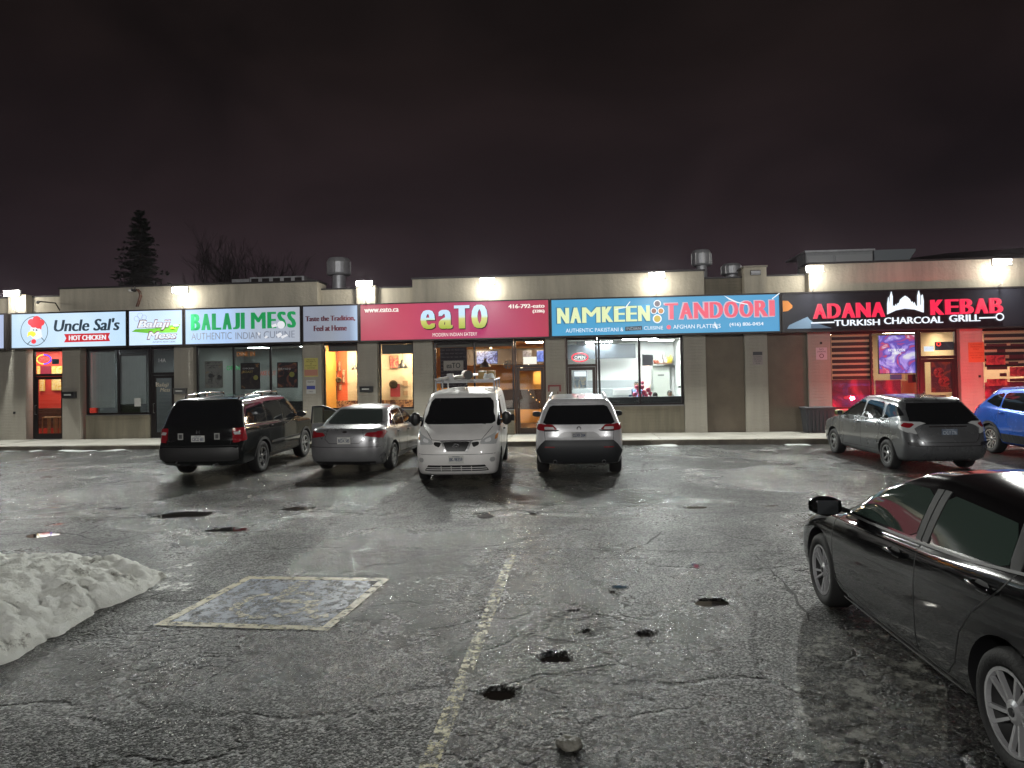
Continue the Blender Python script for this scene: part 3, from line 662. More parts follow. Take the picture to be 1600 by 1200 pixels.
# --- B: curtained shop
BLD = mat('pale_blind', (.70, .76, .74), .8, vary=.08, vscale=2.)
def blind(px0, px1, py0, py1, v, lab, n=8):
    u0, u1 = U(px0, 600, v), U(px1, 600, v); xm = (px0 + px1) / 2; w0, w1 = A(xm, py1, v)[1], A(xm, py0, v)[1]
    t = FT('window_blind', lab, 'blind', (u0 + u1) / 2, v, w0, 'pale blinds in the dark shop'); MB().box(u0, u1, v - .02, v + .03, w1, w1 + .05).build('head_rail', M['alu'], t)
    for k in range(n):
        a = u0 + (u1 - u0) * k / n; b = u0 + (u1 - u0) * (k + 1) / n
        MB().add([(a, v + .012, w0), (b + .01, v - .006, w0), (b + .01, v - .006, w1), (a, v + .012, w1)], [(0, 1, 2, 3)]).build('slat', BLD, t)
blind(138, 179, 549, 637, .34, 'long pale vertical blind in the left pane beside the red door')
blind(187, 228, 556, 631, .36, 'shorter pale vertical blind in the right pane beside the numbered door')
put('green_ledge', 'dark green ledge board at the foot of the curtained window', 'ledge', mat('green_board', (.035, .05, .02), .5), 184, 633, 218, 647, .42, .05)
put('window_notice', 'small white notice low in the curtained window', 'notice', TXW, 210, 622, 220, 635, .19, .006)
q = MB(); tx(q, '14A', 248, 560, 259, 566, .195); fsingle(q, 'door_number', TXW, 'white 14A on the glass over the dark door', 'door number')
t = FT('door_decal', 'white Balaji Mess logo on the dark glass door', 'decal', U(255, 605), .185, 1.6)
q = MB(); tx(q, 'Balaji', 243, 598, 264, 606, .185, off=.02, shear=.25); tx(q, 'Mess', 250, 606, 266, 612, .185, off=.02, shear=.25); q.build('lettering', mat('cream_print', (.62, .52, .36), .5), t)
u, w = A(243, 600, .185); MB().lathe([(.001, .185), (.07, .185)], (u, 0, w), 'y', 12).build('emblem', TXW, t)
# --- C: green lettered shop, three posters hung behind the glass
pict('food_poster', 'pale grey food poster in the left pane of the three pane window', 'poster', 320, 564, 348, 606, .30, mat('poster_grey', (.30, .30, .27), .6), art('postgrey', [(.10, .10, .09), (.30, .30, .27), (.34, .33, .30), (.45, .36, .22)], 3.5), lines=[('NEW AT BALAJI', .15, .05, .85, .10, TXD), ('Mon to Sun special', .12, .14, .88, .19, TXD)])
pict('food_poster', 'dark food poster headed ROAST in the middle pane', 'poster', 376, 567, 406, 608, .30, BLK, art('postdark', [(.015, .015, .014), (.03, .025, .02), (.05, .04, .03), (.42, .20, .06)], 3.2), lines=[('CHICKEN', .12, .18, .70, .24, TXW), ('ROAST', .12, .30, .65, .38, mat('gold_print', (.6, .45, .12), .4))])
pict('food_poster', 'dark food poster headed BIRYANI in the right pane', 'poster', 433, 566, 465, 606, .30, BLK, art('postdark2', [(.015, .013, .012), (.03, .02, .02), (.22, .07, .04), (.5, .25, .09)], 3.0), lines=[('BIRYANI', .06, .22, .66, .30, TXW)])
for i, (px, py, r) in enumerate(((329, 587, 3.6), (342, 588, 2.6), (399.5, 590, 3.8), (456, 585, 4.2))):
    u, w = A(px, py, .285); rr = abs(A(px, py - r, .285)[1] - w)
    fsingle(MB().lathe([(.001, .285), (rr, .285), (rr, .292)], (u, 0, w), 'y', 16), 'poster_disc', mat('olive_disc', (.42, .40, .08), .5) if i > 1 else mat('dark_disc', (.08, .085, .08), .5), ['dark disc at left on the pale food poster', 'smaller dark disc at right on the pale food poster', 'olive price disc on the ROAST poster', 'olive price disc on the BIRYANI poster'][i], 'sticker')
put('dark_banquette', 'long dark seat back behind the three pane window', 'bench', mat('dark_green_seat', (.02, .025, .022), .5), 300, 628, 478, 668, .9, .4)
for i, (px, py, s, c) in enumerate(((384, 553, 'DINE IN', (.75, .25, .04)), (364, 575, 'OPEN', (.1, .8, .25)), (417, 583, 'TAKE OUT', (.75, .2, .14)))):
    q = MB(); tx(q, s, px - (14 if i != 1 else 10), py - 3.5, px + (14 if i != 1 else 10), py + 3.5, 1.6, th=.02, off=.01); fsingle(q, 'lit_word_sign', glow('dim_sign%d' % i, c, .35), ['orange glowing word sign high behind the middle pane', 'green glowing word sign between the left and middle panes', 'red glowing word sign between the middle and right panes'][i], 'lit sign')
# --- D/E: orange eatery
part_v = 2.0
MB().box(U(504, 600, part_v) - .3, U(543, 600, part_v), part_v, part_v + .08, ZS, 3.3).build('interior_wall', mat('orange_red_wall', (.75, .13, .045), .6), B)
MB().box(U(543, 600, part_v) + .002, U(668, 600, part_v), part_v, part_v + .08, ZS, 3.3).build('interior_wall', CREAM, B)
MB().box(U(492, 600, part_v), U(668, 600, part_v), part_v - .03, part_v - .002, ZS, A(600, 625, part_v)[1]).build('patterned_dado', art('dado', [(.05, .02, .02), (.10, .03, .02), (.45, .25, .12), (.06, .02, .02)], 6), B)
for i, (a, b) in enumerate(((513, 558), (597, 645))):
    put('roller_blind', ['rolled grey blind at the top of the narrow window with the red wall', 'rolled grey blind at the top of the narrow window with the cream wall'][i], 'blind', mat('grey_blind', (.16, .17, .16), .8), a, 538, b, (549 if i == 0 else 553), .30, .03)
frs = [(512, 562, 519, 577), (520.5, 550, 526, 564), (528, 564, 533, 580), (534.5, 577, 539.5, 598), (512, 590, 519.5, 612), (521, 580, 527, 596), (520.5, 603, 526.5, 624), (529, 600, 533.5, 610)]
for i, f in enumerate(frs):
    pict('picture_frame', 'small framed picture on the orange red wall, %s' % ['top left', 'highest in the second column', 'tall one right of centre near the top', 'tall one at the right edge', 'lower left above the dado', 'centre of the group', 'lowest in the second column', 'little one low at right'][i], 'picture', *f, part_v - .06, mat('dark_frame', (.09, .03, .015), .5), art('art%d' % (i % 3), [(.3, .12, .05), (.55, .32, .2), (.7, .5, .3)], 6 + i % 3, em=0), 'pictures on the orange red wall', bw=.9)
pict('goddess_picture', 'pink and brown portrait print hung high on the cream wall', 'picture', 609, 555.5, 622.5, 575.5, part_v - .06, mat('brown_frame', (.12, .05, .03), .5), art('portrait', [(.25, .06, .05), (.55, .12, .12), (.7, .35, .15), (.4, .15, .3)], 5), bw=.8)
put('pink_poster', 'plain crimson poster low on the cream wall behind the round basket', 'poster', mat('crimson_card', (.45, .05, .06), .5), 610, 600, 625, 620, part_v - .05, .02)
for i, (px, py, r, lab) in enumerate(((614.5, 600.5, 6.6, 'large dark woven disc on the cream wall'), (529, 593.5, 4.6, 'dark round basket on the orange red wall'))):
    u, w = A(px, py, part_v - .1); rr = abs(A(px, py - r, part_v - .1)[1] - w)
    fsingle(MB().lathe([(.001, part_v - .14), (rr * .3, part_v - .12), (rr * .33, part_v - .15), (rr * .6, part_v - .12), (rr * .64, part_v - .15), (rr, part_v - .11), (rr * .98, part_v - .07)], (u, 0, w), 'y', 24), 'woven_disc', mat('woven_straw', (.09, .065, .03), .8, bump=.5, bscale=60), lab, 'wall basket', 'woven discs', True)
for i, (px, py, r) in enumerate(((633, 599, 4.), (633.5, 614, 3.5))):
    put('small_picture', ['little square picture right of the woven disc', 'little star ornament below the little square picture'][i], 'picture', mat('tan_print', (.4, .26, .15), .6), px - r, py - r, px + r, py + r, part_v - .05, .02)
def pendant(px, pytop, pybot, hw, v, lab, lit=1):
    u, w0 = A(px, pybot, v); w1 = A(px, pytop, v)[1]; r = abs(U(px + hw, pybot, v) - u); hgt = w1 - w0
    t = FT('pendant_lamp', lab, 'pendant lamp', u, v, w0, 'black pendant lamps of the orange eatery')
    MB().lathe([(r, w0), (r * .98, w0 + hgt * .12), (r * .72, w0 + hgt * .42), (r * .34, w0 + hgt * .62), (r * .26, w0 + hgt * .68), (r * .24, w0 + hgt), (.001, w0 + hgt)], (u, v, 0), 'z', 24).build('shade', BLK, t, smooth=True)
    MB().lathe([(.001, w0 + .03), (r * .5, w0 + .035), (r * .4, w0 + .10), (.001, w0 + .12)], (u, v, 0), 'z', 16).build('bulb', glow('warm_bulb', (1, .75, .4), 14), t, smooth=True)
    MB().tube([(u, v, w1), (u, v, 3.3)], .008, 6).build('cord', BLK, t)
pendant(629, 562, 575.5, 8.2, 1.55, 'black dome pendant lamp in front of the cream wall')
pendant(555, 570, 577.5, 5.5, 1.55, 'black dome pendant lamp half hidden by the pilaster edge')
pendant(758, 560, 574, 8.6, 1.4, 'black dome pendant lamp in the wide window above the van')
bn = FT('hanging_banner', 'black banner with rows of grey words and a pale eaTO plaque', 'banner', U(709, 600, .45), .45, A(709, 600, .45)[1])
a, b = U(688, 570, .45), U(730, 570, .45); w0, w1 = A(709, 606, .45)[1], A(709, 543, .45)[1]
MB().box(a, b, .45, .47, w0, w1).build('cloth', mat('black_cloth', (.018, .012, .018), .7), bn)
q = MB(); rs = random.Random(5); wd = ['CURRY', 'MASALA', 'NAAN', 'RICE', 'DAL', 'CHAI', 'TIKKA', 'ROTI', 'ALOO', 'PAV']
for k in range(11):
    y = w1 - .06 - k * (w1 - w0 - .05) / 11; x = a + .02
    while x < b - .10:
        l = rs.uniform(.09, .17); l = min(l, b - .02 - x); put_text(q, rs.choice(wd), x, x + l, y - .045, y, .446, off=.01); x += l + .035
q.build('lettering', mat('grey_print', (.20, .17, .18), .6), bn)
a, b = U(693, 570, .42), U(724, 570, .42); w0, w1 = A(709, 579, .42)[1], A(709, 563.5, .42)[1]
pq = MB().box(a, b, .42, .44, w0, w1).build('plaque', mat('pale_plaque', (.50, .42, .36), .5), bn, bevel=.008)
q = MB(); put_text(q, 'eaTO', a + (b - a) * .15, b - (b - a) * .15, w0 + (w1 - w0) * .25, w1 - (w1 - w0) * .22, .415, th=.004, off=.03); q.build('lettering', TXD, pq)
put('window_header', 'pale roller blind rolled up across the top of the wide eatery window', 'blind', mat('grey_blind2', (.22, .20, .17), .8), 680, 534, 803, 542, .40, .02)
def screen(px0, py0, px1, py1, v, lab, cols, sc, em=1.):
    xm = (px0 + px1) / 2; ym = (py0 + py1) / 2; u0, u1 = U(px0, ym, v), U(px1, ym, v); w0, w1 = A(xm, py1, v)[1], A(xm, py0, v)[1]
    t = FT('television', lab, 'television', (u0 + u1) / 2, v, w0); MB().box(u0 - .02, u1 + .02, v, v + .06, w0 - .02, w1 + .02).build('case', BLK, t, bevel=.005)
    MB().box(u0, u1, v - .005, v - .001, w0, w1).build('screen', art('scr' + str(int(px0)), cols, sc, em=em), t); return t
screen(745, 549, 777, 568, 3.4, 'television with a blue white picture over the van', [(.02, .02, .09), (.10, .12, .45), (.45, .55, .95), (.08, .04, .18)], 7, 1.0)
screen(817, 548, 830, 561, 3.4, 'television with a dim mauve picture in the eatery transom', [(.04, .03, .06), (.2, .18, .3), (.35, .25, .3)], 6, .7)
screen(839, 548, 852, 565, 3.0, 'television with a bright blue picture at the right of the eatery transom', [(.05, .10, .5), (.12, .25, .9), (.55, .5, .8)], 5, 1.1)
put('menu_lightbox', 'bright white lit notice in the eatery transom', 'lit notice', glow('white_notice', (1, .93, .80), 1.3), 817.5, 557.5, 838.5, 569, .6, .03)
put('dark_valance', 'dark brown ceiling valance behind the eatery televisions', 'valance', mat('brown_valance', (.035, .022, .015), .6), 700, 545, 856, 570, 4.4, .05)
u, w = A(793, 570, 1.2); t = FT('wall_fan', 'round silver wall fan in the wide eatery window', 'fan', u, 1.2, w)
MB().lathe([(.13, -.02 + 1.2), (.15, 1.2), (.13, 1.22)], (u, 0, w), 'y', 24).build('guard', M['alu'], t); q = MB()
for k in range(5): an = k * 2 * math.pi / 5; q.add([(u, 1.2, w), (u + .13 * math.cos(an), 1.19, w + .13 * math.sin(an)), (u + .13 * math.cos(an + .8), 1.22, w + .13 * math.sin(an + .8))], [(0, 1, 2)])
q.build('blades', mat('fan_blade', (.20, .25, .27), .4), t)
put('bar_counter', 'dark counter inside the eatery behind the door and van', 'counter', mat('dark_counter', (.06, .03, .02), .4), 740, 609, 852, 640, 2.6, .6)
put('wall_frame_gold', 'orange framed square panel on the wall seen through the eatery door', 'picture', mat('gold_panel', (.65, .36, .08), .5), 833.5, 581, 849, 600, 4.2, .04)
for i, (px, py) in enumerate(((826, 572), (767, 545), (815, 576))):
    u, w = A(px, py, 3.2); fsingle(MB().lathe([(.001, 0), (.035, .0), (.04, .05), (.001, .06)], (u, 3.2, w), 'z', 10), 'spot_bulb', glow('spotb', (1, .8, .5), 8), ['small warm bulb over the eatery door pane', 'small warm bulb right of the banner', 'small warm bulb at the left edge of the eatery door'][i], 'bulb', 'small warm bulbs in the eatery', True)
t = FT('string_lights', 'drooping string of little warm lights inside the eatery door', 'string lights', U(838, 625, 1.2), 1.2, A(838, 640, 1.2)[1])
pts = [A(p, q_, 1.2) for p, q_ in ((826, 610), (829, 616), (833, 621), (838, 625), (843, 628), (848, 628))] ; MB().tube([(a, 1.2, b) for a, b in pts], .004, 5).build('cord', BLK, t)
for a, b in pts: MB().lathe([(.001, b - .02), (.018, b), (.001, b + .02)], (a, 1.2, 0), 'z', 8).build('bulb', glow('fairy', (1, .55, .15), 3), t)
# --- F: white takeaway
put('menu_board', 'long dark grey menu board on the takeaway back wall', 'menu board', mat('board_grey', (.035, .042, .05), .4, vary=.25, vscale=2), 887, 538, 993, 560.5, 4.0, .05)
put('menu_board_bracket', 'white duct box hanging above the menu board behind the takeaway transom', 'duct', mat('duct_grey', (.12, .13, .14), .5), 901, 528, 915, 540, 3.6, .2)
neon('open_sign_red', 'red ringed OPEN neon sign in the takeaway transom', 906, 558.5, 12.5, 6.5, .32, (1, .03, .06), (1, .03, .06), (1, .92, .9), tw=.66, th=.36, e1=1.8)
fr = FT('drinks_fridge', 'upright glass drinks fridge seen through the takeaway door', 'fridge', U(907, 620, 4.2), 4.2, ZS)
a, b = U(895.5, 600, 4.2), U(918, 600, 4.2); MB().box(a, b, 4.2, 4.8, ZS, A(907, 579, 4.2)[1]).build('cabinet', mat('fridge_grey', (.20, .22, .24), .4), fr, bevel=.01)
MB().box(a + .05, b - .05, 4.18, 4.199, A(907, 588, 4.2)[1], A(907, 580.5, 4.2)[1]).build('lit_header', glow('fridge_header', (.9, .97, 1), 1.1), fr)
MB().box(a + .05, b - .05, 4.18, 4.199, .3, A(907, 589.5, 4.2)[1]).build('glass_door', art('fridge_in', [(.05, .10, .14), (.15, .25, .3), (.5, .42, .28), (.2, .3, .4)], 5, em=.35), fr)
put('food_counter', 'pale steel serving counter across the takeaway', 'counter', mat('steel_front', (.42, .46, .47), .35, metal=.3), 893, 607, 1000, 640, 2.8, .6)
put('display_case', 'white food display case on the serving counter', 'display case', mat('case_white', (.6, .63, .63), .4), 958, 608, 987, 617, 2.4, .3)
put('panelled_wainscot', 'grey panelled lower wall behind the serving counter', 'wainscot', mat('wainscot', (.34, .37, .38), .5), 918, 594, 1001, 615, 5.1, .06)
put('washroom_door', 'pale inner door with a small dark sign at the right of the takeaway', 'inner door', mat('pale_door', (.36, .38, .34), .5), 1020, 571, 1047, 628, 4.9, .05, bevel=.01)
put('door_sign', 'tiny dark sign on the pale inner door', 'sign', TXD, 1028, 585, 1037.5, 587.2, 4.87, .02)
put('patterned_panel', 'rose patterned panel between the counter and the inner door', 'panel', art('rosepanel', [(.45, .25, .18), (.6, .5, .42), (.55, .35, .28), (.65, .6, .5)], 9), 1003, 571, 1016, 612, 4.3, .05)
put('hung_sheet', 'blank white sheet hung in the right takeaway pane', 'sheet', mat('sheet_white', (.62, .62, .70), .7), 1003.5, 554, 1020.5, 571.5, .8, .01)
sh = FT('wall_shelf', 'wooden shelf of jars over the pale inner door', 'shelf', U(1035, 567, 4.6), 4.6, A(1035, 567, 4.6)[1])
a, b = U(1021, 567, 4.6), U(1050, 567, 4.6); w = A(1035, 567, 4.6)[1]; MB().box(a, b, 4.6, 4.9, w - .05, w).build('board', M['wood'], sh)
for i, (px, hh_, c) in enumerate(((1024, .16, (.3, .08, .05)), (1028, .14, (.35, .12, .08)), (1033, .15, (.6, .55, .5)), (1037, .40, (.25, .22, .2)), (1040, .2, (.6, .5, .4)), (1044, .24, (.65, .5, .05)), (1048, .30, (.6, .48, .05)))):
    u = U(px, 565, 4.7); fsingle(MB().lathe([(.001, w + .002), (.07, w + .002), (.075, w + hh_ * .7), (.035, w + hh_ * .85), (.035, w + hh_), (.001, w + hh_)], (u, 4.72, 0), 'z', 12), 'jar', mat('jar%d' % i, c, .4), '%s jar on the shelf over the inner door' % ['dark red', 'brown red squat', 'cream squat', 'tall slim grey', 'pale tan', 'yellow', 'tall yellow'][i], 'jar', 'jars on the takeaway shelf', True)
put('wall_socket', 'small black box on the white side wall at the right of the takeaway', 'wall box', BLK, 1060, 603, 1065, 606, 3.0, .03)
put('low_ledge', 'dark ledge along the foot of the takeaway window', 'ledge', mat('dark_ledge', (.03, .035, .037), .5), 940, 620, 1067, 631, .45, .25)
# --- G/H: charcoal grill
def zebra(px0, px1, v, ys, lab):
    u0, u1 = U(px0, 600, v), U(px1, 600, v); t = FT('zebra_blind', lab, 'blind', (u0 + u1) / 2, v, A((px0 + px1) / 2, 640, v)[1], 'striped blinds of the charcoal grill')
    xm = (px0 + px1) / 2
    for y0, y1 in ys: MB().box(u0, u1, v, v + .006, A(xm, y1, v)[1], A(xm, y0, v)[1]).build('slat', mat('zebra_dark', (.055, .035, .035), .6), t)
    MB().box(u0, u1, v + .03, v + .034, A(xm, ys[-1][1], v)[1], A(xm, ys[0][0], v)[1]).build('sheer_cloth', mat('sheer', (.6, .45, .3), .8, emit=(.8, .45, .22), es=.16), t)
zebra(1301, 1365, .32, [(519, 522.5), (526, 531), (534.5, 540), (543, 549.5), (553, 558), (561.5, 567), (570, 576), (579, 584), (587.5, 592.5)], 'striped blind in the left pane of the grill window')
zebra(1540, 1690, .34, [(513, 516), (520.5, 526), (530, 535), (539, 545), (549, 554), (559, 563), (567, 572)], 'striped blind in the far right grill window')
RB = art('red_reflection_glow', [(.03, .003, .006), (.10, .004, .012), (.35, .008, .02), (.95, .02, .05)], 1.1, em=1.5)  # emissive red sheets paint the tail lamp reflections in the window glass
put('red_reflection', 'red reflection painted as a glowing sheet low in the grill window', 'painted reflection', RB, 1301, 593, 1366, 640, .42, .04)
put('red_reflection', 'dimmer red reflection painted as a glowing sheet right of the mullion below the grill screen', 'painted reflection', RB, 1369, 594, 1408, 640, .46, .04)
put('tan_counter', 'tan counter box beside the painted red reflection', 'counter', mat('tan_box', (.45, .25, .12), .6), 1409, 594, 1440, 636, .9, .4)
sc_ = screen(1373.5, 524, 1429.5, 583, .36, 'large bright video screen showing a violet and red food picture', [(.9, .9, 1), (.45, .35, .95), (.12, .10, .55), (.65, .08, .16), (.95, .75, .95)], 2.2, 1.0)
q = MB(); tx(q, 'NOW OPEN', 1388, 545, 1414, 549, .345, off=.03); tx(q, 'HALAL', 1394, 549.5, 1409, 553.5, .345, off=.03); q.build('lettering', glow('screen_txt', (1, 1, 1), 1.2), sc_)
put('teal_card', 'teal card column right of the video screen', 'card', mat('teal2', (.05, .28, .28), .5), 1431, 538, 1437, 566, .5, .02)
put('blue_card', 'blue card under the video screen', 'card', mat('bluec', (.03, .16, .5), .5), 1391, 585, 1409, 593, .55, .02)
put('brown_card', 'brown card under the video screen at right', 'card', mat('brownc', (.16, .03, .04), .5), 1419, 585, 1431, 598, .6, .02)
pict('food_poster', 'orange red food poster on the grill door', 'poster', 1455, 564.5, 1489, 613, .26, mat('dark_red_edge', (.10, .02, .02), .5), art('doorposter', [(.05, .02, .03), (.16, .04, .05), (.70, .09, .03), (.62, .08, .03)], 2.2, em=.25), bw=1)
for i, (px, py, rr_) in enumerate(((1467, 582, 8), (1475, 596, 8.5))):
    u, w = A(px, py, .235); r = abs(A(px, py - rr_, .235)[1] - w); fsingle(MB().lathe([(r, .24), (r, .235), (r * .8, .232), (r * .75, .24), (.001, .24)], (u, 0, w), 'y', 24), 'plate_print', art('plate%d' % i, [(.03, .02, .02), (.22, .07, .05), (.35, .16, .10)], 8), ['upper dark plate printed on the grill door poster', 'lower dark plate printed on the grill door poster'][i], 'print')
put('light_box', 'dark lit sign with a red ring and teal line in the grill transom', 'lit sign', art('tealline', [(.01, .02, .03), (.02, .04, .05), (.04, .2, .22)], 3, em=.6), 1461, 534, 1493, 547, .34, .03)
u, w = A(1466.5, 537.5, .33); rr = abs(A(1466.5, 534, .33)[1] - w); fsingle(MB().lathe([(rr, .33), (rr, .32), (rr * .6, .32), (rr * .6, .33)], (u, 0, w), 'y', 20), 'red_ring', glow('red_ring', (1, .06, .04), 2), 'small glowing red ring in the grill transom', 'lit ring')
put('white_cloud_sign', 'white glowing wavy sign at the left of the grill transom', 'lit sign', glow('whiteneon', (.8, .88, 1), 1.2), 1444, 541, 1459, 549, .36, .02)
for i, (a, b, c, d, cc) in enumerate(((1541, 537, 1573, 541, 0), (1579, 537, 1602, 541, 0), (1541, 555, 1571, 570, 1), (1577, 554, 1600, 560, 0), (1542, 573, 1574, 577.5, 0), (1578, 573, 1602, 588, 1), (1542, 592, 1574, 603, 1), (1578, 591.5, 1602, 596, 0), (1558, 546, 1571, 550.5, 0), (1562, 583, 1573, 588, 0), (1576, 565, 1591, 570, 0))):
    put('menu_card', '%s menu card on the far right window, %s' % ('dark' if not cc else 'red brown picture', ['top left', 'top right', 'upper left picture', 'below the top right card', 'centre left', 'centre right picture', 'bottom left picture', 'bottom right', 'short one under the top left card', 'short one near the bottom left picture', 'short one near the centre right'][i]), 'menu card', mat('card_dark', (.05, .015, .02), .5) if not cc else art('cardpic', [(.12, .02, .03), (.3, .05, .06), (.4, .14, .1)], 6), a, b, c, d, .19, .006, 'menu cards on the far right window')
put('red_reflection', 'red reflection painted as a glowing sheet low in the far right window', 'painted reflection', RB, 1540, 596, 1690, 640, .42, .04)
put('table_dark', 'dark table edge behind the grill door', 'table', M['wood'], 1449, 618, 1498, 623, 1.2, .7)

# ------------------------------------------------------------------ people in the takeaway
def person(label, base, pose, shirt, hair=(.015, .012, .01), skin=(.33, .19, .13), trousers=(.03, .03, .04), face=0.):
    """skinned figure, joints in metres from the floor, facing -v; pose: dict of joints"""
    t = FT('person', label, 'person', *base); u, v, w = base; J = pose
    V = []; Ed = []; Ra = []
    def ch(keys, rr, root=None):
        prev = root
        for k, r in zip(keys, rr): V.append(Vector(J[k]) + Vector((u, v, w)) - t.o); Ra.append(r); V_i = len(V) - 1; (Ed.append((prev, V_i)) if prev is not None else None); prev = V_i
        return prev
    ch(['pel', 'wai', 'che', 'nec', 'hdb'], [.15, .14, .16, .06, .055])
    for s in 'lr':
        e_ = ch([s + 'hip', s + 'kne', s + 'ank', s + 'toe'], [.10, .07, .045, .04], 0)
        e_ = ch([s + 'sho', s + 'elb', s + 'wri', s + 'han'], [.065, .048, .032, .036], 2)
        for k in range(5):
            h = Vector(J[s + 'han']); d = (h - Vector(J[s + 'wri'])).normalized(); sd = Vector((1, 0, 0)) * (k - 2) * .016
            V.append(h + d * (.04 if k else .01) + sd + Vector((u, v, w)) - t.o); Ra.append(.010); Ed.append((e_, len(V) - 1))
            V.append(h + d * (.075 if k else .04) + sd * 1.2 + Vector((0, 0, -.01)) + Vector((u, v, w)) - t.o); Ra.append(.008); Ed.append((len(V) - 2, len(V) - 1))
    me = bpy.data.meshes.new('body'); me.from_pydata(V, Ed, []); ob = bpy.data.objects.new('body', me); COL.objects.link(ob); ob.parent = t.e
    sk = ob.modifiers.new('s', 'SKIN'); 
    for i, r in enumerate(Ra): me.skin_vertices[0].data[i].radius = (r, r); me.skin_vertices[0].data[i].use_root = (i == 0)
    ob.modifiers.new('d', 'SUBSURF').levels = 1; ob.modifiers['d'].render_levels = 1; sk.use_smooth_shade = True
    dg = bpy.context.evaluated_depsgraph_get(); dg.update(); m2 = bpy.data.meshes.new_from_object(ob.evaluated_get(dg)); ob.modifiers.clear(); ob.data = m2
    m2.materials.clear(); ms = [mat('cloth_' + label[:12], shirt, .8), mat('skin%d' % int(skin[0] * 100), skin, .55), mat('trousers', trousers, .8)]
    for m_ in ms: m2.materials.append(m_)
    zl, zh = J['pel'][2] - .02, J['nec'][2] - .01; hl = [Vector(J[s + 'wri']) + Vector((u, v, w)) - t.o for s in 'lr']
    for p in m2.polygons:
        c = p.center; z = c.z + t.o.z - w
        p.material_index = 1 if z > zh or min((c - h).length for h in hl) < .10 else (2 if z < zl + .0 else 0)
    hc = Vector(J['head']) + Vector((u, v, w)); q = MB(); bm = bmesh.new(); bmesh.ops.create_uvsphere(bm, u_segments=20, v_segments=16, radius=1)
    for vv in bm.verts:
        c = vv.co; fz = 1 - .22 * max(0, -c.z) ; vv.co = Vector((c.x * .078 * fz, c.y * .095 * fz, c.z * .118))
        if c.y < -.85 and -.25 < c.z < .1: vv.co.y -= .022 * (1 - abs(c.x) * 2.5)
    rotz = Matrix.Rotation(face, 3, 'Z')
    q.add([rotz @ vv.co + hc for vv in bm.verts], [tuple(x.index for x in f.verts) for f in bm.faces]); hd = q.build('head', ms[1], t, smooth=True); bm.free()
    for s in (-1, 1):
        MB().lathe([(.001, -.004), (.010, 0), (.001, .004)], hc + rotz @ Vector((s * .030, -.089, .012)), 'y', 10).build('eye', mat('eye_dark', (.02, .015, .012), .2), hd)
        MB().lathe([(.001, -.012), (.022, 0), (.001, .012)], hc + rotz @ Vector((s * .080, .005, .0)), 'x', 10).build('ear', ms[1], hd, smooth=True)
    MB().box(hc.x - .024, hc.x + .024, hc.y - .091, hc.y - .080, hc.z - .058, hc.z - .050).build('mouth', mat('lip', (.22, .08, .07), .5), hd)
    q = MB(); V_, F_ = [], []
    for i in range(9):
        th = math.pi * .60 * i / 8
        for j in range(20):
            a = 2 * math.pi * j / 20; cut = 1.0 if math.sin(a) > -.3 else .62; tt = th * cut
            V_.append(hc + rotz @ Vector((.086 * math.sin(tt) * math.cos(a), .103 * math.sin(tt) * math.sin(a), .126 * math.cos(tt))))
    for i in range(8):
        for j in range(20): F_.append((i * 20 + j, i * 20 + (j + 1) % 20, (i + 1) * 20 + (j + 1) % 20, (i + 1) * 20 + j))
    q.add(V_, F_).build('hair', mat('hair_dark', hair, .7), t, smooth=True)
    return t
def pose(bend=0., sit=False, arm=.3, fwd=-1):
    ph = .48 if sit else .92; J = {'pel': (0, 0, ph)}; c, s = math.cos(bend), math.sin(bend)
    def up(l): return (0, fwd * s * l, ph + c * l)
    J['wai'] = up(.18); J['che'] = up(.40); J['nec'] = up(.54); J['hdb'] = up(.60); J['head'] = (0, fwd * s * .70 - .01, ph + c * .72)
    for k, sg in (('l', 1), ('r', -1)):
        J[k + 'hip'] = (sg * .10, 0, ph - .04)
        J[k + 'kne'] = (sg * .13, fwd * .42, ph + .0) if sit else (sg * .11, -.03, .50)
        J[k + 'ank'] = (sg * .13, fwd * .40, .08) if sit else (sg * .12, .02, .08); J[k + 'toe'] = (sg * .13, (fwd * .55 if sit else -.12), .04)
        a = up(.46); J[k + 'sho'] = (sg * .18, a[1], a[2]); J[k + 'elb'] = (sg * .26, a[1] + fwd * arm * .4, a[2] - .26)
        J[k + 'wri'] = (sg * .18, a[1] + fwd * (arm + .15), a[2] - .32); J[k + 'han'] = (sg * .16, a[1] + fwd * (arm + .23), a[2] - .33)
    return J
u = U(996, 600, 2.3); person('person in a blue jacket leaning over the serving counter', (u, 2.35, ZS), pose(.55, False, .35, 1), (.05, .09, .20))
u = U(1046, 600, 2.2); person('bearded person with dark hair seated at the right of the takeaway window', (u, 2.2, ZS), pose(.05, True, .25), (.03, .03, .035), face=.5)
u = U(1022, 600, 1.9); person('person in a dark green hood seated with head down by the window', (u, 1.9, ZS), pose(.35, True, .25), (.03, .05, .035), hair=(.03, .045, .035), face=2.8)
fl = FT('flower_bunch', 'bunch of pink balloons on the window ledge of the takeaway', 'balloons', U(1002, 618, .75), .75, A(1002, 620, .75)[1])
rs = random.Random(3)
for px, py, r in ((992, 616, 4), (998, 611, 4), (995, 605, 3.5), (1004, 605, 3.8), (1007, 613, 4.2), (1013, 609, 4), (1016, 615, 3.6), (1001, 618, 4), (1010, 618, 3.6), (1004, 598, 3)):
    u, w = A(px, py, .8); rr = abs(A(px, py - r, .8)[1] - w); MB().lathe([(.001, w - rr * 1.15), (rr * .5, w - rr * .85), (rr * .95, w - .1 * rr), (rr * .8, w + rr * .6), (.001, w + rr)], (u, .75 + rs.uniform(0, .25), 0), 'z', 12).build('balloon', mat('pink_balloon', (.75, .12, .22), .35), fl, smooth=True)

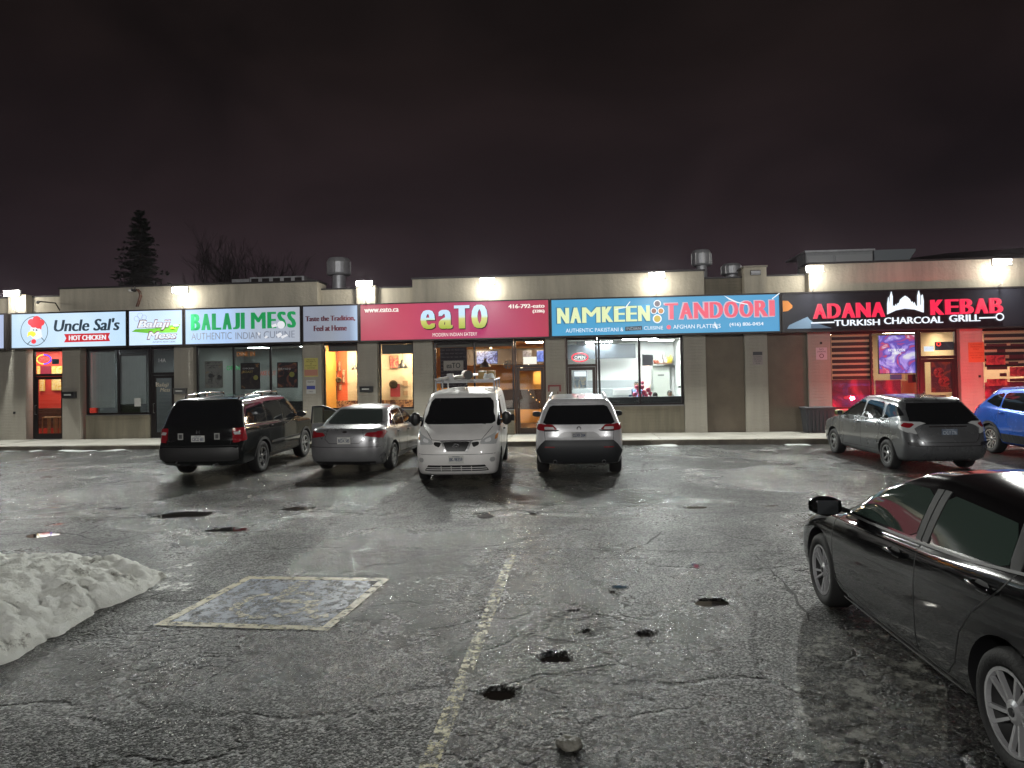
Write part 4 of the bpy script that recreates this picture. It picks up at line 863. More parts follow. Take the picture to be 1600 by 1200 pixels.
# ------------------------------------------------------------------ sign boxes
def sign_mat(name, stops, axis='X', es=1., rough=.35, band=.05):
    m = bpy.data.materials.new(name); m.use_nodes = True; n = m.node_tree; b = n.nodes['Principled BSDF']; lk = n.links.new
    t = n.nodes.new('ShaderNodeTexCoord'); s = n.nodes.new('ShaderNodeSeparateXYZ'); r = n.nodes.new('ShaderNodeValToRGB'); lk(t.outputs['Generated'], s.inputs[0]); lk(s.outputs[axis], r.inputs[0])
    el = r.color_ramp.elements; el[0].position = stops[0][0]; el[0].color = (*stops[0][1], 1); el[1].position = stops[-1][0]; el[1].color = (*stops[-1][1], 1)
    for p, c in stops[1:-1]: x = el.new(p); x.color = (*c, 1)
    q = n.nodes.new('ShaderNodeTexNoise'); q.inputs['Scale'].default_value = 1.3; q.inputs['Detail'].default_value = 2; lk(t.outputs['Object'], q.inputs['Vector'])
    mr = n.nodes.new('ShaderNodeMapRange'); mr.inputs[3].default_value = es * (1 - band * 2); mr.inputs[4].default_value = es * (1 + band * 2); lk(q.outputs['Fac'], mr.inputs[0])
    b.inputs['Base Color'].default_value = (.02, .02, .02, 1); b.inputs['Roughness'].default_value = rough; b.inputs['Specular IOR Level'].default_value = .25
    lk(r.outputs[0], b.inputs['Emission Color']); lk(mr.outputs[0], b.inputs['Emission Strength']); return m
SF = -.31
def signbox(label, px0, px1, face, fm=None, w0=3.27, w1=4.53, edge=.05, v0=-.30, cab=None, group='sign boxes over the shops'):
    a, b = U(px0, 510, v0), U(px1, 510, v0); t = FT('shop_sign', label, 'shop sign', (a + b) / 2, 0, w0, group)
    MB().box(a, b, v0, -.005, w0, w1).build('cabinet', cab or M['frame'], t, bevel=.006)
    q = MB(); e_ = edge; z0, z1 = w0, w1
    q.box(a, b, v0 - .02, v0 - .001, z0, z0 + e_); q.box(a, b, v0 - .02, v0 - .001, z1 - e_, z1); q.box(a, a + e_, v0 - .02, v0 - .001, z0 + e_, z1 - e_); q.box(b - e_, b, v0 - .02, v0 - .001, z0 + e_, z1 - e_)
    q.build('trim', fm or M['frame'], t)
    MB().box(a + e_, b - e_, v0 - .009, v0 - .001, z0 + e_, z1 - e_).build('face', face, t)
    return t
BW = (.52, .72, .92); BW2 = (.66, .84, 1.0)
s0 = signbox('lit pale sign at the far left edge of the picture, cut by the frame', -220, 8.5, sign_mat('face0', [(0, BW), (1, (.42, .50, .72))]))
s1 = signbox("lit white Uncle Sal's HOT CHICKEN sign box", 16.5, 199, sign_mat('face1', [(0, (.50, .68, .85)), (.5, BW2), (1, BW)], 'X', 1.08))
s2 = signbox('small square lit Balaji Mess logo sign with a green swoosh', 200, 287, sign_mat('face2', [(0, (.62, .78, 1)), (1, (.60, .80, 1))], 'X', 1.15))
s3 = signbox('lit white BALAJI MESS sign in green letters', 288, 471, sign_mat('face3', [(0, (.52, .72, .95)), (.35, (.42, .60, .90)), (.62, (.38, .44, .54)), (1, (.36, .39, .45))], 'X', 1.1))
s4 = signbox('dim grey Taste the Tradition, Feel at Home sign', 472, 561, sign_mat('face4', [(0, (.27, .30, .38)), (.5, (.28, .31, .37)), (.85, (.27, .33, .46)), (1, (.45, .62, .85))], 'X', .9))
s5 = signbox('long crimson eaTO modern indian eatery sign', 562, 859, sign_mat('face5', [(0, (.46, .045, .09)), (.25, (.52, .05, .105)), (.62, (.40, .012, .11)), (1, (.45, .032, .075))], 'X', 1.0), edge=.04)
s6 = signbox('long blue NAMKEEN TANDOORI sign', 860, 1220.5, sign_mat('face6', [(0, (.06, .35, .62)), (.5, (.085, .36, .60)), (1, (.075, .34, .62))], 'X', 1.0), edge=.05)
s7 = signbox('long black ADANA KEBAB sign with red letters and white skyline', 1221.5, 1700, mat('gloss_black_face', (.012, .012, .016), .22, spec=.6), edge=.04)
def lett(t, name, m, items, th=.006, v=None, **k):
    vv = (SF - .006) if v is None else v
    for it in items: q = MB(); tx(q, *it, vv, th=th, **k); q.build(name, m, t)
NAVY = mat('navy_print', (.02, .035, .05), .5, emit=(.02, .04, .06), es=.8); REDP = mat('red_print', (.5, .02, .03), .5, emit=(.62, .02, .03), es=.75)
WHL = glow('white_lit', (.9, .95, 1), 1.0); GRNP = mat('green_print', (.01, .2, .07), .5, emit=(.005, .26, .07), es=.8); GRYP = mat('grey_letter', (.15, .16, .2), .5, emit=(.16, .18, .24), es=.7)
def poly(t, name, m, pts, v, th=.004):
    """flat printed shape given by its outline"""
    P = [A(x, y, v) for x, y in pts]; MBq = MB().prism(P, v, v + th); return MBq.build(name, m, t)
def disc(t, name, m, px, py, rx, v, ry=None, ring=0, th=.004, n=28):
    u, w = A(px, py, v); a = abs(U(px + rx, py, v) - u); b = abs(A(px, py - (ry or rx), v)[1] - w)
    P = [(u + a * math.cos(x), w + b * math.sin(x)) for x in np.linspace(0, 2 * math.pi, n, endpoint=False)]
    if not ring: return MB().prism(P, v, v + th).build(name, m, t)
    Q = [(u + (a - ring) * math.cos(x), w + (b - ring) * math.sin(x)) for x in np.linspace(0, 2 * math.pi, n, endpoint=False)]
    return MB().add([(x, v, z) for x, z in P] + [(x, v, z) for x, z in Q], [(i, (i + 1) % n, n + (i + 1) % n, n + i) for i in range(n)]).build(name, m, t)
# sign 1
lett(s1, 'lettering', NAVY, [("Uncle Sal's", 84, 498, 187, 517)], off=.012, shear=.18, bold=.04)
poly(s1, 'ribbon', REDP, [(100, 522), (172, 520), (169, 526.5), (172, 533), (100, 535), (103.5, 528.5)], SF - .004)
lett(s1, 'lettering', WHL, [('HOT CHICKEN', 107.5, 523.6, 165.5, 531.2)], off=.012, bold=.02, v=SF - .012)
disc(s1, 'emblem_ring', NAVY, 53.5, 517.5, 21.5, SF - .004, 23.5, ring=.022, n=40)
poly(s1, 'emblem_shoulder', NAVY, [(42, 538), (47.5, 532), (48.2, 532.6), (43, 538.6)], SF - .005); poly(s1, 'emblem_shoulder', NAVY, [(65, 527), (70, 533), (69.4, 533.7), (64.2, 528)], SF - .005)
poly(s1, 'emblem_head', WHL, [(47.5, 511), (64, 511), (65, 520), (66.5, 527), (56, 531), (50, 528), (47, 519)], SF - .005)
for px, py, r in ((48.5, 503.5, 5), (57, 500, 6.3), (64.5, 504, 5), (53, 506, 6), (60, 508, 5.5)): disc(s1, 'emblem_hat', REDP, px, py, r, SF - .006 - r * .0003)
poly(s1, 'emblem_hat_band', REDP, [(48.5, 506), (65, 508), (64.5, 515), (57, 510.8), (49, 511)], SF - .009)
poly(s1, 'emblem_beak', mat('yellow_print', (.6, .45, .02), .5, emit=(.75, .55, .03), es=.8), [(42.5, 526), (44, 519), (50, 517.3), (55, 519.5), (56, 523), (52, 526.5), (47, 523.5)], SF - .010)
disc(s1, 'emblem_wattle', REDP, 52.5, 533.5, 3.8, SF - .010, 3.6); disc(s1, 'emblem_eye', NAVY, 52.3, 515.5, 1.0, SF - .012); disc(s1, 'emblem_eye', NAVY, 57, 515.8, 1.2, SF - .012)
# sign 2
poly(s2, 'swoosh', mat('leaf_green', (.1, .35, .03), .5, emit=(.14, .42, .04), es=.8), [(205.5, 518.3), (212, 514.5), (240, 513), (262, 509), (282, 506), (276, 519.5), (250, 520), (230, 520.5)], SF - .003)
MAR = mat('maroon_print', (.10, .01, .03), .5, emit=(.12, .015, .04), es=.8)
lett(s2, 'lettering_outline', MAR, [('Balaji', 213.8, 499, 267.4, 516.6), ('Mess', 229, 517, 276.6, 530.6)], off=.022, shear=.25, v=SF - .006, bold=.06)
lett(s2, 'lettering', WHL, [('Balaji', 215, 500.2, 266.2, 515.4), ('Mess', 230.2, 518.2, 275.4, 529.4)], off=.008, shear=.25, v=SF - .014, bold=.03)
lett(s2, 'small_lettering', GRYP, [('AUTHENTIC INDIAN CUISINE', 238.5, 532.6, 274, 535.3)])
for px, py, r in ((213.5, 498, 4), (219, 493.5, 4.5), (225, 496, 4)): disc(s2, 'hat_outline', GRYP, px, py, r, SF - .004 - r * .0003, ring=.008)
disc(s2, 'dish', WHL, 275, 508.5, 5, SF - .012, 2); disc(s2, 'dish', mat('yellow_print', (.6, .45, .02), .5), 270, 513, 3.5, SF - .012, 1.2)
# sign 3, 4
def fat(t, name, m, word, px0, py0, px1, py1, v, cell=.84, bold=.05, off=.015, th=.008, widths={}):
    """condensed bold capitals, one part per letter"""
    ws = [widths.get(c, {'I': .42, 'J': .75, 'M': 1.65, 'W': 1.4, ' ': .4, 'N': 1.08, 'O': 1.05}.get(c, 1.)) for c in word]; tot = sum(ws); x = px0
    for c, w_ in zip(word, ws):
        p1 = x + (px1 - px0) * w_ / tot; f0 = (x - px0) / (px1 - px0); dy = (py1 - py0) * 0; sl = -(px1 - px0) * .030
        if c != ' ':
            q = MB(); bo = bold * (.7 if c in 'MW' else 1); tx(q, c, x, py0 + sl * (f0 - .5), x + (p1 - x) * cell, py1 + sl * (f0 - .5), v, th=th, off=off * (.4 if c in 'MW' else 1), bold=bo); q.build(name, m, t)
        x = p1
fat(s3, 'letter', GRNP, 'BALAJI', 298, 489.5, 383, 515, SF - .008, cell=.90, bold=.085); fat(s3, 'letter', GRNP, 'MESS', 392, 487, 464, 512.5, SF - .008, cell=.90, bold=.085)
lett(s3, 'small_lettering', GRYP, [('AUTHENTIC', 299, 519.6, 362, 530.5), ('INDIAN', 368, 519, 407, 529.5), ('CUISINE', 412, 517, 460.5, 528)], off=-.006)
DRD = mat('dark_red_print', (.05, .012, .02), .5, emit=(.06, .01, .02), es=.6)
lett(s4, 'lettering', DRD, [('Taste the Tradition,', 477, 493.3, 555, 502.6), ('Feel at Home', 490, 508.3, 542, 517)], off=.008, bold=.03)
# sign 5
CRW = glow('cream_lit', (.95, .85, .78), .95)
lett(s5, 'lettering', CRW, [('www.eato.ca', 569, 481.2, 623, 487.8), ('416-792-eato', 794, 475, 851, 481.3), ('(3286)', 832, 483.8, 851, 489.6)], off=.004, bold=.02)
lett(s5, 'small_lettering', CRW, [('MODERN INDIAN EATERY', 676, 519.8, 745.5, 525.2)], off=.005)
ETG = sign_mat('eato_gradient', [(0, (.36, .44, .03)), (.42, (.62, .62, .16)), (.50, (.60, .80, .70)), (.62, (.55, .80, .98)), (1, (.62, .80, 1.0))], 'Z', 1.0)
DKM = mat('dark_letter_back', (.03, .006, .02), .5)  # dark offset backing behind each raised letter
ch_ = [('e', 657, 484.5, 679.5, 514), ('a', 685, 484, 707, 513.5), ('T', 709.5, 477, 733.5, 513), ('O', 736.5, 476, 761.5, 512.5)]
for c, a, b, d, e_ in ch_:
    kk = dict(off=.012, bold=.10 if c in 'ea' else .14)
    lett(s5, 'letter_edge', DKM, [(c, a + .6, b + .8, d + 1.6, e_ + 1.6)], v=SF - .02, th=.02, **kk); lett(s5, 'letter', ETG, [(c, a, b, d, e_)], v=SF - .045, th=.02, **kk)
# sign 6
CYL = glow('pale_yellow_lit', (.82, .92, .50), .95); PNK = glow('pink_lit', (.92, .13, .20), .95); PNE = glow('pink_edge', (.85, .62, .72), .8)
fat(s6, 'letter_outline', mat('deep_blue_edge', (.02, .12, .22), .5, emit=(.02, .14, .25), es=.8), 'NAMKEEN', 868.5, 478, 1016, 504.2, SF - .003, cell=.98, bold=.115, off=.02)
fat(s6, 'letter', CYL, 'NAMKEEN', 870.5, 479, 1017, 503.2, SF - .012, cell=.93, bold=.075)
fat(s6, 'letter_outline', PNE, 'TANDOORI', 1037, 470.2, 1210, 497.4, SF - .003, cell=.98, bold=.115, off=.02)
fat(s6, 'letter', PNK, 'TANDOORI', 1038.8, 471.4, 1211.5, 496, SF - .012, cell=.93, bold=.07)
lett(s6, 'small_lettering', WHL, [('AUTHENTIC PAKISTANI &', 884, 512.6, 974, 518.6), ('CUISINE', 1006, 509.6, 1036, 515), ('AFGHAN PLATTERS', 1052, 506.8, 1126, 513)], off=-.002)
lett(s6, 'phone_lettering', WHL, [('(416) 806-0454', 1140, 503.6, 1193, 510.6)], off=.02)
poly(s6, 'black_patch', mat('patch_black', (.02, .02, .03), .5), [(977, 510.6), (1003, 509.2), (1003, 515.8), (977, 517.2)], SF - .006)
lett(s6, 'patched_lettering', mat('faint_white', (.2, .25, .3), .5, emit=(.2, .26, .3), es=.5), [('INDIAN', 979, 511, 1001, 515.6)], v=SF - .012)
for i, (px, py, r) in enumerate(((1027, 474.5, 5.8), (1021.7, 485.8, 5), (1032.7, 485.8, 5.2), (1027, 498, 7))):
    disc(s6, 'dish_rim', WHL, px, py, r, SF - .008 - i * .0007, ring=0); disc(s6, 'dish', glow('dish%d' % i, [(.16, .12, .16), (.35, .12, .08), (.70, .28, .04), (.75, .55, .05)][i], .8), px, py, r * .74, SF - .014 - i * .0007)
disc(s6, 'leaf_emblem', PNK, 1045, 511.2, 3.5, SF - .006)
# torn and peeling places in the printed film show the white diffuser
for pts in ([(1131, 461.5), (1140, 466), (1152, 471.5), (1169, 475), (1168, 476.3), (1152, 473.3), (1139, 468)], [(1206, 466.5), (1217.3, 457.6), (1218.6, 458.6), (1207, 467.6)], [(1117, 502), (1118.2, 507), (1121.5, 513.5), (1120, 514.5), (1116, 508)], [(960, 483.5), (977, 479.5), (984, 471), (985, 471.6), (978.5, 480.5), (961, 484.4)]):
    poly(s6, 'torn_film', WHL, pts, SF - .020)
for pts in ([(424, 508), (431, 505.5), (433, 510), (425, 512)], [(431, 523), (438, 519.5), (441, 523), (435, 528)], [(438, 526), (448, 522), (450, 524.5), (441, 529)], [(413, 527), (417, 524), (418.5, 527), (414.5, 529)], [(403, 519), (407, 521), (404, 525)]):
    poly(s3, 'peeled_film', glow('peel', (.85, .86, .9), .9), pts, SF - .016)
disc(s3, 'peeled_film', glow('peel', (.85, .86, .9), .9), 439, 507.5, 6, SF - .018)
# sign 7: channel letters standing off the face
REDL = glow('red_channel', (1.0, .012, .075), 1.0); WHC = glow('white_channel', (.85, .92, 1), 1.15)
def split_letters(t, name, m, word, px0, py0, px1, py1, v, th, off):
    q = MB(); tx(q, word, px0, py0, px1, py1, v, th=th, off=off); par = list(range(len(q.v)))
    def f(a):
        while par[a] != a: par[a] = par[par[a]]; a = par[a]
        return a
    for fc in q.f:
        for b in fc[1:]: par[f(b)] = f(fc[0])
    gr = {}
    for i, fc in enumerate(q.f): gr.setdefault(f(fc[0]), []).append(fc)
    for fs in gr.values():
        ids = sorted({i for fc in fs for i in fc}); mp_ = {i: k for k, i in enumerate(ids)}; MB().add([q.v[i] for i in ids], [tuple(mp_[i] for i in fc) for fc in fs]).build(name, m, t)
fat(s7, 'letter', REDL, 'ADANA', 1271, 473, 1385, 496, SF - .07, cell=.92, bold=.06, th=.06); fat(s7, 'letter', REDL, 'KEBAB', 1455, 466.5, 1570, 490, SF - .07, cell=.90, bold=.06, th=.06)
for wd_, a, b, c, d in (('TURKISH', 1304, 499.3, 1375, 508.6), ('CHARCOAL', 1382, 495, 1474, 505.4), ('GRILL', 1484, 491.5, 1532, 502.2)): split_letters(s7, 'letter', WHC, wd_, a, b, c, d, SF - .05, .04, .018)
poly(s7, 'skewer', WHC, [(1268, 503.6), (1304, 502.4), (1304, 504.4), (1268, 505.6)], SF - .05, .04); poly(s7, 'skewer', WHC, [(1531, 495.6), (1556, 494.8), (1556, 497), (1531, 497.8)], SF - .05, .04)
disc(s7, 'skewer_ring', WHC, 1562.3, 495, 6.8, SF - .05, 6.2, ring=.04)
sky = [(1387, 491), (1387, 474), (1388.6, 464), (1390, 474), (1390, 480), (1391, 480), (1391, 463), (1393, 455.5), (1395, 463), (1395, 482), (1397, 477), (1399, 480), (1400, 475), (1402, 479), (1403, 474), (1405.5, 473), (1407, 468), (1411, 464.5), (1414.5, 462), (1418, 464), (1422, 467.5), (1424, 472), (1426, 471), (1428, 476), (1429, 472), (1431, 477), (1434, 479), (1434, 462), (1436, 454), (1438, 462), (1438, 476), (1440, 476), (1440, 462), (1441.8, 460), (1443.5, 470), (1443.5, 488), (1430, 483.5), (1415, 482), (1400, 485)]
poly(s7, 'skyline_emblem', WHC, sky, SF - .05, .04)
for pts in ([(1233, 508), (1257, 497), (1262, 495), (1265, 499), (1270, 503), (1300, 512.5), (1230, 514)],): poly(s7, 'grey_reflection', mat('grey_reflection_blue', (.08, .12, .17), .5, emit=(.10, .17, .24), es=.6), pts, SF - .003, .002)  # grey-blue reflection in the gloss face, painted as a dim glowing shape
poly(s7, 'orange_reflection', mat('orange_reflection', (.3, .1, .02), .5, emit=(.5, .18, .02), es=.6), [(1222.8, 470), (1231, 470), (1238, 477), (1238, 481), (1231, 486), (1222.8, 487)], SF - .003, .002)  # orange reflection in the gloss face, painted as a dim glowing shape

# ------------------------------------------------------------------ flood lamps on the sign boxes
LAMPS = [(18, 458, 12), (281, 453, 11.5), (569, 443, 12), (761, 439, 11), (1026, 430, 12), (1273, 420, 13), (1566, 409, 14)]
lens = glow('flood_lens', (1, .97, .90), 60)
for i, (px, py, hw) in enumerate(LAMPS):
    v = -.48; u, w = A(px, py, v); hw_ = abs(U(px + hw, py, v) - u)
    t = FT('flood_lamp', 'glowing white flood lamp %s' % ['at the far left end of the roofline', "over the green lettered sign's left end", 'on the roof pier over the crimson sign', 'over the middle of the crimson sign', 'over the middle of the blue sign', 'at the left end of the black sign', 'at the right end of the black sign'][i], 'flood lamp', u, v, 4.53, 'flood lamps along the shop roofline')
    MB().box(u - hw_ - .02, u + hw_ + .02, v, v + .09, w - .10, w + .10).build('housing', M['galv'], t, bevel=.01)
    MB().box(u - hw_, u + hw_, v - .012, v - .001, w - .08, w + .085).build('lens', lens, t)
    MB().box(u - hw_ - .03, u + hw_ + .03, v - .03, v + .02, w - .125, w - .103).build('visor', M['alu'], t)
    MB().tube([(u, v + .05, w - .10), (u, v + .05, 4.62), (u, -.15, 4.53)], .012, 6).build('pole', M['galv'], t)
    ld = bpy.data.lights.new('flood_light', 'SPOT'); ld.energy = FLOOD; ld.spot_size = R(158); ld.spot_blend = 1.0; ld.shadow_soft_size = .10; ld.color = (.97, 1, .94)
    lo = bpy.data.objects.new('flood_light', ld); COL.objects.link(lo); d = (-VV * .60 + Vector((0, 0, -.72))).normalized()
    lo.matrix_world = Matrix.Translation(WP(u, v - .14, w)) @ d.to_track_quat('-Z', 'Y').to_matrix().to_4x4()
    ld = bpy.data.lights.new('flood_spill', 'POINT'); ld.energy = 60; ld.shadow_soft_size = .10; ld.color = (1, .95, .84)
    lo = bpy.data.objects.new('flood_spill', ld); COL.objects.link(lo); lo.location = WP(u, v - .02, w - .22)

# ------------------------------------------------------------------ small fittings on the shop front
def fthing_box(name, label, cat, m, px0, py0, px1, py1, v, th, group=None, bevel=.004): return fsingle(fbox(px0, py0, px1, py1, v, th), name, m, label, cat, group, bevel=bevel)
def mailbox(px, py, wpx, hpx, lab, m, open_=False):
    u, w = A(px, py); a = abs(U(px + wpx / 2, py) - u); b = abs(A(px, py - hpx / 2)[1] - w); t = FT('mailbox', lab, 'mailbox', u, -.14, w - b, 'mailboxes on the pilasters')
    if open_:
        q = MB(); q.box(u - a, u + a, -.10, -.005, w + b - .05, w + b); q.box(u - a, u - a + .05, -.10, -.005, w - b * .2, w + b - .051); q.box(u + a - .05, u + a, -.10, -.005, w - b * .2, w + b - .051); q.build('bracket', m, t)
        q = MB(); q.box(u - a * .5 - .01, u - a * .5 + .015, -.06, -.005, w - b, w - b * .21); q.box(u + a * .5 - .01, u + a * .5 + .015, -.06, -.005, w - b, w - b * .21); q.build('leg', m, t); MB().box(u - a + .052, u + a - .052, -.04, -.006, w - b * .1, w + b - .06).build('back_plate', mat('greyplate', (.3, .27, .23), .5), t); return
    MB().box(u - a, u + a, -.14, -.005, w - b, w + b * .8).build('body', m, t, bevel=.012)
    MB().box(u - a - .01, u + a + .01, -.155, -.004, w + b * .8 + .002, w + b).build('lid', m, t, bevel=.006)
    MB().box(u - a * .6, u + a * .5, -.146, -.141, w - b * .2, w + b * .3).build('label', mat('lblgrey', (.3, .3, .28), .5), t)
    MB().tube([(u + a * .4, -.10, w - b), (u + a * .4, -.10, w - b - .06)], .012, 6).build('key_ring', M['alu'], t)
mailbox(110.5, 617, 20, 10, 'black mailbox between the red door and the curtained window', BLK); mailbox(283.5, 611, 19, 9, 'grey metal mailbox on the pilaster between the numbered door and the three pane window', mat('mb_grey', (.10, .10, .10), .4, metal=.4)); mailbox(573.5, 608, 20, 9, 'black mailbox between the two narrow eatery windows', BLK)
mailbox(866.5, 610, 20, 17, 'red metal mailbox bracket beside the takeaway door', mat('rust_red', (.18, .02, .02), .5), True)
def notice(px0, py0, px1, py1, lab, m, rows, tm, cat='notice', head=None):
    xm = (px0 + px1) / 2; ym = (py0 + py1) / 2; u0, u1 = U(px0, ym), U(px1, ym); w0, w1 = A(xm, py1)[1], A(xm, py0)[1]
    t = FT('notice', lab, cat, (u0 + u1) / 2, 0, w0); MB().box(u0, u1, -.012, -.001, w0, w1).build('board', m, t)
    for s, a, b, c, d in rows:
        q = MB(); put_text(q, s, u0 + (u1 - u0) * a, u0 + (u1 - u0) * c, w1 - (w1 - w0) * d, w1 - (w1 - w0) * b, -.015, off=.01); q.build('lettering', tm, t)
    if head: MB().box(u0 + .01, u1 - .01, -.0145, -.0125, w1 - (w1 - w0) * head[1], w1 - (w1 - w0) * head[0]).build('band', head[2], t)
notice(475.5, 559.5, 497, 588.5, 'yellow parking notice with a faded red lower half', mat('yel_notice', (.52, .46, .12), .5), [('PRIVATE', .2, .06, .8, .13, ), ('PROPERTY', .15, .16, .85, .23), ('8', .45, .27, .55, .34), ('PARKING FOR', .1, .38, .9, .45), ('CUSTOMERS', .2, .50, .8, .57)], mat('brown_print', (.12, .10, .03), .5), head=(.62, .95, mat('faded_red', (.45, .20, .14), .5)))
notice(479, 594, 493, 615, 'white accessible parking plate with a blue square', mat('white_plate', (.5, .5, .48), .5), [('PERMIT', .15, .08, .85, .2), ('ONLY', .25, .8, .75, .9)], TXD, head=(.42, .68, mat('blue_sq', (.04, .06, .3), .5)))
notice(1176, 549, 1191.5, 570, 'small grey warning notice with a black heading on the blank pilaster', mat('grey_notice', (.30, .26, .25), .6), [('NO PARKING', .1, .36, .9, .46), ('FIRE ROUTE', .1, .52, .9, .62), ('TOW AWAY', .15, .68, .85, .78), ('ZONE', .3, .84, .7, .93)], TXD, head=(.04, .28, TXD))
notice(1275, 543, 1292, 562, 'small white no smoking sign on the pilaster left of the grill', mat('white_sign', (.52, .46, .50), .5), [('NO', .3, .08, .7, .22), ('SMOKING', .1, .28, .9, .4)], TXD)
u, w = A(1283.5, 556); ring_o = MB().lathe([(.07, -.018), (.07, -.014), (.05, -.014), (.05, -.018), (.07, -.018)], (u, 0, w), 'y', 20); fsingle(ring_o, 'prohibition_ring', mat('ring_dark', (.12, .03, .05), .5), 'dark red ring printed at the foot of the no smoking sign', 'symbol')
notice(1513, 535, 1537.5, 566, 'orange brown permit board on the red lit pilaster', mat('orange_notice', (.45, .16, .06), .5), [('CUSTOMER', .1, .06, .9, .14), ('PARKING', .15, .18, .85, .26), ('ONLY', .3, .30, .7, .38), ('UNAUTHORIZED', .05, .50, .95, .56), ('VEHICLES WILL', .05, .62, .95, .68), ('BE TOWED', .2, .74, .8, .80)], mat('dkred_print', (.16, .02, .01), .5))
for i, (px, py, lab) in enumerate(((22, 645, 'small dark outlet box low on the far left wall'), (1283, 536, 'tiny dark bolt hole above the no smoking sign'), (1531, 588, 'dark bolt hole below the orange board'))):
    fthing_box('wall_box', lab, 'wall box', BLK, px - 1.6, py - 1.8, px + 1.6, py + 1.8, -.02, .03, bevel=0)
pb = FT('storage_bin', 'dark grey ribbed plastic storage bin against the wall', 'bin', U(1276, 655, -.5), -.35, ZS)
a, b = U(1257, 655, -.5), U(1303, 655, -.5); wt = A(1278, 636, -.5)[1]
MB().add([(a + .06, -.58, ZS), (b - .06, -.58, ZS), (b - .06, -.14, ZS), (a + .06, -.14, ZS), (a, -.62, wt - .07), (b, -.62, wt - .07), (b, -.10, wt - .07), (a, -.10, wt - .07)], [(0, 3, 2, 1), (4, 5, 6, 7), (0, 1, 5, 4), (1, 2, 6, 5), (2, 3, 7, 6), (3, 0, 4, 7)]).build('body', mat('bin_grey', (.045, .048, .055), .5), pb, bevel=.01)
for k in range(7): x = a + .10 + k * (b - a - .2) / 6; MB().box(x - .02, x + .02, -.632, -.585, ZS + .05, wt - .09).build('rib', mat('bin_grey', (.045, .048, .055), .5), pb)
MB().box(a - .03, b + .03, -.65, -.07, wt - .068, wt).build('lid', mat('bin_lid', (.05, .052, .058), .5), pb, bevel=.015)
def camera_on_wall(px, py, lab):
    u, w = A(px, py, -.35); t = FT('security_camera', lab, 'camera', u, -.1, w)
    MB().tube([(u + .45, .2, w - .35), (u + .45, -.1, w - .02), (u, -.35, w + .03)], .022, 8).build('bracket', M['frame'], t)
    MB().lathe([(.05, w + .03), (.06, w), (.05, w - .04), (.001, w - .075)], (u, -.35, 0), 'z', 16).build('dome', mat('cam_dome', (.25, .25, .25), .2), t, smooth=True)
camera_on_wall(59, 472, 'small dome camera on a dark bracket above the red hat sign')
t = FT('cable_conduit', 'twisted rusty cable bundle over the small logo sign', 'cable', U(218, 455, -.1), -.1, 4.53)
for k in range(3):
    pts = [(*[A(px + k * 1.4 - 1.4, py, -.12)[0]], -.12 - .02 * math.sin(k * 2), A(px, py, -.12)[1]) for px, py in ((214, 479), (217, 470), (219.5, 462), (218, 456), (214, 452))]
    MB().tube(pts, .018, 6).build('cable', mat('rusty', (.16, .07, .045), .7), t, smooth=True)
for i, px in enumerate((203, 208)):
    u, w = A(px, 454 - i * .5, -.2); s = FT('security_camera', ['left of two small cameras under the coping by the cable bundle', 'right of two small cameras under the coping by the cable bundle'][i], 'camera', u, -.2, w)
    MB().lathe([(.001, -.26), (.035, -.255), (.045, -.18), (.04, -.08)], (u, 0, w), 'y', 14).build('body', BLK if i else M['white'], s, smooth=True); MB().box(u - .015, u + .015, -.12, -.065, w, w + .14).build('mount', M['alu'], s)

# ------------------------------------------------------------------ on the roof
def roofbox(name, lab, cat, px0, py0, px1, py1, v, dep, m, parts=()):
    xm = (px0 + px1) / 2; ym = (py0 + py1) / 2; u0, u1 = U(px0, ym, v), U(px1, ym, v); w1 = A(xm, py0, v)[1]; t = FT(name, lab, cat, (u0 + u1) / 2, v, 4.6)
    MB().box(u0, u1, v, v + dep, 4.6, w1).build('casing', m, t, bevel=.01); return t, u0, u1, w1
t, u0, u1, w1 = roofbox('rooftop_unit', 'low grey rooftop duct box behind the left parapet', 'rooftop unit', 390, 432, 475, 445, 3.5, 1.6, M['galv'])
for k in range(5): x = u0 + (u1 - u0) * (k + .5) / 5; MB().box(x - .14, x + .14, 3.47, 3.499, w1 - .22, w1 - .06).build('vent_slot', M['frame'], t)
t2, u0, u1, w1 = roofbox('rooftop_duct', 'short low duct left of the rooftop duct box', 'duct', 362, 436, 389, 445, 3.8, .6, M['galv'])
def fan(name, lab, px, py0, py1, hw, v, ribs=8, lo=None):
    u = U(px, (py0 + py1) / 2, v); r = abs(U(px + hw, py0, v) - u); wt_, wb_ = A(px, py0, v)[1], A(px, py1, v)[1]; t = FT(name, lab, 'roof vent', u, v, 4.6); hgt = wt_ - wb_
    MB().lathe([(r * .55, 4.6), (r * .55, wb_), (r * .9, wb_ + hgt * .02), (r, wb_ + hgt * .12), (r, wt_ - hgt * .25), (r * .85, wt_ - .02), (r * .8, wt_), (.001, wt_)], (u, v, 0), 'z', 28).build('drum', M['galv'], t, smooth=False)
    for k in range(ribs): a = 2 * math.pi * k / ribs; MB().box(u + r * 1.01 * math.cos(a) - .015, u + r * 1.01 * math.cos(a) + .015, v + r * 1.01 * math.sin(a) - .015, v + r * 1.01 * math.sin(a) + .015, wb_ + hgt * .1, wt_ - hgt * .2).build('rib', M['alu'], t)
fan('exhaust_fan', 'wide shiny drum exhaust fan over the dim grey sign', 529.5, 404, 431, 18, 4.0); fan('exhaust_fan', 'small shiny upblast fan over the blue sign right end', 1096, 391.5, 416, 15, 4.0); fan('roof_vent', 'low wide round vent left of the capped pier', 1143, 413, 430, 16, 4.5)
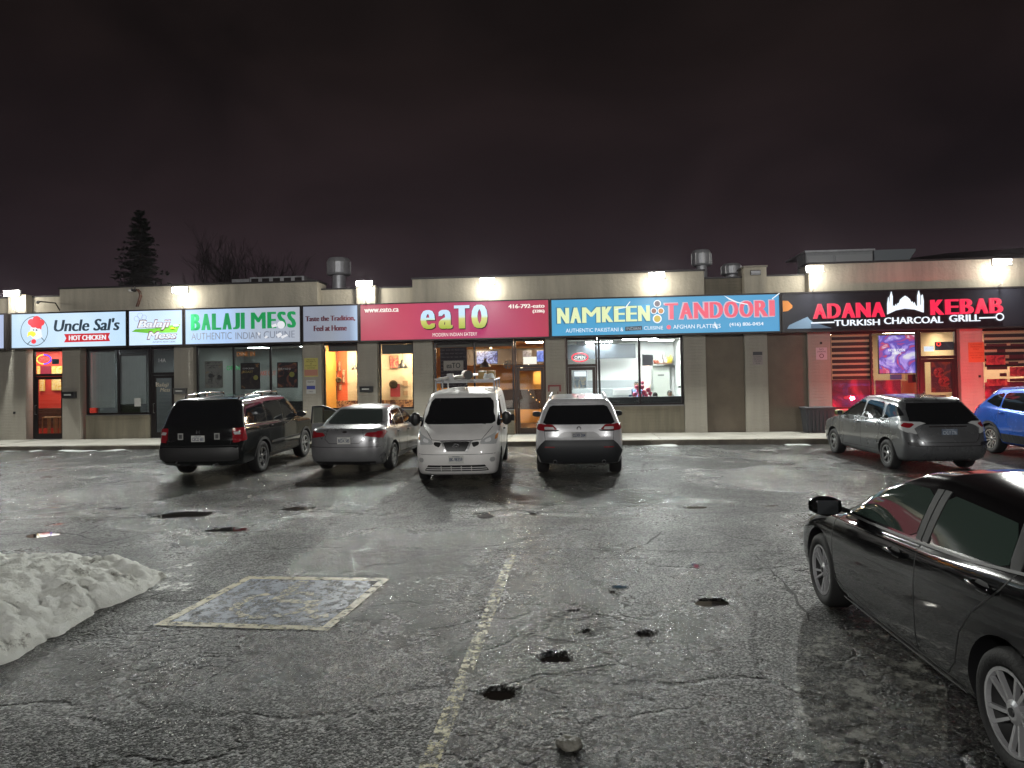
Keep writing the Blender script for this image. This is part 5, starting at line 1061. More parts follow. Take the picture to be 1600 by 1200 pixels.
t, u0, u1, w1 = roofbox('rooftop_unit', 'large grey rooftop air unit behind the right parapet', 'rooftop unit', 1259, 393.5, 1364, 412, 4.0, 1.0, mat('unit_grey', (.34, .36, .37), .5, vary=.2))
for a, b in ((.02, .40), (.44, .98)): MB().box(u0 + (u1 - u0) * a, u0 + (u1 - u0) * b, 3.96, 3.999, 5.0, w1 - .12).build('panel', mat('unit_grey2', (.42, .44, .45), .45), t)
MB().box(u0 + (u1 - u0) * .68, u0 + (u1 - u0) * .78, 3.93, 3.959, 5.55, 5.66).build('badge', mat('unit_badge', (.12, .06, .05), .5), t); MB().box(u0 - .05, u1 + .05, 3.92, 6.3, w1 + .002, w1 + .07).build('lid', M['galv'], t)
ua, ub = U(1366, 392, 4.0), U(1431, 392, 4.0); wa = A(1390, 391.5, 4.0)[1]
q = MB().prism([(ua, 5.0), (ub - 1.0, 5.0), (ub, wa - .02), (ub, wa + .04), (ua, wa + .04)], 4.0, 5.6); fsingle(q, 'intake_hood', mat('hood_grey', (.22, .25, .27), .5), 'sloping sheet metal intake hood right of the large rooftop unit', 'intake hood')

# ------------------------------------------------------------------ trees and far buildings behind the row
def fir(px, pyt, halfpx, y, lab):
    d = ray(px, pyt); t_ = y / d.y; X = d.x * t_; top = H + d.z * t_; rad = halfpx * y / F; rs = random.Random(11)
    t = T('fir_tree', lab, 'tree', (X, y, 0), None, None, (X, y, 0)); MB().tube([(X, y, 0), (X + .1, y, top * .5), (X, y, top - .3)], .28, 8, .03).build('trunk', mat('bark', (.04, .03, .022), .9), t)
    q = MB(); nl = 46
    for i in range(nl):
        f = i / (nl - 1); z = 2.2 + (top - 2.3) * f; r = rad * 2.0 * (1 - f) ** .75 * (.8 + .35 * abs(math.sin(i * .9))) + .12
        for k in range(int(13 - 6 * f)):
            a = rs.uniform(0, 2 * math.pi); rr = r * rs.uniform(.62, 1.12); zz = z + rs.uniform(-.18, .18); droop = rs.uniform(.05, .3) * rr
            n = 5; base = Vector((X, y, zz)); dr = Vector((math.cos(a), math.sin(a), 0)); sd = Vector((-dr.y, dr.x, 0))
            for s in range(n):
                f0 = .12 + .88 * s / n; c = base + dr * rr * f0 + Vector((0, 0, -droop * f0 ** 1.5 + .10 * rr * f0 ** 3)); w = (.34 * rr * (1.15 - f0) + .10)
                for m_ in range(5):
                    b_ = rs.choice((-1, 1)); tip = c + sd * b_ * w * rs.uniform(.5, 1.15) + dr * rs.uniform(.1, .34) + Vector((0, 0, rs.uniform(-.20, .10))); e1 = c + dr * rs.uniform(-.08, .06) + Vector((0, 0, rs.uniform(-.07, .07))); e2 = e1 + dr * .13 + Vector((0, 0, -.08))
                    q.add([e1, e2, tip], [(0, 1, 2)])
    q.build('crown', mat('fir_needles', (.018, .030, .018), .8), t)
fir(218, 331, 40, 46, 'dark fir tree standing behind the left roofline')
def bare(px, pyt, y, lab, spread, seed):
    d = ray(px, pyt); t_ = y / d.y; X = d.x * t_; top = H + d.z * t_; rs = random.Random(seed); q = MB()
    t = T('bare_tree', lab, 'tree', (X, y, 0), None, None, (X, y, 0))
    def br(p, dr, l, r, dep):
        n = 3; pts = [p]; 
        for i in range(n): dr = (dr + Vector((rs.uniform(-.16, .16), rs.uniform(-.16, .16), rs.uniform(-.05, .12)))).normalized(); pts.append(pts[-1] + dr * l / n)
        (q if dep else tr).tube(pts, r, 5 if dep < 3 else 3, r * .6)
        if dep >= 6: return
        for k in range(3 if dep < 5 else 2 + (rs.random() < .5)):
            a = Vector((rs.uniform(-1, 1), rs.uniform(-1, 1), rs.uniform(-.1, .7))).normalized(); nd = (dr * (1.0) + a * spread).normalized()
            br(pts[rs.choice((2, 3, 3))], nd, l * rs.uniform(.62, .82), r * .58, dep + 1)
    tr = MB(); br(Vector((X, y, 0)), Vector((0, 0, 1)), top * .29, .22, 0)
    tr.build('trunk', mat('bark', (.04, .03, .022), .9), t); q.build('crown', mat('twigs', (.028, .024, .022), .9), t)
bare(350, 352, 50, 'thin leafless tree left of the rooftop duct box', .5, 5); bare(388, 345, 50, 'rounder leafless tree behind the rooftop duct box', .75, 9)
# a far apartment house over the right parapet
ap = T('apartment_building', 'dark far apartment house with a few lit windows over the right parapet', 'building', (58, 95, 0), Matrix.Rotation(R(-22), 4, 'Z'), None, (0, 0, 0))
DW = mat('far_wall', (.10, .08, .09), .9)
MB().box(-9, 22, 0, 12, 0, 17.0).build('wall', DW, ap); q = MB(); q.add([(-9.3, -.3, 17.02), (22.3, -.3, 17.02), (22.3, 12.3, 17.02), (-9.3, 12.3, 17.02), (2, 6, 18.6), (18, 6, 18.6)], [(0, 1, 5, 4), (2, 3, 4, 5), (0, 4, 3), (1, 2, 5), (0, 3, 2, 1)]); q.build('roof', DW, ap)
rs = random.Random(8)
for fl_ in range(5):
    for k in range(11):
        x = -7.6 + k * 2.7; z = 2.2 + fl_ * 3.1; lit = rs.random() < .22 or (fl_ == 4 and k in (2, 3, 6))
        wn_ = MB().box(x, x + 1.3, -.05, -.002, z, z + 1.5).build('window', mat('far_frame', (.06, .06, .06), .6), ap); MB().box(x + .1, x + 1.2, -.07, -.052, z + .1, z + 1.4).build('pane', glow('lit_pane', (.75, .6, .42), .22) if lit else mat('dark_pane', (.02, .02, .025), .1), wn_)

# ------------------------------------------------------------------ vehicles
def cr(P, sub):
    """centripetal Catmull-Rom through rows P (K,N,3)"""
    K = len(P); E = np.concatenate([[2 * P[0] - P[1]], P, [2 * P[-1] - P[-2]]]); out = []
    for i in range(1, K):
        p0, p1, p2, p3 = E[i - 1], E[i], E[i + 1], E[i + 2]
        def dt(a, b): return np.maximum(np.linalg.norm(b - a, axis=-1, keepdims=True) ** .5, 1e-3)
        t1 = dt(p0, p1); t2 = t1 + dt(p1, p2); t3 = t2 + dt(p2, p3)
        for s in range(sub):
            t = t1 + (t2 - t1) * s / sub
            A1 = (t1 - t) / t1 * p0 + t / t1 * p1; A2 = (t2 - t) / (t2 - t1) * p1 + (t - t1) / (t2 - t1) * p2; A3 = (t3 - t) / (t3 - t2) * p2 + (t - t2) / (t3 - t2) * p3
            B1 = (t2 - t) / t2 * A1 + t / t2 * A2; B2 = (t3 - t) / (t3 - t1) * A2 + (t - t1) / (t3 - t1) * A3
            out.append((t2 - t) / (t2 - t1) * B1 + (t - t1) / (t2 - t1) * B2)
    out.append(P[-1]); return np.array(out)
def paint(name, col, metal=.35, rough=.28, coat=1., dirt=.12):
    m = mat(name, col, rough, metal, coat, vary=dirt, vscale=1.6, spec=.15 if max(col) < .02 else .5); return m
def rpoly(pts, r=.04, n=4):
    """rounds the corners of an outline"""
    out = []; P = [Vector(p) for p in pts]
    for i, p in enumerate(P):
        a, b = P[i - 1], P[(i + 1) % len(P)]; da, db = a - p, b - p; ra = min(r, da.length * .4); rb = min(r, db.length * .4); s, e_ = p + da.normalized() * ra, p + db.normalized() * rb
        for k in range(n + 1): t = k / n; out.append(tuple(s * (1 - t) ** 2 + p * 2 * t * (1 - t) + e_ * t * t))
    return out
class Car:
    def __init__(s, name, label, loc, ang, pm, layers, wb, tr, wr, roofz=None, clad=None, archpad=.05):
        zb = float(gbase(0, loc[1]))
        rot = Matrix.Rotation(math.atan(SL) if loc[1] > YF else 0, 4, 'X') @ Matrix.Rotation(R(ang), 4, 'Z')
        s.t = T(name, label, 'car' if 'van' not in name else 'van', (loc[0], loc[1], zb + .006), rot, 'vehicles parked in the lot'); s.pm = pm; s.wb = wb; s.wr = wr; s.tr = tr
        NF, NS, NR = 16, 30, 16; rows = []
        xm = (layers[2][1] + layers[2][2]) / 2; hl = (layers[2][1] - layers[2][2]) / 2
        for z, xf, xr, w, rf, rr, *ex in layers:
            n = ex[0] if ex else 3.2; pts = []
            def se(t):
                a, b = math.cos(t), math.sin(t); r = 1 / (a ** n + b ** n) ** (1 / n); return a * r, b * r
            for i in range(NF): a, b = se(math.pi / 2 * i / NF); pts.append((xf - rf * (1 - a), w * b))
            for i in range(NS + 1): pts.append((xf - rf + (xr + rr - xf + rf) * i / NS, w))
            for i in range(1, NR + 1): a, b = se(math.pi / 2 * (1 - i / NR)); pts.append((xr + rr * (1 - a), w * b if i < NR else 0.))
            q = []
            for x, y in pts:
                zz = np.interp(x, [a for a, _ in z[::-1]], [b for _, b in z[::-1]]) if isinstance(z, list) else z
                y *= 1 - .045 * abs((x - xm) / hl) ** 3.5 - .0; q.append((x, y, zz))
            rows.append(q)
        P = cr(np.array(rows, float), 4); K, N, _ = P.shape; P[:, 0, 1] = 0; P[:, -1, 1] = 0; P[-1, :, 1] = 0
        # smooth kinks along each row
        V = P.reshape(-1, 3).tolist(); idx = {}
        def vi(k, j, side):
            if side > 0 or j in (0, N - 1) or k == K - 1: return k * N + j
            if (k, j) not in idx: idx[(k, j)] = len(V); p = P[k, j]; V.append([p[0], -p[1], p[2]])
            return idx[(k, j)]
        Fc = []
        for k in range(K - 1):
            for j in range(N - 1):
                for sd in (1, -1):
                    f = [vi(k, j, sd), vi(k, j + 1, sd), vi(k + 1, j + 1, sd), vi(k + 1, j, sd)]
                    f = list(dict.fromkeys(f)); 
                    if len(f) > 2: Fc.append(f if sd < 0 else f[::-1])
        for j in range(N - 1):
            f = list(dict.fromkeys([vi(0, j, 1), vi(0, j + 1, 1), vi(0, j + 1, -1), vi(0, j, -1)])); Fc.append(f) if len(f) > 2 else None
        bm = bmesh.new(); bv = [bm.verts.new(v) for v in V]
        for f in Fc:
            try: bm.faces.new([bv[i] for i in f])
            except ValueError: pass
        bmesh.ops.remove_doubles(bm, verts=bm.verts, dist=1e-4); bmesh.ops.recalc_face_normals(bm, faces=bm.faces)
        s.bvh = BVHTree.FromBMesh(bm); me = bpy.data.meshes.new('body'); bm.to_mesh(me); bm.free()
        me.materials.append(pm); me.materials.append(M['black'])
        ob = bpy.data.objects.new('body', me); COL.objects.link(ob)
        cut = bmesh.new()
        for ax in (wb / 2, -wb / 2):
            for sd in (1, -1):
                r = bmesh.ops.create_cone(cut, cap_ends=True, segments=40, radius1=wr + archpad, radius2=wr + archpad, depth=.50)
                bmesh.ops.rotate(cut, verts=r['verts'], cent=(0, 0, 0), matrix=Matrix.Rotation(math.pi / 2, 3, 'X')); bmesh.ops.translate(cut, verts=r['verts'], vec=(ax, sd * (tr + .10), wr + .01))
        cm = bpy.data.meshes.new('cut'); cut.to_mesh(cm); cut.free(); cm.materials.append(pm); cm.materials.append(M['black'])
        for p in cm.polygons: p.material_index = 1
        cob = bpy.data.objects.new('cut', cm); COL.objects.link(cob); md = ob.modifiers.new('b', 'BOOLEAN'); md.object = cob; md.operation = 'DIFFERENCE'; md.solver = 'EXACT'
        dg = bpy.context.evaluated_depsgraph_get(); dg.update(); m2 = bpy.data.meshes.new_from_object(ob.evaluated_get(dg)); ob.modifiers.clear(); ob.data = m2; m2.name = 'body'; bpy.data.objects.remove(cob)
        for p in m2.polygons:
            p.use_smooth = p.material_index == 0
        m2.set_sharp_from_angle(angle=R(38)) if hasattr(m2, 'set_sharp_from_angle') else None
        ob.parent = s.t.e; ob['_o'] = [0, 0, 0]; s.body = ob
    def hit(s, ax, a, b):
        if ax == 'L': o, d = (a, 3, b), (0, -1, 0)
        elif ax == 'R': o, d = (a, -3, b), (0, 1, 0)
        elif ax == 'F': o, d = (5, a, b), (-1, 0, 0)
        elif ax == 'B': o, d = (-5, a, b), (1, 0, 0)
        else: o, d = (a, b, 4), (0, 0, -1)
        h = s.bvh.ray_cast(Vector(o), Vector(d))
        if h[0] is None:
            h = s.bvh.find_nearest(Vector(o) + Vector(d) * (2.3 if ax in 'LR' else 2.9))
        n = h[1]
        if n.dot(Vector(d)) > 0: n = -n
        return h[0], n
    def panel(s, name, ax, poly, m, off=.006, cols=14, rows=7, par=None, th=.012, smooth=True):
        P = [Vector(p) for p in poly]; a0 = min(p.x for p in P); a1 = max(p.x for p in P); g = []
        for i in range(cols + 1):
            a = a0 + (a1 - a0) * (1e-3 + (1 - 2e-3) * i / cols); ys = []
            for p, q in zip(P, P[1:] + P[:1]):
                if (p.x - a) * (q.x - a) <= 0 and p.x != q.x: ys.append(p.y + (q.y - p.y) * (a - p.x) / (q.x - p.x))
            if not ys: continue
            lo, hi = min(ys), max(ys); col = []; cl2 = []
            for j in range(rows + 1):
                h, n = s.hit(ax, a, lo + (hi - lo) * j / rows); col.append(h + n * off); cl2.append(h + n * (off - th))
            g.append((col, cl2))
        q = MB(); A_ = [c[0] for c in g]; n, mm = len(A_), rows + 1; q.grid(A_)
        rim = [(i, 0) for i in range(n)] + [(n - 1, j) for j in range(1, mm)] + [(i, mm - 1) for i in range(n - 2, -1, -1)] + [(0, j) for j in range(mm - 2, 0, -1)]
        k0 = len(q.v); q.v += [tuple(g[i][1][j]) for i, j in rim]; L_ = len(rim)
        for k in range(L_): q.f.append((rim[k][0] * mm + rim[k][1], rim[(k + 1) % L_][0] * mm + rim[(k + 1) % L_][1], k0 + (k + 1) % L_, k0 + k))
        o = q.build(name, m, par or s.t, smooth=smooth); fix_normals(o)
        if smooth and hasattr(o.data, 'set_sharp_from_angle'): o.data.set_sharp_from_angle(angle=R(45))
        return o
    def strip(s, name, ax, pts, w, m, off=.003, q=None, seg=.05):
        own = q is None; q = q or MB(); rows = []
        P = []
        for a, b in zip(pts, pts[1:]):
            n = max(1, int(math.hypot(b[0] - a[0], b[1] - a[1]) / seg))
            P += [(a[0] + (b[0] - a[0]) * k / n, a[1] + (b[1] - a[1]) * k / n) for k in range(n)]
        P.append(pts[-1]); H_ = [s.hit(ax, *p) for p in P]
        for i, (h, n) in enumerate(H_):
            t = (H_[min(i + 1, len(H_) - 1)][0] - H_[max(i - 1, 0)][0]).normalized(); sd = t.cross(n).normalized() * w / 2
            rows.append([h - sd + n * (off - .006), h - sd + n * off, h + sd + n * off, h + sd + n * (off - .006)])
        q.grid(rows); return q.build(name, m, s.t) if own else q
    def wheels(s, rw, style, rm=None, face=None, width=.21):
        rm = rm or M['rim']
        for ax in (s.wb / 2, -s.wb / 2):
            for sd in (1, -1):
                yo = sd * s.tr; z = s.wr; r = s.wr; c = (ax, 0, z); f = lambda y: yo - sd * y
                ty = MB().lathe([(rw, f(.02)), (rw + .012, f(.004)), (r - .045, f(-.004)), (r - .015, f(.012)), (r, f(.045)), (r, f(width - .04)), (r - .02, f(width)), (rw, f(width)), (rw, f(.02))], c, 'y', 44)
                for k in (.075, .11, .145): pass
                w = ty.build('wheel', M['rubber'], s.t, smooth=True); fix_normals(w)
                MB().lathe([(rw, f(.012)), (rw - .012, f(.010)), (rw - .022, f(.035)), (rw - .03, f(.12)), (.001, f(.13))], c, 'y', 40).build('rim_barrel', M['rimd'] if style[0] != 'steel' else rm, w, smooth=True)
                q = MB(); kind, n = style[0], style[1]; R_ = rw - .012; hub = .055
                def spoke(a, w0, w1, tw=0., y0=.02, y1=.035, ri=hub, ro=R_):
                    pts = []
                    for rad, ww, aa, yy in ((ri, w0, a, y1), (ro, w1, a + tw, y0)):
                        ca, sa = math.cos(aa), math.sin(aa); 
                        for sg in (-1, 1): pts.append((ax + rad * ca - sg * ww * sa, f(yy), z + rad * sa + sg * ww * ca))
                    pts2 = [(p[0], p[1] - sd * .025, p[2]) for p in pts]
                    q.add(pts + pts2, [(0, 1, 3, 2), (4, 6, 7, 5), (0, 2, 6, 4), (1, 5, 7, 3), (2, 3, 7, 6), (0, 4, 5, 1)])
                for k in range(n):
                    a = 2 * math.pi * k / n + .3
                    if kind == 'single': spoke(a, .034, .026)
                    elif kind == 'double': spoke(a - .12, .014, .012, -.05); spoke(a + .12, .014, .012, .05)
                    elif kind == 'thin': spoke(a, .016, .020); 
                    elif kind == 'twist': spoke(a, .009, .010, .30, .008, .03); spoke(a + .50, .009, .012, .22, .008, .03)
                    elif kind == 'cover': spoke(a, .040, .050, 0, .008, .014)
                q.lathe([(.001, f(.018)), (hub * .7, f(.018)), (hub * 1.15, f(.028)), (hub * 1.15, f(.06))], c, 'y', 20)
                q.lathe([(R_ + .010, f(.006)), (R_ - .008, f(.006)), (R_ - .012, f(.03))], c, 'y', 40)
                q.build('rim', rm, w, smooth=False)
                MB().lathe([(.001, f(.012)), (.022, f(.013)), (.026, f(.02))], c, 'y', 16).build('hub_cap', M['black'] if kind == 'twist' else M['alu'], w)
    def mirror(s, sd, x, z, y, m, big=1., tall=1.):
        q = MB(); n = 10; rows = []
        for i in range(n + 1):
            t = i / n; yy = y + .02 + .19 * big / tall * t; sc = (math.sin(math.pi * (.12 + .80 * t)) ** .5); r = []
            for j in range(16):
                a = 2 * math.pi * j / 16; ca, sa = math.cos(a), math.sin(a); ca = math.copysign(abs(ca) ** .6, ca); sa = math.copysign(abs(sa) ** .6, sa)
                r.append((x + (.055 * ca + (.02 if ca > 0 else 0)) * sc * big, sd * yy, z + .065 * sa * sc * big * tall))
            rows.append(r + [r[0]])
        q.grid(rows); o = q.build('mirror', m, s.t, smooth=True); fix_normals(o)
        MB().box(x - .062 * big, x - .058 * big, min(sd * (y + .06), sd * (y + .18 * big)), max(sd * (y + .06), sd * (y + .18 * big)), z - .045 * big, z + .045 * big).build('mirror_glass', mat('mirror_glass', (.06, .065, .07), .05, metal=.5), o)
        MB().tube([(x + .02, sd * (y - .06), z - .05), (x, sd * (y + .05), z - .01)], .022, 8).build('mirror_arm', M['black'], o, smooth=True)
    def handle(s, sd, x, z, m, l=.09):
        h, n = s.hit('L' if sd > 0 else 'R', x, z); q = MB(); pts = [h + Vector((-l, 0, 0)) + n * .004, h + Vector((-l * .7, 0, 0)) + n * .034, h + Vector((l * .7, 0, 0)) + n * .036, h + Vector((l, 0, 0)) + n * .004]
        q.tube(pts, .013, 8); q.build('door_handle', m, s.t, smooth=True)
    def plate(s, ax, z, text, y=0, w=.30, h=.15, m=None, tm=None, out=.012):
        c, n = s.hit(ax, y, z); sg = 1 if ax == 'F' else -1; x = c.x + sg * out
        q = MB().box(x, x + sg * .006, y - w / 2, y + w / 2, z - h / 2, z + h / 2); o = q.build('licence_plate', m or mat('plate_white', (.62, .62, .58), .45), s.t)
        V_, F_ = text_mesh(text, .02); P = [(x + sg * .0085, y - sg * -1 * 0 + (a - .5) * w * .86 * (1 if ax == 'F' else -1), z - h * .27 + b * h * .5) for a, b in V_]
        MB().add(P, F_).build('lettering', tm or mat('plate_blue', (.03, .05, .12), .5), o)
        V_, F_ = text_mesh('ONTARIO', .02); P = [(x + sg * .0085, y + (a - .5) * w * .5 * (1 if ax == 'F' else -1), z + h * .30 + b * h * .12) for a, b in V_]
        MB().add(P, F_).build('lettering', tm or mat('plate_blue', (.03, .05, .12), .5), o)
CG = mat('tinted_glass', (.006, .007, .008), .04, spec=.6); CGL = mat('lighter_glass', (.035, .045, .042), .03, spec=.6)
REDL_ = mat('tail_red', (.26, .008, .014), .14, coat=1.); CLR = mat('clear_lamp', (.50, .51, .51), .25, coat=1.); SEAM = mat('panel_gap', (.006, .006, .006), .7); PB = M['black']; TRIMG = mat('grey_trim', (.16, .16, .165), .3, metal=.5)

def side_set(c, wins, gl, seams, handles, hm, trim=None, tm=None):
    for sd, ax in ((1, 'L'), (-1, 'R')):
        for w in wins: c.panel('side_window', ax, rpoly(w, .04), gl if not isinstance(gl, dict) else gl[sd], .005, 14, 6)
        q = MB()
        for p in seams: c.strip('x', ax, p, .009, SEAM, .002, q)
        q.build('panel_gap', SEAM, c.t)
        for x, z in handles: c.handle(sd, x, z, hm)
        if trim: c.strip('window_trim', ax, trim, .018, tm, .010)

def elantra():
    pm = paint('gunmetal_paint', (.22, .22, .225), .45, .30)
    LY = [(.20, 1.95, -2.05, .74, .3, .3), (.23, 2.10, -2.20, .82, .4, .35), (.34, 2.18, -2.29, .865, .5, .42), (.50, 2.19, -2.31, .885, .5, .42), (.62, 2.17, -2.30, .888, .5, .42),
          ([(2.2, .70), (0, .76), (-2.3, .84)], 2.11, -2.26, .886, .5, .45), ([(2, .77), (0, .85), (-2.3, .95)], 1.98, -2.22, .872, .5, .42), ([(1.6, .87), (.8, .90), (-1, .95), (-2.2, 1.02)], 1.55, -2.15, .85, .45, .40),
          ([(1, .96), (.4, .95), (-1, .99), (-1.75, 1.055)], 1.02, -1.74, .825, .4, .35), (1.22, .52, -1.40, .735, .35, .35), ([(.2, 1.38), (-.4, 1.425), (-1.1, 1.39)], .16, -1.08, .61, .25, .28),
          ([(.2, 1.43), (-.4, 1.465), (-1.1, 1.42)], .08, -1.0, .50, .2, .2), ([(.1, 1.45), (-.4, 1.478), (-1, 1.44)], .02, -.95, .26, .15, .15), ([(.1, 1.452), (-.4, 1.482), (-1, 1.443)], 0., -.93, 0., .1, .1)]
    c = Car('parked_car', 'grey four door sedan seen from behind with its driver door open', (-3.49, 17.9), 83.4, pm, LY, 2.65, .875, .315)
    c.wheels(.20, ('cover', 7), mat('silver_cover', (.45, .46, .47), .35, metal=.6))
    c.panel('rear_window', 'B', rpoly([(-.66, 1.09), (.66, 1.09), (.52, 1.385), (-.52, 1.385)], .05), CGL, .006, 20, 8)
    c.panel('windshield', 'F', rpoly([(-.68, 1.02), (.68, 1.02), (.54, 1.38), (-.54, 1.38)], .05), CG, .006, 20, 8)
    side_set(c, [[(.72, 1.0), (-.22, .99), (-.22, 1.36), (.18, 1.35)], [(-.28, .99), (-1.02, 1.01), (-.98, 1.33), (-.28, 1.365)], [(-1.08, 1.02), (-1.42, 1.07), (-1.05, 1.31)]], CG,
             [[(.92, .35), (.95, .9), (.75, .97)], [(-.25, .30), (-.25, 1.0)], [(-1.0, .72), (-1.12, 1.0)], [(-.98, .66), (-.82, .36), (.9, .30)]], [(-.10, .83), (-.98, .86)], TRIMG)
    for sd in (1, -1):
        c.panel('taillight', 'B', rpoly([(sd * .44, .86), (sd * .84, .80), (sd * .86, .94), (sd * .50, .93)], .03), REDL_, .010, 12, 5)
        c.panel('taillight', 'L' if sd > 0 else 'R', rpoly([(-2.16, .82), (-1.86, .93), (-1.90, .98), (-2.14, .95)], .03), REDL_, .010, 8, 4)
        c.panel('headlight', 'F', rpoly([(sd * .5, .62), (sd * .86, .66), (sd * .86, .78), (sd * .55, .72)], .03), CLR, .008, 8, 4); c.mirror(sd, .62, 1.02, .86, pm if sd > 0 else PB)
    q = MB()
    c.strip('x', 'B', [(-.40, .985), (-.45, .80), (-.34, .70), (.34, .70), (.45, .80), (.40, .985)], .010, SEAM, .002, q); c.strip('x', 'B', [(-.84, .62), (.84, .62)], .012, SEAM, .002, q); q.build('panel_gap', SEAM, c.t)
    c.plate('B', .765, 'BEDX 585'); c.panel('badge', 'B', rpoly([(-.055, .925), (.055, .925), (.055, .965), (-.055, .965)], .02), M['chrome'], .010, 4, 2)
    c.panel('rear_bumper_lip', 'B', [(-.80, .22), (.80, .22), (.80, .30), (-.80, .30)], PB, .006, 12, 2)
    # the open driver door, hinged at its front edge
    d = bpy.data.objects.new('door', None)
    hx, hy = .93, .86; an = R(58); dx, dy = -math.cos(an), math.sin(an); nx, ny = -dy, dx
    def D(l, z, o=0): lean = -max(0, z - .95) * .38; return (hx + dx * l + nx * (o + lean), hy + dy * l + ny * (o + lean), z)
    q = MB(); out = [(0.0, .32), (.95, .30), (1.15, .42), (1.14, .95), (0.02, .92)]
    n = len(out); q.add([D(l, z, .0) for l, z in out] + [D(l, z, .085) for l, z in out], [tuple(range(n)), tuple(range(2 * n - 1, n - 1, -1))] + [(i, i + n, (i + 1) % n + n, (i + 1) % n) for i in range(n)])
    do = q.build('open_door', pm, c.t, bevel=.01); fix_normals(do)
    q = MB(); inn = [(.06, .38), (.92, .36), (1.09, .46), (1.09, .91), (.07, .89)]; q.add([D(l, z, -.004) for l, z in inn] + [D(l, z, -.03) for l, z in inn], [tuple(range(5)), tuple(range(9, 4, -1))] + [(i, i + 5, (i + 1) % 5 + 5, (i + 1) % 5) for i in range(5)]); q.build('inner_trim', PB, do); fix_normals(do)
    q = MB().tube([D(.03, .93, .03), D(.25, 1.08, .03), D(.62, 1.30, .03), D(.80, 1.375, .03), D(1.08, 1.365, .03), D(1.14, .95, .03)], .026, 8); q.build('door_window_frame', PB, do, smooth=True)
    q = MB(); gp = [(.10, .95), (1.10, .95), (1.06, 1.35), (.80, 1.36), (.62, 1.28)]; q.add([D(l, z, .03) for l, z in gp], [tuple(range(5))]); q.build('side_window', GLASS_SMOKE, do)
elantra()

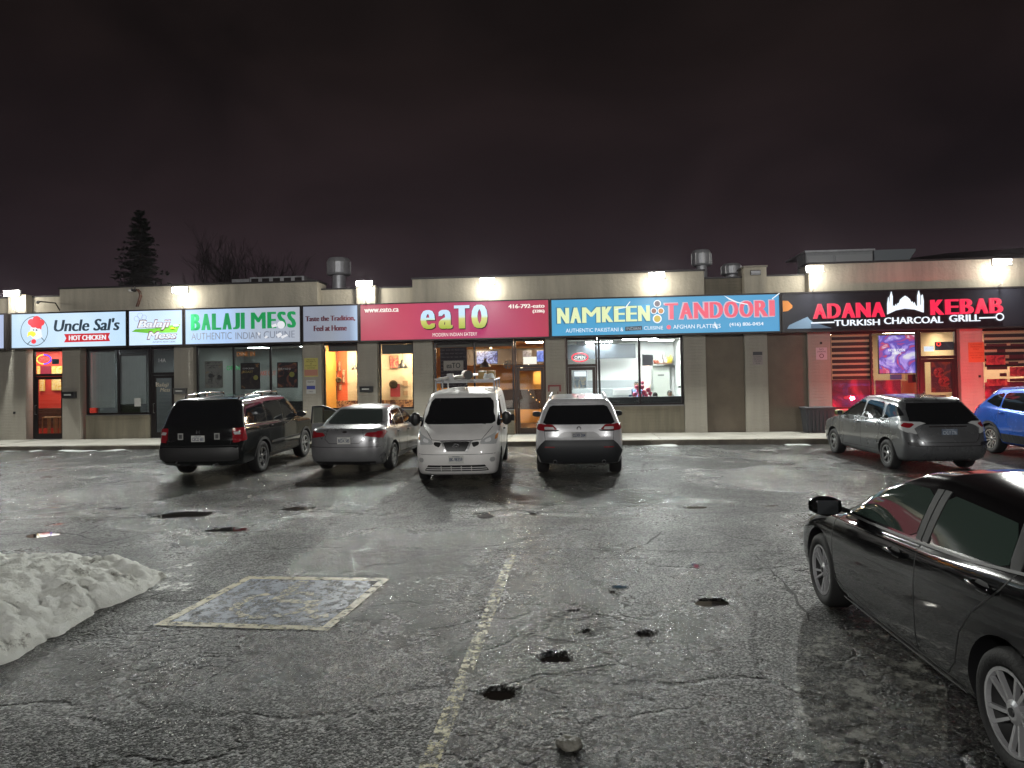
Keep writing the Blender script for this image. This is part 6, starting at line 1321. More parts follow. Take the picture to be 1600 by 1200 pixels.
def pilot():
    pm = paint('black_green_paint', (.010, .012, .012), .3, .22)
    LY = [(.28, 2.0, -2.25, .80, .3, .3), (.32, 2.2, -2.43, .92, .4, .3), (.45, 2.25, -2.52, .965, .45, .3), (.60, 2.26, -2.53, .985, .45, .28), (.72, 2.26, -2.50, .985, .45, .26), (.84, 2.24, -2.42, .983, .45, .24),
          ([(2.2, .93), (0, 1.0), (-2.3, 1.03)], 2.17, -2.40, .975, .45, .22), ([(1.9, 1.02), (0, 1.07), (-2.3, 1.10)], 1.98, -2.385, .965, .45, .22), ([(1.3, 1.12), (0, 1.12), (-2.3, 1.16)], 1.28, -2.36, .94, .4, .22),
          (1.42, .92, -2.26, .872, .35, .22), (1.62, .62, -2.15, .805, .3, .20), ([(.5, 1.69), (-.6, 1.725), (-2, 1.70)], .48, -2.09, .745, .25, .20),
          ([(.4, 1.73), (-.6, 1.765), (-2, 1.73)], .38, -2.02, .63, .2, .15), ([(.3, 1.75), (-.6, 1.785), (-2, 1.75)], .33, -1.97, .3, .15, .12), ([(.3, 1.752), (-.6, 1.788), (-2, 1.752)], .3, -1.95, 0, .1, .1)]
    c = Car('parked_suv', 'black boxy three row suv with chrome rails, leftmost vehicle', (-6.66, 17.75), 86.0, pm, LY, 2.70, .965, .365)
    c.wheels(.225, ('double', 5), M['rim'], width=.23)
    c.panel('rear_window', 'B', rpoly([(-.80, 1.16), (.80, 1.16), (.70, 1.63), (-.70, 1.63)], .06), CG, .006, 20, 8)
    c.panel('windshield', 'F', rpoly([(-.78, 1.18), (.78, 1.18), (.66, 1.66), (-.66, 1.66)], .06), CG, .006, 20, 8)
    side_set(c, [[(.98, 1.16), (-.02, 1.15), (-.02, 1.62), (.58, 1.62)], [(-.10, 1.15), (-.98, 1.16), (-.98, 1.62), (-.10, 1.62)], [(-1.08, 1.16), (-2.08, 1.19), (-1.98, 1.60), (-1.08, 1.62)]], CG,
             [[(.98, .42), (1.0, 1.05), (.98, 1.14)], [(-.06, .38), (-.06, 1.15)], [(-1.02, .90), (-1.03, 1.15)], [(-1.0, .86), (-.85, .42), (.95, .38)]], [(.08, 1.03), (-.93, 1.05)], pm)
    for sd, ax in ((1, 'L'), (-1, 'R')):
        c.strip('window_trim', ax, [(1.0, 1.135), (-.5, 1.125), (-2.15, 1.16)], .016, M['chrome'], .008); c.strip('rubbing_strip', ax, [(.9, .66), (-.9, .66)], .05, mat('dull_black', (.02, .02, .02), .5), .012)
        c.panel('taillight', 'B', rpoly([(sd * .73, .80), (sd * .90, .80), (sd * .88, 1.10), (sd * .72, 1.12)], .03), REDL_, .012, 6, 8)
        c.panel('taillight', ax, rpoly([(-2.38, .82), (-2.17, .84), (-2.20, 1.12), (-2.36, 1.10)], .03), REDL_, .012, 6, 8)
        c.panel('taillight_lens', 'B', rpoly([(sd * .75, .97), (sd * .89, .97), (sd * .885, 1.03), (sd * .745, 1.03)], .01), CLR, .016, 5, 3)
        c.panel('bumper_reflector', 'B', rpoly([(sd * .50, .47), (sd * .68, .47), (sd * .68, .53), (sd * .50, .53)], .01), REDL_, .014, 5, 2)
        c.panel('headlight', 'F', rpoly([(sd * .55, .82), (sd * .9, .84), (sd * .88, .98), (sd * .6, .96)], .03), CLR, .008, 8, 4); c.mirror(sd, .78, 1.20, .95, pm, 1.15)
        q = MB().tube([(.15, sd * .69, 1.75), (.10, sd * .69, 1.81), (-.45, sd * .69, 1.835), (-1.0, sd * .69, 1.835), (-1.65, sd * .69, 1.81), (-1.70, sd * .69, 1.74)], .022, 8); q.build('roof_rail', M['chrome'], c.t, smooth=True)
        for x in (-.75,): MB().box(x - .04, x + .04, sd * .69 - .02, sd * .69 + .02, 1.74, 1.83).build('rail_foot', M['chrome'], c.t)
        for x in (c.wb / 2, -c.wb / 2):
            pts = [(x + .43 * math.cos(a), .365 + .43 * math.sin(a)) for a in np.linspace(math.pi * .04, math.pi * .96, 22)]; c.strip('wheel_arch_trim', ax, pts, .055, mat('dull_black', (.02, .02, .02), .5), .014)
    c.strip('panel_gap', 'B', [(-.90, .74), (.90, .74)], .014, SEAM, .002); c.strip('panel_gap', 'B', [(-.72, 1.13), (-.70, .76)], .01, SEAM, .002); c.strip('panel_gap', 'B', [(.72, 1.13), (.70, .76)], .01, SEAM, .002)
    c.panel('bumper', 'B', rpoly([(-.88, .42), (.88, .42), (.88, .70), (-.88, .70)], .05), mat('dull_black', (.02, .02, .02), .5), .022, 16, 5)
    c.plate('B', .885, 'CECD 681', .02)
    for y in (.42, -.40):
        h, n = c.hit('B', y, .94); q = MB().box(h.x - .012, h.x - .004, y - .06, y + .06, .87, 1.01).build('sticker', mat('sticker_grey', (.35, .35, .33), .5), c.t); MB().box(h.x - .014, h.x - .0125, y - .035, y + .035, .895, .985).build('sticker_mark', mat('sticker_dark', (.06, .06, .06), .5), q)
    h, n = c.hit('B', .02, 1.035); q = MB(); [q.tube([(h.x - .01, .02 + s_ * .035, 1.075), (h.x - .01, .02 + s_ * .028, 1.0)], .008, 6) for s_ in (-1, 1)]; q.box(h.x - .018, h.x - .004, -.005, .045, 1.032, 1.045); q.build('badge', M['chrome'], c.t)
    q = MB(); V_, F_ = text_mesh('PILOT', .02); h, n = c.hit('B', .62, .84); q.add([(h.x - .008, .72 - a * .2, .82 + b * .03) for a, b in V_], F_); q.build('lettering', M['chrome'], c.t)
    MB().lathe([(.001, -.03), (.03, 0), (.03, .07), (.001, .075)], (-1.98, -.70, 1.70), 'z', 12).build('rail_end_cap', M['chrome'], c.t, smooth=True)
    q = MB().tube([(-2.42, -.42, .34), (-2.60, -.42, .33)], .032, 12); q.build('exhaust_pipe', M['alu'], c.t); q = MB().tube([(-2.45, .45, .42), (-2.56, .45, .38), (-2.45, .45, .34)], .016, 8); q.build('tow_hook', M['alu'], c.t, smooth=True)
pilot()

def van():
    pm = paint('van_white_paint', (.80, .785, .76), .0, .36, .6, .08); dk = mat('grille_black', (.012, .012, .012), .4)
    LY = [(.18, 2.05, -2.15, .74, .3, .25), (.22, 2.22, -2.30, .80, .42, .3), (.36, 2.30, -2.38, .84, .5, .3), (.55, 2.32, -2.40, .862, .55, .3), (.72, 2.29, -2.40, .865, .55, .28), (.86, 2.22, -2.39, .865, .55, .26),
          ([(2.2, .97), (1.2, 1.02), (-2.4, 1.0)], 2.08, -2.385, .862, .50, .24), ([(2, 1.06), (1.2, 1.10), (-2.4, 1.08)], 1.90, -2.38, .855, .45, .22), ([(1.8, 1.16), (1, 1.16), (-2.4, 1.16)], 1.68, -2.37, .848, .40, .22),
          (1.38, 1.36, -2.35, .815, .35, .20), (1.60, 1.02, -2.31, .775, .32, .20), ([(1, 1.74), (0, 1.78), (-2.3, 1.76)], .80, -2.27, .715, .28, .20),
          ([(.8, 1.79), (0, 1.83), (-2.3, 1.81)], .66, -2.22, .60, .22, .18), ([(.7, 1.81), (0, 1.845), (-2.3, 1.825)], .58, -2.18, .3, .15, .12), ([(.6, 1.812), (0, 1.848), (-2.3, 1.828)], .55, -2.15, 0, .1, .1)]
    c = Car('cargo_van', 'white compact cargo van facing the camera with a loaded roof rack', (-1.06, 16.30), -92.0, pm, LY, 2.925, .85, .315)
    c.wheels(.195, ('steel', 5), mat('steel_wheel', (.08, .08, .08), .5), width=.20)
    c.panel('windshield', 'F', rpoly([(-.755, 1.17), (.755, 1.17), (.66, 1.675), (-.66, 1.675)], .07), CG, .006, 22, 10)
    c.panel('rear_window', 'B', rpoly([(-.6, 1.15), (.6, 1.15), (.56, 1.60), (-.56, 1.60)], .07), CG, .006, 12, 6)
    for sd, ax in ((1, 'L'), (-1, 'R')):
        c.panel('side_window', ax, rpoly([(1.28, 1.13), (.42, 1.12), (.42, 1.62), (.86, 1.63)], .06), CG, .005); c.panel('quarter_window', ax, rpoly([(1.60, 1.12), (1.34, 1.13), (1.10, 1.42)], .03), CG, .005, 8, 4)
        q = MB(); [c.strip('x', ax, p, .011, SEAM, .002, q) for p in ([(1.35, .3), (1.35, 1.05)], [(.36, .28), (.36, 1.66)], [(-.75, .28), (-.75, 1.66), (.3, 1.66)], [(-1.9, .30), (-1.9, .95)])]; q.build('panel_gap', SEAM, c.t)
        c.strip('slide_rail', ax, [(-.76, 1.0), (-2.2, 1.0)], .035, dk, .006); c.handle(sd, .52, .98, dk); c.strip('crease', ax, [(.3, 1.22), (-2.2, 1.24)], .012, pm, .010)
        c.panel('headlight', 'F', rpoly([(sd * .47, .815), (sd * .79, .80), (sd * .83, 1.06), (sd * .72, .985), (sd * .48, .88)], .02), CLR, .010, 14, 6); c.panel('headlight_inner', 'F', rpoly([(sd * .56, .84), (sd * .68, .85), (sd * .68, .93), (sd * .56, .885)], .02), mat('lamp_reflector', (.8, .8, .8), .3), .014, 5, 4)
        c.panel('indicator', 'F', rpoly([(sd * .745, .88), (sd * .80, .90), (sd * .82, 1.01), (sd * .76, .96)], .02), mat('amber', (.5, .2, .05), .2), .014, 5, 4)
        c.panel('grille_wing', 'F', rpoly([(sd * .30, .845), (sd * .45, .86), (sd * .45, .80), (sd * .34, .755)], .015), dk, .010, 6, 4)
        c.panel('fog_lamp', 'F', rpoly([(sd * .66, .46), (sd * .76, .46), (sd * .76, .55), (sd * .66, .55)], .035), mat('fog_grey', (.4, .4, .39), .3), .008, 5, 4)
        c.mirror(sd, 1.30, 1.26, .86, dk, 1.5, 1.5)
    c.panel('grille', 'F', rpoly([(-.27, .86), (.27, .86), (.19, .68), (-.19, .68)], .02), dk, .010, 12, 5); c.panel('grille_surround', 'F', rpoly([(-.33, .885), (.33, .885), (.33, .868), (-.33, .868)], .004), TRIMG, .014, 12, 2)
    for sd in (1, -1): c.strip('grille_bar', 'F', [(sd * .29, .87), (sd * .21, .67)], .035, mat('grey_chrome', (.40, .40, .40), .3, metal=.6), .018)
    h, n = c.hit('F', 0, .785); MB().lathe([(.055, h.x + .018), (.055, h.x + .026), (.040, h.x + .026), (.040, h.x + .018)], (0, 0, .785), 'x', 24).build('badge', M['chrome'], c.t); MB().box(h.x + .018, h.x + .028, -.075, .075, .773, .797).build('badge_bar', M['chrome'], c.t)
    lg = c.panel('lower_grille', 'F', rpoly([(-.60, .41), (.60, .41), (.64, .29), (-.64, .29)], .02), dk, .008, 18, 4)
    for z in (.325, .365): c.strip('grille_slat', 'F', [(-.60, z), (.60, z)], .014, pm, .020)
    for y in (-.3, -.1, .1, .3): c.strip('grille_slat', 'F', [(y, .30), (y, .40)], .012, pm, .018)
    c.plate('F', .53, 'BK-98359', out=.02); q = MB(); c.strip('x', 'F', [(-.82, .62), (.82, .62)], .008, SEAM, .002, q); c.strip('x', 'F', [(-.70, 1.12), (-.50, .90), (-.3, .885), (.3, .885), (.50, .90), (.70, 1.12)], .010, SEAM, .002, q); q.build('panel_gap', SEAM, c.t)
    q = MB().tube([(.62, .05, 1.83), (.56, .05, 1.93), (.44, .05, 2.02)], .006, 6, .003); q.build('antenna', PB, c.t)
    h, n = c.hit('F', .2, 1.20); q = MB(); q.tube([(h.x + .03, .55, 1.165), (h.x - .05, .05, 1.22)], .008, 6); q.tube([(h.x + .03, -.05, 1.165), (h.x - .06, -.55, 1.22)], .008, 6); q.build('wiper', PB, c.t)
    # rack bolted to the roof
    rk = MB()
    for x in (.35, -.75, -1.85):
        rk.box(x - .02, x + .02, -.66, .66, 1.99, 2.03)
        for y in (-.66, .66): rk.box(x - .02, x + .02, y - .015, y + .015, 1.76, 2.03)
    for y in (-.66, .66): rk.box(-1.95, .45, y - .012, y + .012, 2.031, 2.055)
    rk.build('roof_rack', M['alu'], c.t)
    MW = c.t.e.matrix_world
    def load(name, label, cat, base):
        return T(name, label, cat, MW @ Vector(base), MW.to_3x3().to_4x4(), None, base)
    t = load('pipe_carrier', 'white plastic pipe carrier with a dark end cap on the van roof rack', 'pipe', (-.6, -.02, 2.05)); p0, p1 = Vector((.55, .10, 2.17)), Vector((-1.90, -.22, 2.17))
    MB().tube([p0, p1], .095, 24).build('tube', mat('pvc', (.62, .58, .52), .4, vary=.2, vscale=3), t, smooth=True); dr = (p0 - p1).normalized()
    MB().tube([p0 + dr * .001, p0 + dr * .05], .102, 24).build('end_cap', mat('cap_dark', (.05, .045, .04), .5), t)
    for f_ in (.1, .3, .55, .8): q_ = p0.lerp(p1, f_); MB().tube([q_ - dr * .02, q_ + dr * .02], .100, 24).build('clamp_band', mat('band_red', (.35, .12, .08), .5), t)
    t = load('roof_ladder', 'aluminium ladder lying flat on the van roof rack', 'ladder', (-.6, .35, 2.03))
    for y in (-.26, -.58): MB().box(-2.1, .40, y - .015, y + .015, 2.056, 2.12).build('stile', M['alu'], t)
    for k in range(8): MB().box(-2.0 + k * .3, -1.97 + k * .3, -.565, -.275, 2.07, 2.10).build('rung', M['alu'], t)
    t = load('thin_pole', 'thin white pole poking out to the left from the van roof rack', 'pole', (.3, -.55, 2.1)); MB().tube([(.80, -.62, 2.09), (.2, -.35, 2.12), (-1.7, .2, 2.16)], .012, 10, .035).build('shaft', mat('pole_white', (.66, .62, .57), .4), t, smooth=True)
    MB().box(.12, .28, -.42, -.28, 2.06, 2.20).build('clamp', M['alu'], t, bevel=.01)
    for k, (y, lab) in enumerate(((.30, 'left amber plastic crate on the van roof rack'), (.52, 'right amber plastic crate on the van roof rack'))):
        t = load('roof_crate', lab, 'crate', (-.9, y, 2.056)); am = mat('amber_crate', (.22, .13, .02), .4)
        q = MB(); q.box(-1.15, -.75, y - .09, y + .09, 2.056, 2.07); [q.box(*b_) for b_ in ((-1.15, -1.135, y - .09, y + .09, 2.07, 2.23), (-.765, -.75, y - .09, y + .09, 2.07, 2.23), (-1.13, -.77, y - .09, y - .078, 2.07, 2.23), (-1.13, -.77, y + .078, y + .09, 2.07, 2.23))]; q.build('shell', am, t); MB().box(-1.16, -.74, y - .095, y + .095, 2.231, 2.245).build('rim', am, t)
    t = load('cable_coil', 'loose coil of pale cable at the right of the van roof rack', 'cable', (-.3, .55, 2.06))
    for k in range(4): MB().tube([(-.35 + (.17 - .01 * k) * math.cos(a), .50 + (.13 - .01 * k) * math.sin(a), 2.08 + .03 * k + .01 * math.sin(3 * a)) for a in np.linspace(0, 2 * math.pi, 20)], .013, 6).build('loop', mat('pale_cable', (.5, .52, .5), .5), t, smooth=True)
van()

def rav():
    pm = paint('silver_paint', (.62, .62, .63), .30, .32); dk = mat('dark_cladding', (.018, .020, .022), .5)
    LY = [(.28, 1.95, -2.05, .76, .3, .25), (.32, 2.12, -2.22, .86, .4, .3), (.45, 2.20, -2.33, .905, .45, .34), (.60, 2.22, -2.36, .925, .45, .34), (.74, 2.22, -2.35, .927, .45, .34), (.86, 2.18, -2.30, .922, .45, .34),
          ([(2.2, .93), (0, .97), (-2.3, 1.0)], 2.10, -2.27, .915, .45, .32), ([(1.9, 1.0), (0, 1.04), (-2.3, 1.07)], 1.90, -2.25, .900, .45, .30), ([(1.3, 1.08), (0, 1.10), (-2.3, 1.15)], 1.22, -2.22, .872, .4, .28),
          (1.34, .85, -2.08, .80, .35, .26), (1.50, .58, -1.96, .725, .3, .24), ([(.5, 1.58), (-.6, 1.63), (-1.9, 1.585)], .45, -1.92, .655, .25, .22),
          ([(.4, 1.62), (-.6, 1.672), (-1.9, 1.62)], .35, -1.86, .55, .2, .15), ([(.3, 1.64), (-.6, 1.69), (-1.9, 1.635)], .28, -1.82, .28, .15, .12), ([(.3, 1.642), (-.6, 1.693), (-1.9, 1.637)], .25, -1.80, 0, .1, .1)]
    c = Car('parked_suv', 'silver suv seen squarely from behind in the middle of the row', (1.54, 16.85), 85.4, pm, LY, 2.69, .905, .355)
    c.wheels(.215, ('single', 5), M['rim'], width=.24)
    c.panel('rear_window', 'B', rpoly([(-.76, 1.12), (.76, 1.12), (.60, 1.50), (-.60, 1.50)], .07), CG, .006, 22, 8); c.panel('spoiler', 'B', rpoly([(-.64, 1.535), (.64, 1.535), (.60, 1.60), (-.60, 1.60)], .03), pm, .035, 16, 3, th=.05)
    c.panel('windshield', 'F', rpoly([(-.74, 1.13), (.74, 1.13), (.6, 1.56), (-.6, 1.56)], .06), CG, .006, 16, 6)
    side_set(c, [[(.95, 1.11), (.0, 1.12), (.0, 1.52), (.5, 1.53)], [(-.08, 1.12), (-1.05, 1.14), (-1.0, 1.52), (-.08, 1.535)], [(-1.13, 1.15), (-1.75, 1.22), (-1.55, 1.47), (-1.13, 1.51)]], CG,
             [[(.95, .5), (.98, 1.05)], [(-.04, .48), (-.04, 1.12)], [(-1.0, .92), (-1.1, 1.14)]], [(.08, 1.0), (-.95, 1.03)], pm)
    for sd, ax in ((1, 'L'), (-1, 'R')):
        c.panel('taillight', 'B', rpoly([(sd * .44, 1.02), (sd * .54, 1.115), (sd * .83, 1.12), (sd * .86, 1.0), (sd * .70, .985)], .02), REDL_, .012, 16, 5); c.panel('taillight_lens', 'B', rpoly([(sd * .50, 1.02), (sd * .53, 1.07), (sd * .71, 1.07), (sd * .71, 1.015)], .01), CLR, .018, 8, 3)
        c.panel('taillight_base', 'B', rpoly([(sd * .40, 1.012), (sd * .44, .985), (sd * .72, .975), (sd * .72, 1.005), (sd * .48, 1.012)], .008), dk, .018, 10, 2)
        c.panel('taillight', ax, rpoly([(-2.20, 1.0), (-1.92, 1.06), (-1.96, 1.12), (-2.16, 1.13)], .02), REDL_, .012, 8, 4)
        c.panel('bumper_reflector', 'B', [(sd * .50, .655), (sd * .70, .655), (sd * .70, .672), (sd * .50, .672)], REDL_, .024, 5, 1); c.mirror(sd, .72, 1.14, .88, dk, 1.1)
        MB().tube([(.15, sd * .60, 1.62), (-.0, sd * .60, 1.70), (-1.5, sd * .60, 1.68), (-1.62, sd * .60, 1.62)], .018, 8).build('roof_rail', M['alu'], c.t, smooth=True); c.strip('lower_cladding', ax, [(.9, .42), (-.9, .42)], .18, dk, .012)
        for x in (c.wb / 2, -c.wb / 2): c.strip('wheel_arch_trim', ax, [(x + .42 * math.cos(a), .355 + .42 * math.sin(a)) for a in np.linspace(.1, math.pi - .1, 22)], .06, dk, .014)
    c.panel('bumper', 'B', rpoly([(-.84, .34), (.84, .34), (.88, .60), (.72, .80), (-.72, .80), (-.88, .60)], .04), dk, .018, 20, 7)
    c.panel('plate_recess', 'B', rpoly([(-.46, .85), (.46, .85), (.34, .97), (-.34, .97)], .03), mat('silver_dark', (.30, .30, .30), .35, metal=.5), .006, 12, 3)
    c.plate('B', .905, 'CLXR 204', 0, .30, .13, mat('plate_silver', (.36, .36, .35), .45)); q = MB(); c.strip('x', 'B', [(-.72, 1.0), (-.70, .81)], .008, SEAM, .002, q); c.strip('x', 'B', [(.72, 1.0), (.70, .81)], .008, SEAM, .002, q); q.build('panel_gap', SEAM, c.t)
    h, n = c.hit('B', 0, 1.04); MB().lathe([(.045, h.x - .012), (.045, h.x - .005), (.030, h.x - .005), (.030, h.x - .012)], (0, 0, 1.04), 'x', 20).build('badge', M['chrome'], c.t)
    h, n = c.hit('T', -1.55, 0); MB().add([(-1.50, -.012, h.z + .005), (-1.50, .012, h.z + .005), (-1.62, 0, h.z + .07), (-1.66, 0, h.z)], [(0, 1, 2), (0, 2, 3), (1, 3, 2), (0, 3, 1)]).build('antenna_fin', PB, c.t)
    for y in (.50, -.50): MB().lathe([(.035, -2.37), (.04, -2.37), (.04, -2.2), (.035, -2.2)], (0, y, .36), 'x', 16).build('exhaust_pipe', M['alu'], c.t)
rav()

def matrix():
    pm = paint('grey_hatch_paint', (.12, .125, .13), .4, .28); dk = mat('dark_cladding', (.018, .020, .022), .5)
    LY = [(.22, 1.9, -1.85, .74, .3, .25), (.26, 2.05, -2.05, .82, .4, .3), (.38, 2.12, -2.16, .865, .5, .36), (.52, 2.14, -2.19, .885, .5, .36), (.66, 2.12, -2.17, .886, .5, .36), ([(2.1, .76), (0, .80), (-2.1, .84)], 2.05, -2.11, .882, .5, .36),
          ([(2, .84), (0, .90), (-2.1, .94)], 1.90, -2.07, .872, .5, .34), ([(1.6, .95), (0, .97), (-2.1, 1.03)], 1.50, -2.03, .852, .45, .34), ([(1.2, 1.03), (0, 1.02), (-2, 1.10)], 1.12, -1.98, .83, .4, .32),
          (1.25, .70, -1.80, .755, .35, .30), (1.42, .35, -1.62, .68, .3, .26), ([(.3, 1.48), (-.4, 1.515), (-1.6, 1.47)], .20, -1.54, .61, .25, .22), ([(.2, 1.51), (-.4, 1.545), (-1.5, 1.50)], .10, -1.46, .5, .2, .15), ([(.1, 1.525), (-.4, 1.56), (-1.5, 1.51)], .05, -1.42, .25, .15, .1), ([(.1, 1.527), (-.4, 1.562), (-1.5, 1.512)], .03, -1.4, 0, .1, .1)]
    c = Car('parked_car', 'dark grey hatchback in front of the grill, nose towards the wall', (8.95, 16.55), 89.0, pm, LY, 2.60, .875, .315)
    c.wheels(.20, ('thin', 6), M['rim']); sil = TRIMG
    c.panel('rear_window', 'B', rpoly([(-.72, 1.02), (.72, 1.02), (.60, 1.42), (-.60, 1.42)], .07), CG, .008, 22, 8); c.panel('tailgate_black', 'B', rpoly([(-.78, 1.00), (.78, 1.00), (.75, 1.10), (-.75, 1.10)], .02), CG, .005, 14, 3)
    c.panel('windshield', 'F', rpoly([(-.70, 1.08), (.70, 1.08), (.55, 1.45), (-.55, 1.45)], .06), CG, .006, 14, 6); c.panel('spoiler', 'B', rpoly([(-.60, 1.44), (.60, 1.44), (.56, 1.50), (-.56, 1.50)], .02), pm, .03, 14, 3, th=.04)
    side_set(c, [[(.85, 1.06), (-.12, 1.04), (-.12, 1.42), (.40, 1.43)], [(-.20, 1.04), (-1.02, 1.06), (-.95, 1.41), (-.20, 1.43)], [(-1.10, 1.07), (-1.78, 1.17), (-1.52, 1.34), (-1.08, 1.40)]], CG,
             [[(.90, .4), (.95, .98)], [(-.16, .35), (-.16, 1.04)], [(-1.0, .80), (-1.08, 1.06)], [(-1.0, .76), (-.85, .38), (.88, .34)]], [(-.02, .92), (-.92, .95)], pm)
    for sd, ax in ((1, 'L'), (-1, 'R')):
        c.strip('window_trim', ax, [(.9, 1.045), (-.1, 1.02), (-1.05, 1.04), (-1.82, 1.15)], .012, sil, .008)
        c.panel('taillight', ax, rpoly([(-2.02, .82), (-1.76, .93), (-1.80, 1.06), (-2.02, 1.05)], .03), CLR, .012, 8, 6); c.panel('taillight', 'B', rpoly([(sd * .62, .80), (sd * .80, .86), (sd * .80, 1.06), (sd * .70, 1.04)], .03), CLR, .012, 8, 6)
        c.panel('taillight_lens', 'B', rpoly([(sd * .70, .93), (sd * .80, .93), (sd * .80, 1.02), (sd * .72, 1.02)], .03), REDL_, .018, 6, 5); c.panel('taillight_lens', ax, rpoly([(-1.99, .92), (-1.84, .96), (-1.86, 1.03), (-1.99, 1.02)], .03), REDL_, .018, 6, 4)
        c.panel('headlight', 'F', rpoly([(sd * .5, .70), (sd * .84, .72), (sd * .84, .86), (sd * .6, .82)], .03), CLR, .008, 8, 4); c.panel('headlight', ax, rpoly([(2.0, .74), (1.72, .80), (1.74, .87), (1.92, .84)], .02), CLR, .008, 6, 4); c.mirror(sd, .72, 1.08, .86, mat('mirror_green', (.28, .33, .10), .35) if sd > 0 else pm)
        c.panel('bumper_lamp', 'B', rpoly([(sd * .60, .56), (sd * .80, .58), (sd * .80, .66), (sd * .62, .64)], .02), PB, .008, 6, 3)
    c.strip('chrome_strip', 'B', [(-.38, .955), (.38, .955)], .022, M['chrome'], .018); c.plate('B', .84, 'CXLY 776', 0, .32, .15, mat('plate_bluegrey', (.12, .15, .20), .5), mat('plate_pale', (.45, .5, .55), .5))
    q = MB(); c.strip('x', 'B', [(-.70, 1.0), (-.60, .72), (-.52, .64), (.52, .64), (.60, .72), (.70, 1.0)], .012, SEAM, .002, q); q.build('panel_gap', SEAM, c.t); c.panel('bumper_lip', 'B', [(-.80, .56), (.80, .56), (.80, .575), (-.80, .575)], SEAM, .004, 12, 1)
    h, n = c.hit('B', 0, 1.14); MB().tube([(h.x - .02, .0, 1.08), (h.x + .00, -.25, 1.14)], .008, 6).build('wiper', PB, c.t); h, n = c.hit('T', -1.1, 0); MB().tube([(-1.1, 0, h.z), (-1.28, 0, h.z + .13)], .006, 6).build('antenna', PB, c.t)
matrix()

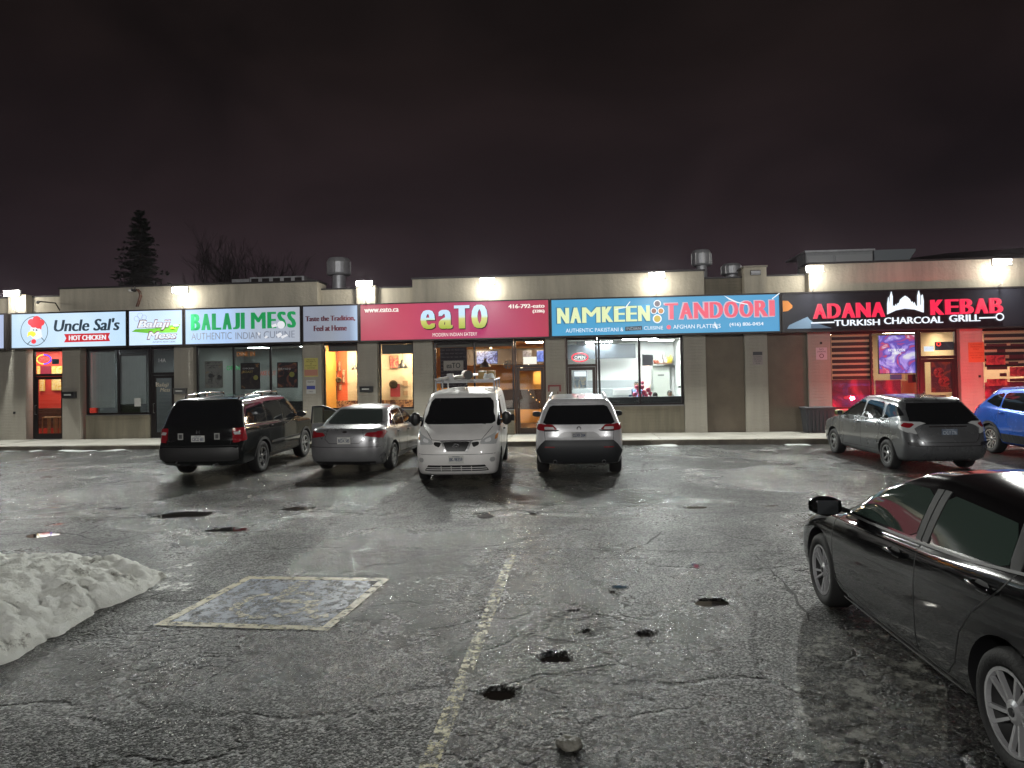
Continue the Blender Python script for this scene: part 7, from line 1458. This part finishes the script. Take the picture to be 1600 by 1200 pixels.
def escape():
    pm = paint('blue_paint', (.010, .085, .42), .35, .26); dk = mat('dark_cladding', (.018, .020, .022), .5)
    LY = [(.26, 2.0, -2.05, .78, .3, .25), (.30, 2.15, -2.2, .87, .4, .3), (.44, 2.25, -2.28, .92, .5, .42), (.60, 2.28, -2.30, .938, .5, .42), (.76, 2.26, -2.28, .938, .5, .42), ([(2.2, .86), (0, .90), (-2.3, .95)], 2.2, -2.24, .932, .5, .42),
          ([(2, .93), (0, .98), (-2.3, 1.04)], 2.05, -2.18, .92, .5, .42), ([(1.6, 1.02), (0, 1.04), (-2.3, 1.12)], 1.65, -2.12, .90, .45, .4), ([(1.2, 1.10), (0, 1.08), (-2.1, 1.20)], 1.15, -2.02, .86, .4, .38),
          (1.34, .72, -1.85, .78, .35, .36), (1.50, .45, -1.66, .70, .3, .32), ([(.4, 1.57), (-.5, 1.62), (-1.6, 1.56)], .30, -1.58, .64, .25, .28), ([(.3, 1.61), (-.5, 1.66), (-1.6, 1.60)], .2, -1.52, .54, .2, .2), ([(.2, 1.63), (-.5, 1.68), (-1.5, 1.61)], .15, -1.48, .27, .15, .1), ([(.2, 1.632), (-.5, 1.683), (-1.5, 1.612)], .12, -1.46, 0, .1, .1)]
    c = Car('parked_suv', 'bright blue suv half cut by the right edge of the picture', (12.60, 16.0), -92.0, pm, LY, 2.71, .915, .355)
    c.wheels(.235, ('thin', 12), mat('bright_rim', (.62, .60, .58), .25, metal=.8), width=.23)
    c.panel('rear_window', 'B', rpoly([(-.68, 1.18), (.68, 1.18), (.55, 1.5), (-.55, 1.5)], .07), CG, .006, 16, 6); c.panel('windshield', 'F', rpoly([(-.72, 1.14), (.72, 1.14), (.58, 1.55), (-.58, 1.55)], .06), CG, .006, 14, 6)
    side_set(c, [[(.92, 1.11), (.0, 1.10), (.0, 1.52), (.48, 1.53)], [(-.08, 1.10), (-1.0, 1.13), (-1.0, 1.50), (-.08, 1.525)], [(-1.06, 1.14), (-1.62, 1.26), (-1.35, 1.44), (-1.06, 1.49)]], CG,
             [[(.95, .5), (.98, 1.05)], [(-.04, .48), (-.04, 1.10)], [(-1.0, .88), (-1.05, 1.13)]], [(.10, .98), (-.92, 1.02)], pm)
    for sd, ax in ((1, 'L'), (-1, 'R')):
        c.panel('taillight', ax, rpoly([(-2.14, 1.02), (-1.80, 1.10), (-1.88, 1.17), (-2.10, 1.14)], .02), REDL_, .012, 8, 4); c.panel('taillight', 'B', rpoly([(sd * .5, 1.02), (sd * .85, 1.0), (sd * .85, 1.12), (sd * .52, 1.10)], .02), REDL_, .012, 10, 4)
        c.strip('lower_cladding', ax, [(.9, .44), (-.9, .44)], .20, dk, .012); c.mirror(sd, .70, 1.15, .88, pm, 1.1)
        for x in (c.wb / 2, -c.wb / 2): c.strip('wheel_arch_trim', ax, [(x + .42 * math.cos(a), .355 + .42 * math.sin(a)) for a in np.linspace(.1, math.pi - .1, 22)], .06, dk, .014)
        c.panel('headlight', 'F', rpoly([(sd * .5, .84), (sd * .86, .86), (sd * .86, .96), (sd * .6, .93)], .03), CLR, .008, 8, 4)
    for sd in (1, -1):
        c.panel('lit_taillight', 'B', rpoly([(sd * .55, 1.03), (sd * .84, 1.01), (sd * .84, 1.11), (sd * .56, 1.09)], .02), glow('tail_lit', (1, .03, .06), 5), .016, 8, 3); c.panel('lit_taillight', 'L' if sd > 0 else 'R', rpoly([(-2.12, 1.03), (-1.95, 1.08), (-2.0, 1.15), (-2.10, 1.13)], .02), glow('tail_lit', (1, .03, .06), 5), .016, 6, 3)
        ld = bpy.data.lights.new('tail_light', 'SPOT'); ld.energy = 620; ld.spot_size = R(118); ld.spot_blend = 1.0; ld.shadow_soft_size = .08; ld.color = (1, .03, .05); lo = bpy.data.objects.new('tail_light', ld); COL.objects.link(lo); lo.matrix_world = Matrix.Translation(c.t.e.matrix_world @ Vector((-2.50, sd * .72, 1.06))) @ Vector((.12 - .1 * sd, 1, .06)).to_track_quat('-Z', 'Y').to_matrix().to_4x4()
    c.panel('grille', 'F', rpoly([(-.45, .62), (.45, .62), (.42, .88), (-.42, .88)], .05), PB, .008, 10, 4); c.plate('F', .52, 'CNRT 381'); c.panel('bumper', 'B', rpoly([(-.84, .36), (.84, .36), (.84, .68), (-.84, .68)], .05), dk, .016, 14, 5)
escape()

def black_sedan():
    pm = mat('glossy_black_paint', (.0035, .0036, .004), .12, 0., 1., spec=.1)
    LY = [(.19, 2.0, -2.1, .76, .3, .3), (.22, 2.16, -2.28, .85, .45, .35), (.34, 2.24, -2.38, .895, .55, .42), (.48, 2.25, -2.41, .908, .58, .42), (.60, 2.21, -2.41, .912, .60, .40), ([(2.2, .67), (0, .70), (-2.4, .80)], 2.10, -2.40, .911, .60, .40),
          ([(2, .74), (0, .80), (-2.4, .92)], 1.92, -2.36, .898, .55, .38), ([(1.7, .82), (.8, .86), (-1, .95), (-2.3, 1.03)], 1.62, -2.30, .878, .48, .35), ([(1.2, .92), (.5, .92), (-.4, .965), (-1.3, 1.03), (-2.1, 1.075)], 1.15, -2.08, .85, .42, .35),
          (1.18, .62, -1.72, .755, .36, .34), ([(.3, 1.31), (-.3, 1.355), (-1.3, 1.32)], .26, -1.40, .645, .28, .30), ([(.2, 1.36), (-.3, 1.40), (-1.3, 1.36)], .14, -1.28, .54, .22, .22), ([(.1, 1.385), (-.3, 1.42), (-1.2, 1.38)], .06, -1.20, .28, .15, .15), ([(.1, 1.388), (-.3, 1.423), (-1.2, 1.382)], .03, -1.18, 0, .1, .1)]
    c = Car('parked_car', 'glossy black sedan close to the camera at the right edge', (3.55, 4.99), 85.6, pm, LY, 2.72, .90, .322, archpad=.045)
    c.wheels(.222, ('twist', 5), mat('machined_rim', (.62, .62, .63), .22, metal=.6), width=.225); gl = mat('hazy_green_glass', (.040, .060, .050), .03, spec=.6); gt = mat('satin_trim', (.035, .035, .036), .55, spec=.08)
    c.panel('windshield', 'F', rpoly([(-.74, .97), (.74, .97), (.60, 1.31), (-.60, 1.31)], .05), CG, .006, 20, 8); c.panel('rear_window', 'B', rpoly([(-.68, 1.07), (.68, 1.07), (.56, 1.31), (-.56, 1.31)], .05), CG, .006, 20, 8)
    side_set(c, [[(.88, .955), (-.30, .985), (-.30, 1.30), (.24, 1.28)], [(-.48, .995), (-1.30, 1.045), (-1.20, 1.26), (-.48, 1.30)], [(-1.41, 1.06), (-1.78, 1.11), (-1.36, 1.235)]], gl, [], [], pm)
    for sd, ax in ((1, 'L'), (-1, 'R')):
        for p in ([(1.02, .34), (1.04, .60), (1.02, .84), (.90, .90)], [(-.38, .26), (-.40, .6), (-.39, .97)], [(-.93, .58), (-1.06, .74), (-1.30, .94), (-1.38, 1.04)], [(-.93, .58), (-.86, .38), (-.74, .27)], [(1.02, .34), (.2, .265), (-.74, .27)]): c.strip('panel_gap', ax, p, .010, SEAM, .002)
        c.panel('door_pillar', ax, [(-.315, .98), (-.385, .98), (-.385, 1.315), (-.315, 1.31)], gt, .008, 4, 6); c.panel('door_pillar', ax, [(-.400, .985), (-.472, .985), (-.472, 1.315), (-.400, 1.315)], gt, .008, 4, 6)
        c.panel('quarter_trim', ax, [(-1.31, 1.04), (-1.40, 1.055), (-1.36, 1.245), (-1.215, 1.27)], gt, .008, 5, 6)
        c.strip('window_trim', ax, [(.98, .935), (.4, .94), (-.3, .965), (-1.0, 1.005), (-1.75, 1.085)], .018, mat('satin_trim2', (.07, .07, .07), .5, spec=.25), .012); c.strip('sill_trim', ax, [(.88, .235), (0, .225), (-.86, .235)], .014, mat('satin_trim2', (.07, .07, .07), .5, spec=.25), .016)
        c.strip('sill', ax, [(.88, .20), (-.86, .20)], .05, PB, .010)
        for x, z in ((-.12, .845), (-1.14, .905)):
            h, n = c.hit(ax, x, z); c.panel('handle_cup', ax, rpoly([(x - .07, z - .032), (x + .07, z - .032), (x + .07, z + .032), (x - .07, z + .032)], .03), PB, .003, 6, 4); MB().tube([h + Vector((-.11, 0, 0)) + n * .008, h + Vector((-.08, 0, .004)) + n * .040, h + Vector((.07, 0, .004)) + n * .042, h + Vector((.11, 0, 0)) + n * .008], .016, 10).build('door_handle', pm, c.t, smooth=True)
        c.mirror(sd, .80, 1.00, .90, pm, 1.25)
        c.panel('headlight', 'F', rpoly([(sd * .45, .64), (sd * .80, .66), (sd * .84, .74), (sd * .55, .70)], .02), CLR, .008, 10, 4); c.panel('headlight', ax, rpoly([(2.12, .66), (1.75, .71), (1.72, .75), (2.02, .73)], .015), CLR, .008, 8, 3)
        c.panel('taillight', 'B', rpoly([(sd * .3, .90), (sd * .85, .88), (sd * .85, .95), (sd * .3, .94)], .01), REDL_, .010, 12, 3); c.panel('taillight', ax, rpoly([(-2.28, .86), (-1.95, .92), (-1.98, .96), (-2.24, .95)], .01), REDL_, .010, 8, 3)
    c.panel('grille', 'F', rpoly([(-.55, .36), (.55, .36), (.50, .64), (-.50, .64)], .06), PB, .008, 12, 5)
    for z in (.42, .48, .54, .60): c.strip('grille_slat', 'F', [(-.50, z), (.50, z)], .012, TRIMG, .014)
    c.plate('F', .40, 'DFHK 527'); c.plate('B', .70, 'DFHK 527')
black_sedan()

# ------------------------------------------------------------------ unseen fill lamps added behind the camera to light the near side of the vehicles
for i, (x, y, z, e_) in enumerate(((-9, -12, 9.0, 1.0), (12, -15, 9.0, .9))):
    t = T('fill_lamp', 'added fill lamp on a tall pole behind the camera, %s' % ('left one', 'right one')[i], 'fill lamp', (x, y, float(gbase(0, y))), None, 'fill lamps added behind the camera', (x, y, 0))
    MB().tube([(x, y, -.5), (x, y, z + .5)], .09, 12, .05).build('pole', M['galv'], t, smooth=True); MB().tube([(x, y, z + .4), (x - math.copysign(1.2, x) * .8, y + 1.2, z + .62)], .035, 8).build('arm', M['galv'], t)
    lx, ly = x - math.copysign(1.2, x) * .8, y + 1.3; MB().box(lx - .16, lx + .16, ly - .35, ly + .35, z + .58, z + .68).build('lamp_head', M['frame'], t, bevel=.02); MB().box(lx - .12, lx + .12, ly - .3, ly + .3, z + .562, z + .578).build('lens', glow('fill_lens', (1, .93, .82), 20), t)
    ld = bpy.data.lights.new('fill_light', 'SPOT'); ld.energy = FILL * e_; ld.spot_size = R(150); ld.spot_blend = .8; ld.shadow_soft_size = .25; ld.color = (.99, .98, .95)
    lo = bpy.data.objects.new('fill_light', ld); COL.objects.link(lo); d = Vector((-x * .35, 20 - y, -5.0)).normalized(); lo.matrix_world = Matrix.Translation((lx, ly, z + .5)) @ d.to_track_quat('-Z', 'Y').to_matrix().to_4x4()

if HAZE:  # thin haze added so lamp halos stand in for lens bloom
    hm = bpy.data.materials.new('bloom_haze'); hm.use_nodes = True; n = hm.node_tree; n.nodes.clear(); ho = n.nodes.new('ShaderNodeOutputMaterial'); hv = n.nodes.new('ShaderNodeVolumePrincipled')
    hv.inputs['Color'].default_value = (.9, .78, .86, 1); hv.inputs['Density'].default_value = HAZE; hv.inputs['Anisotropy'].default_value = .75; n.links.new(hv.outputs[0], ho.inputs['Volume'])
    MB().box(-310, 310, -95, 430, -2.0, 32).build('haze', hm)['kind'] = 'stuff'
for o in list(SC.objects):
    if '_o' in o: del o['_o']
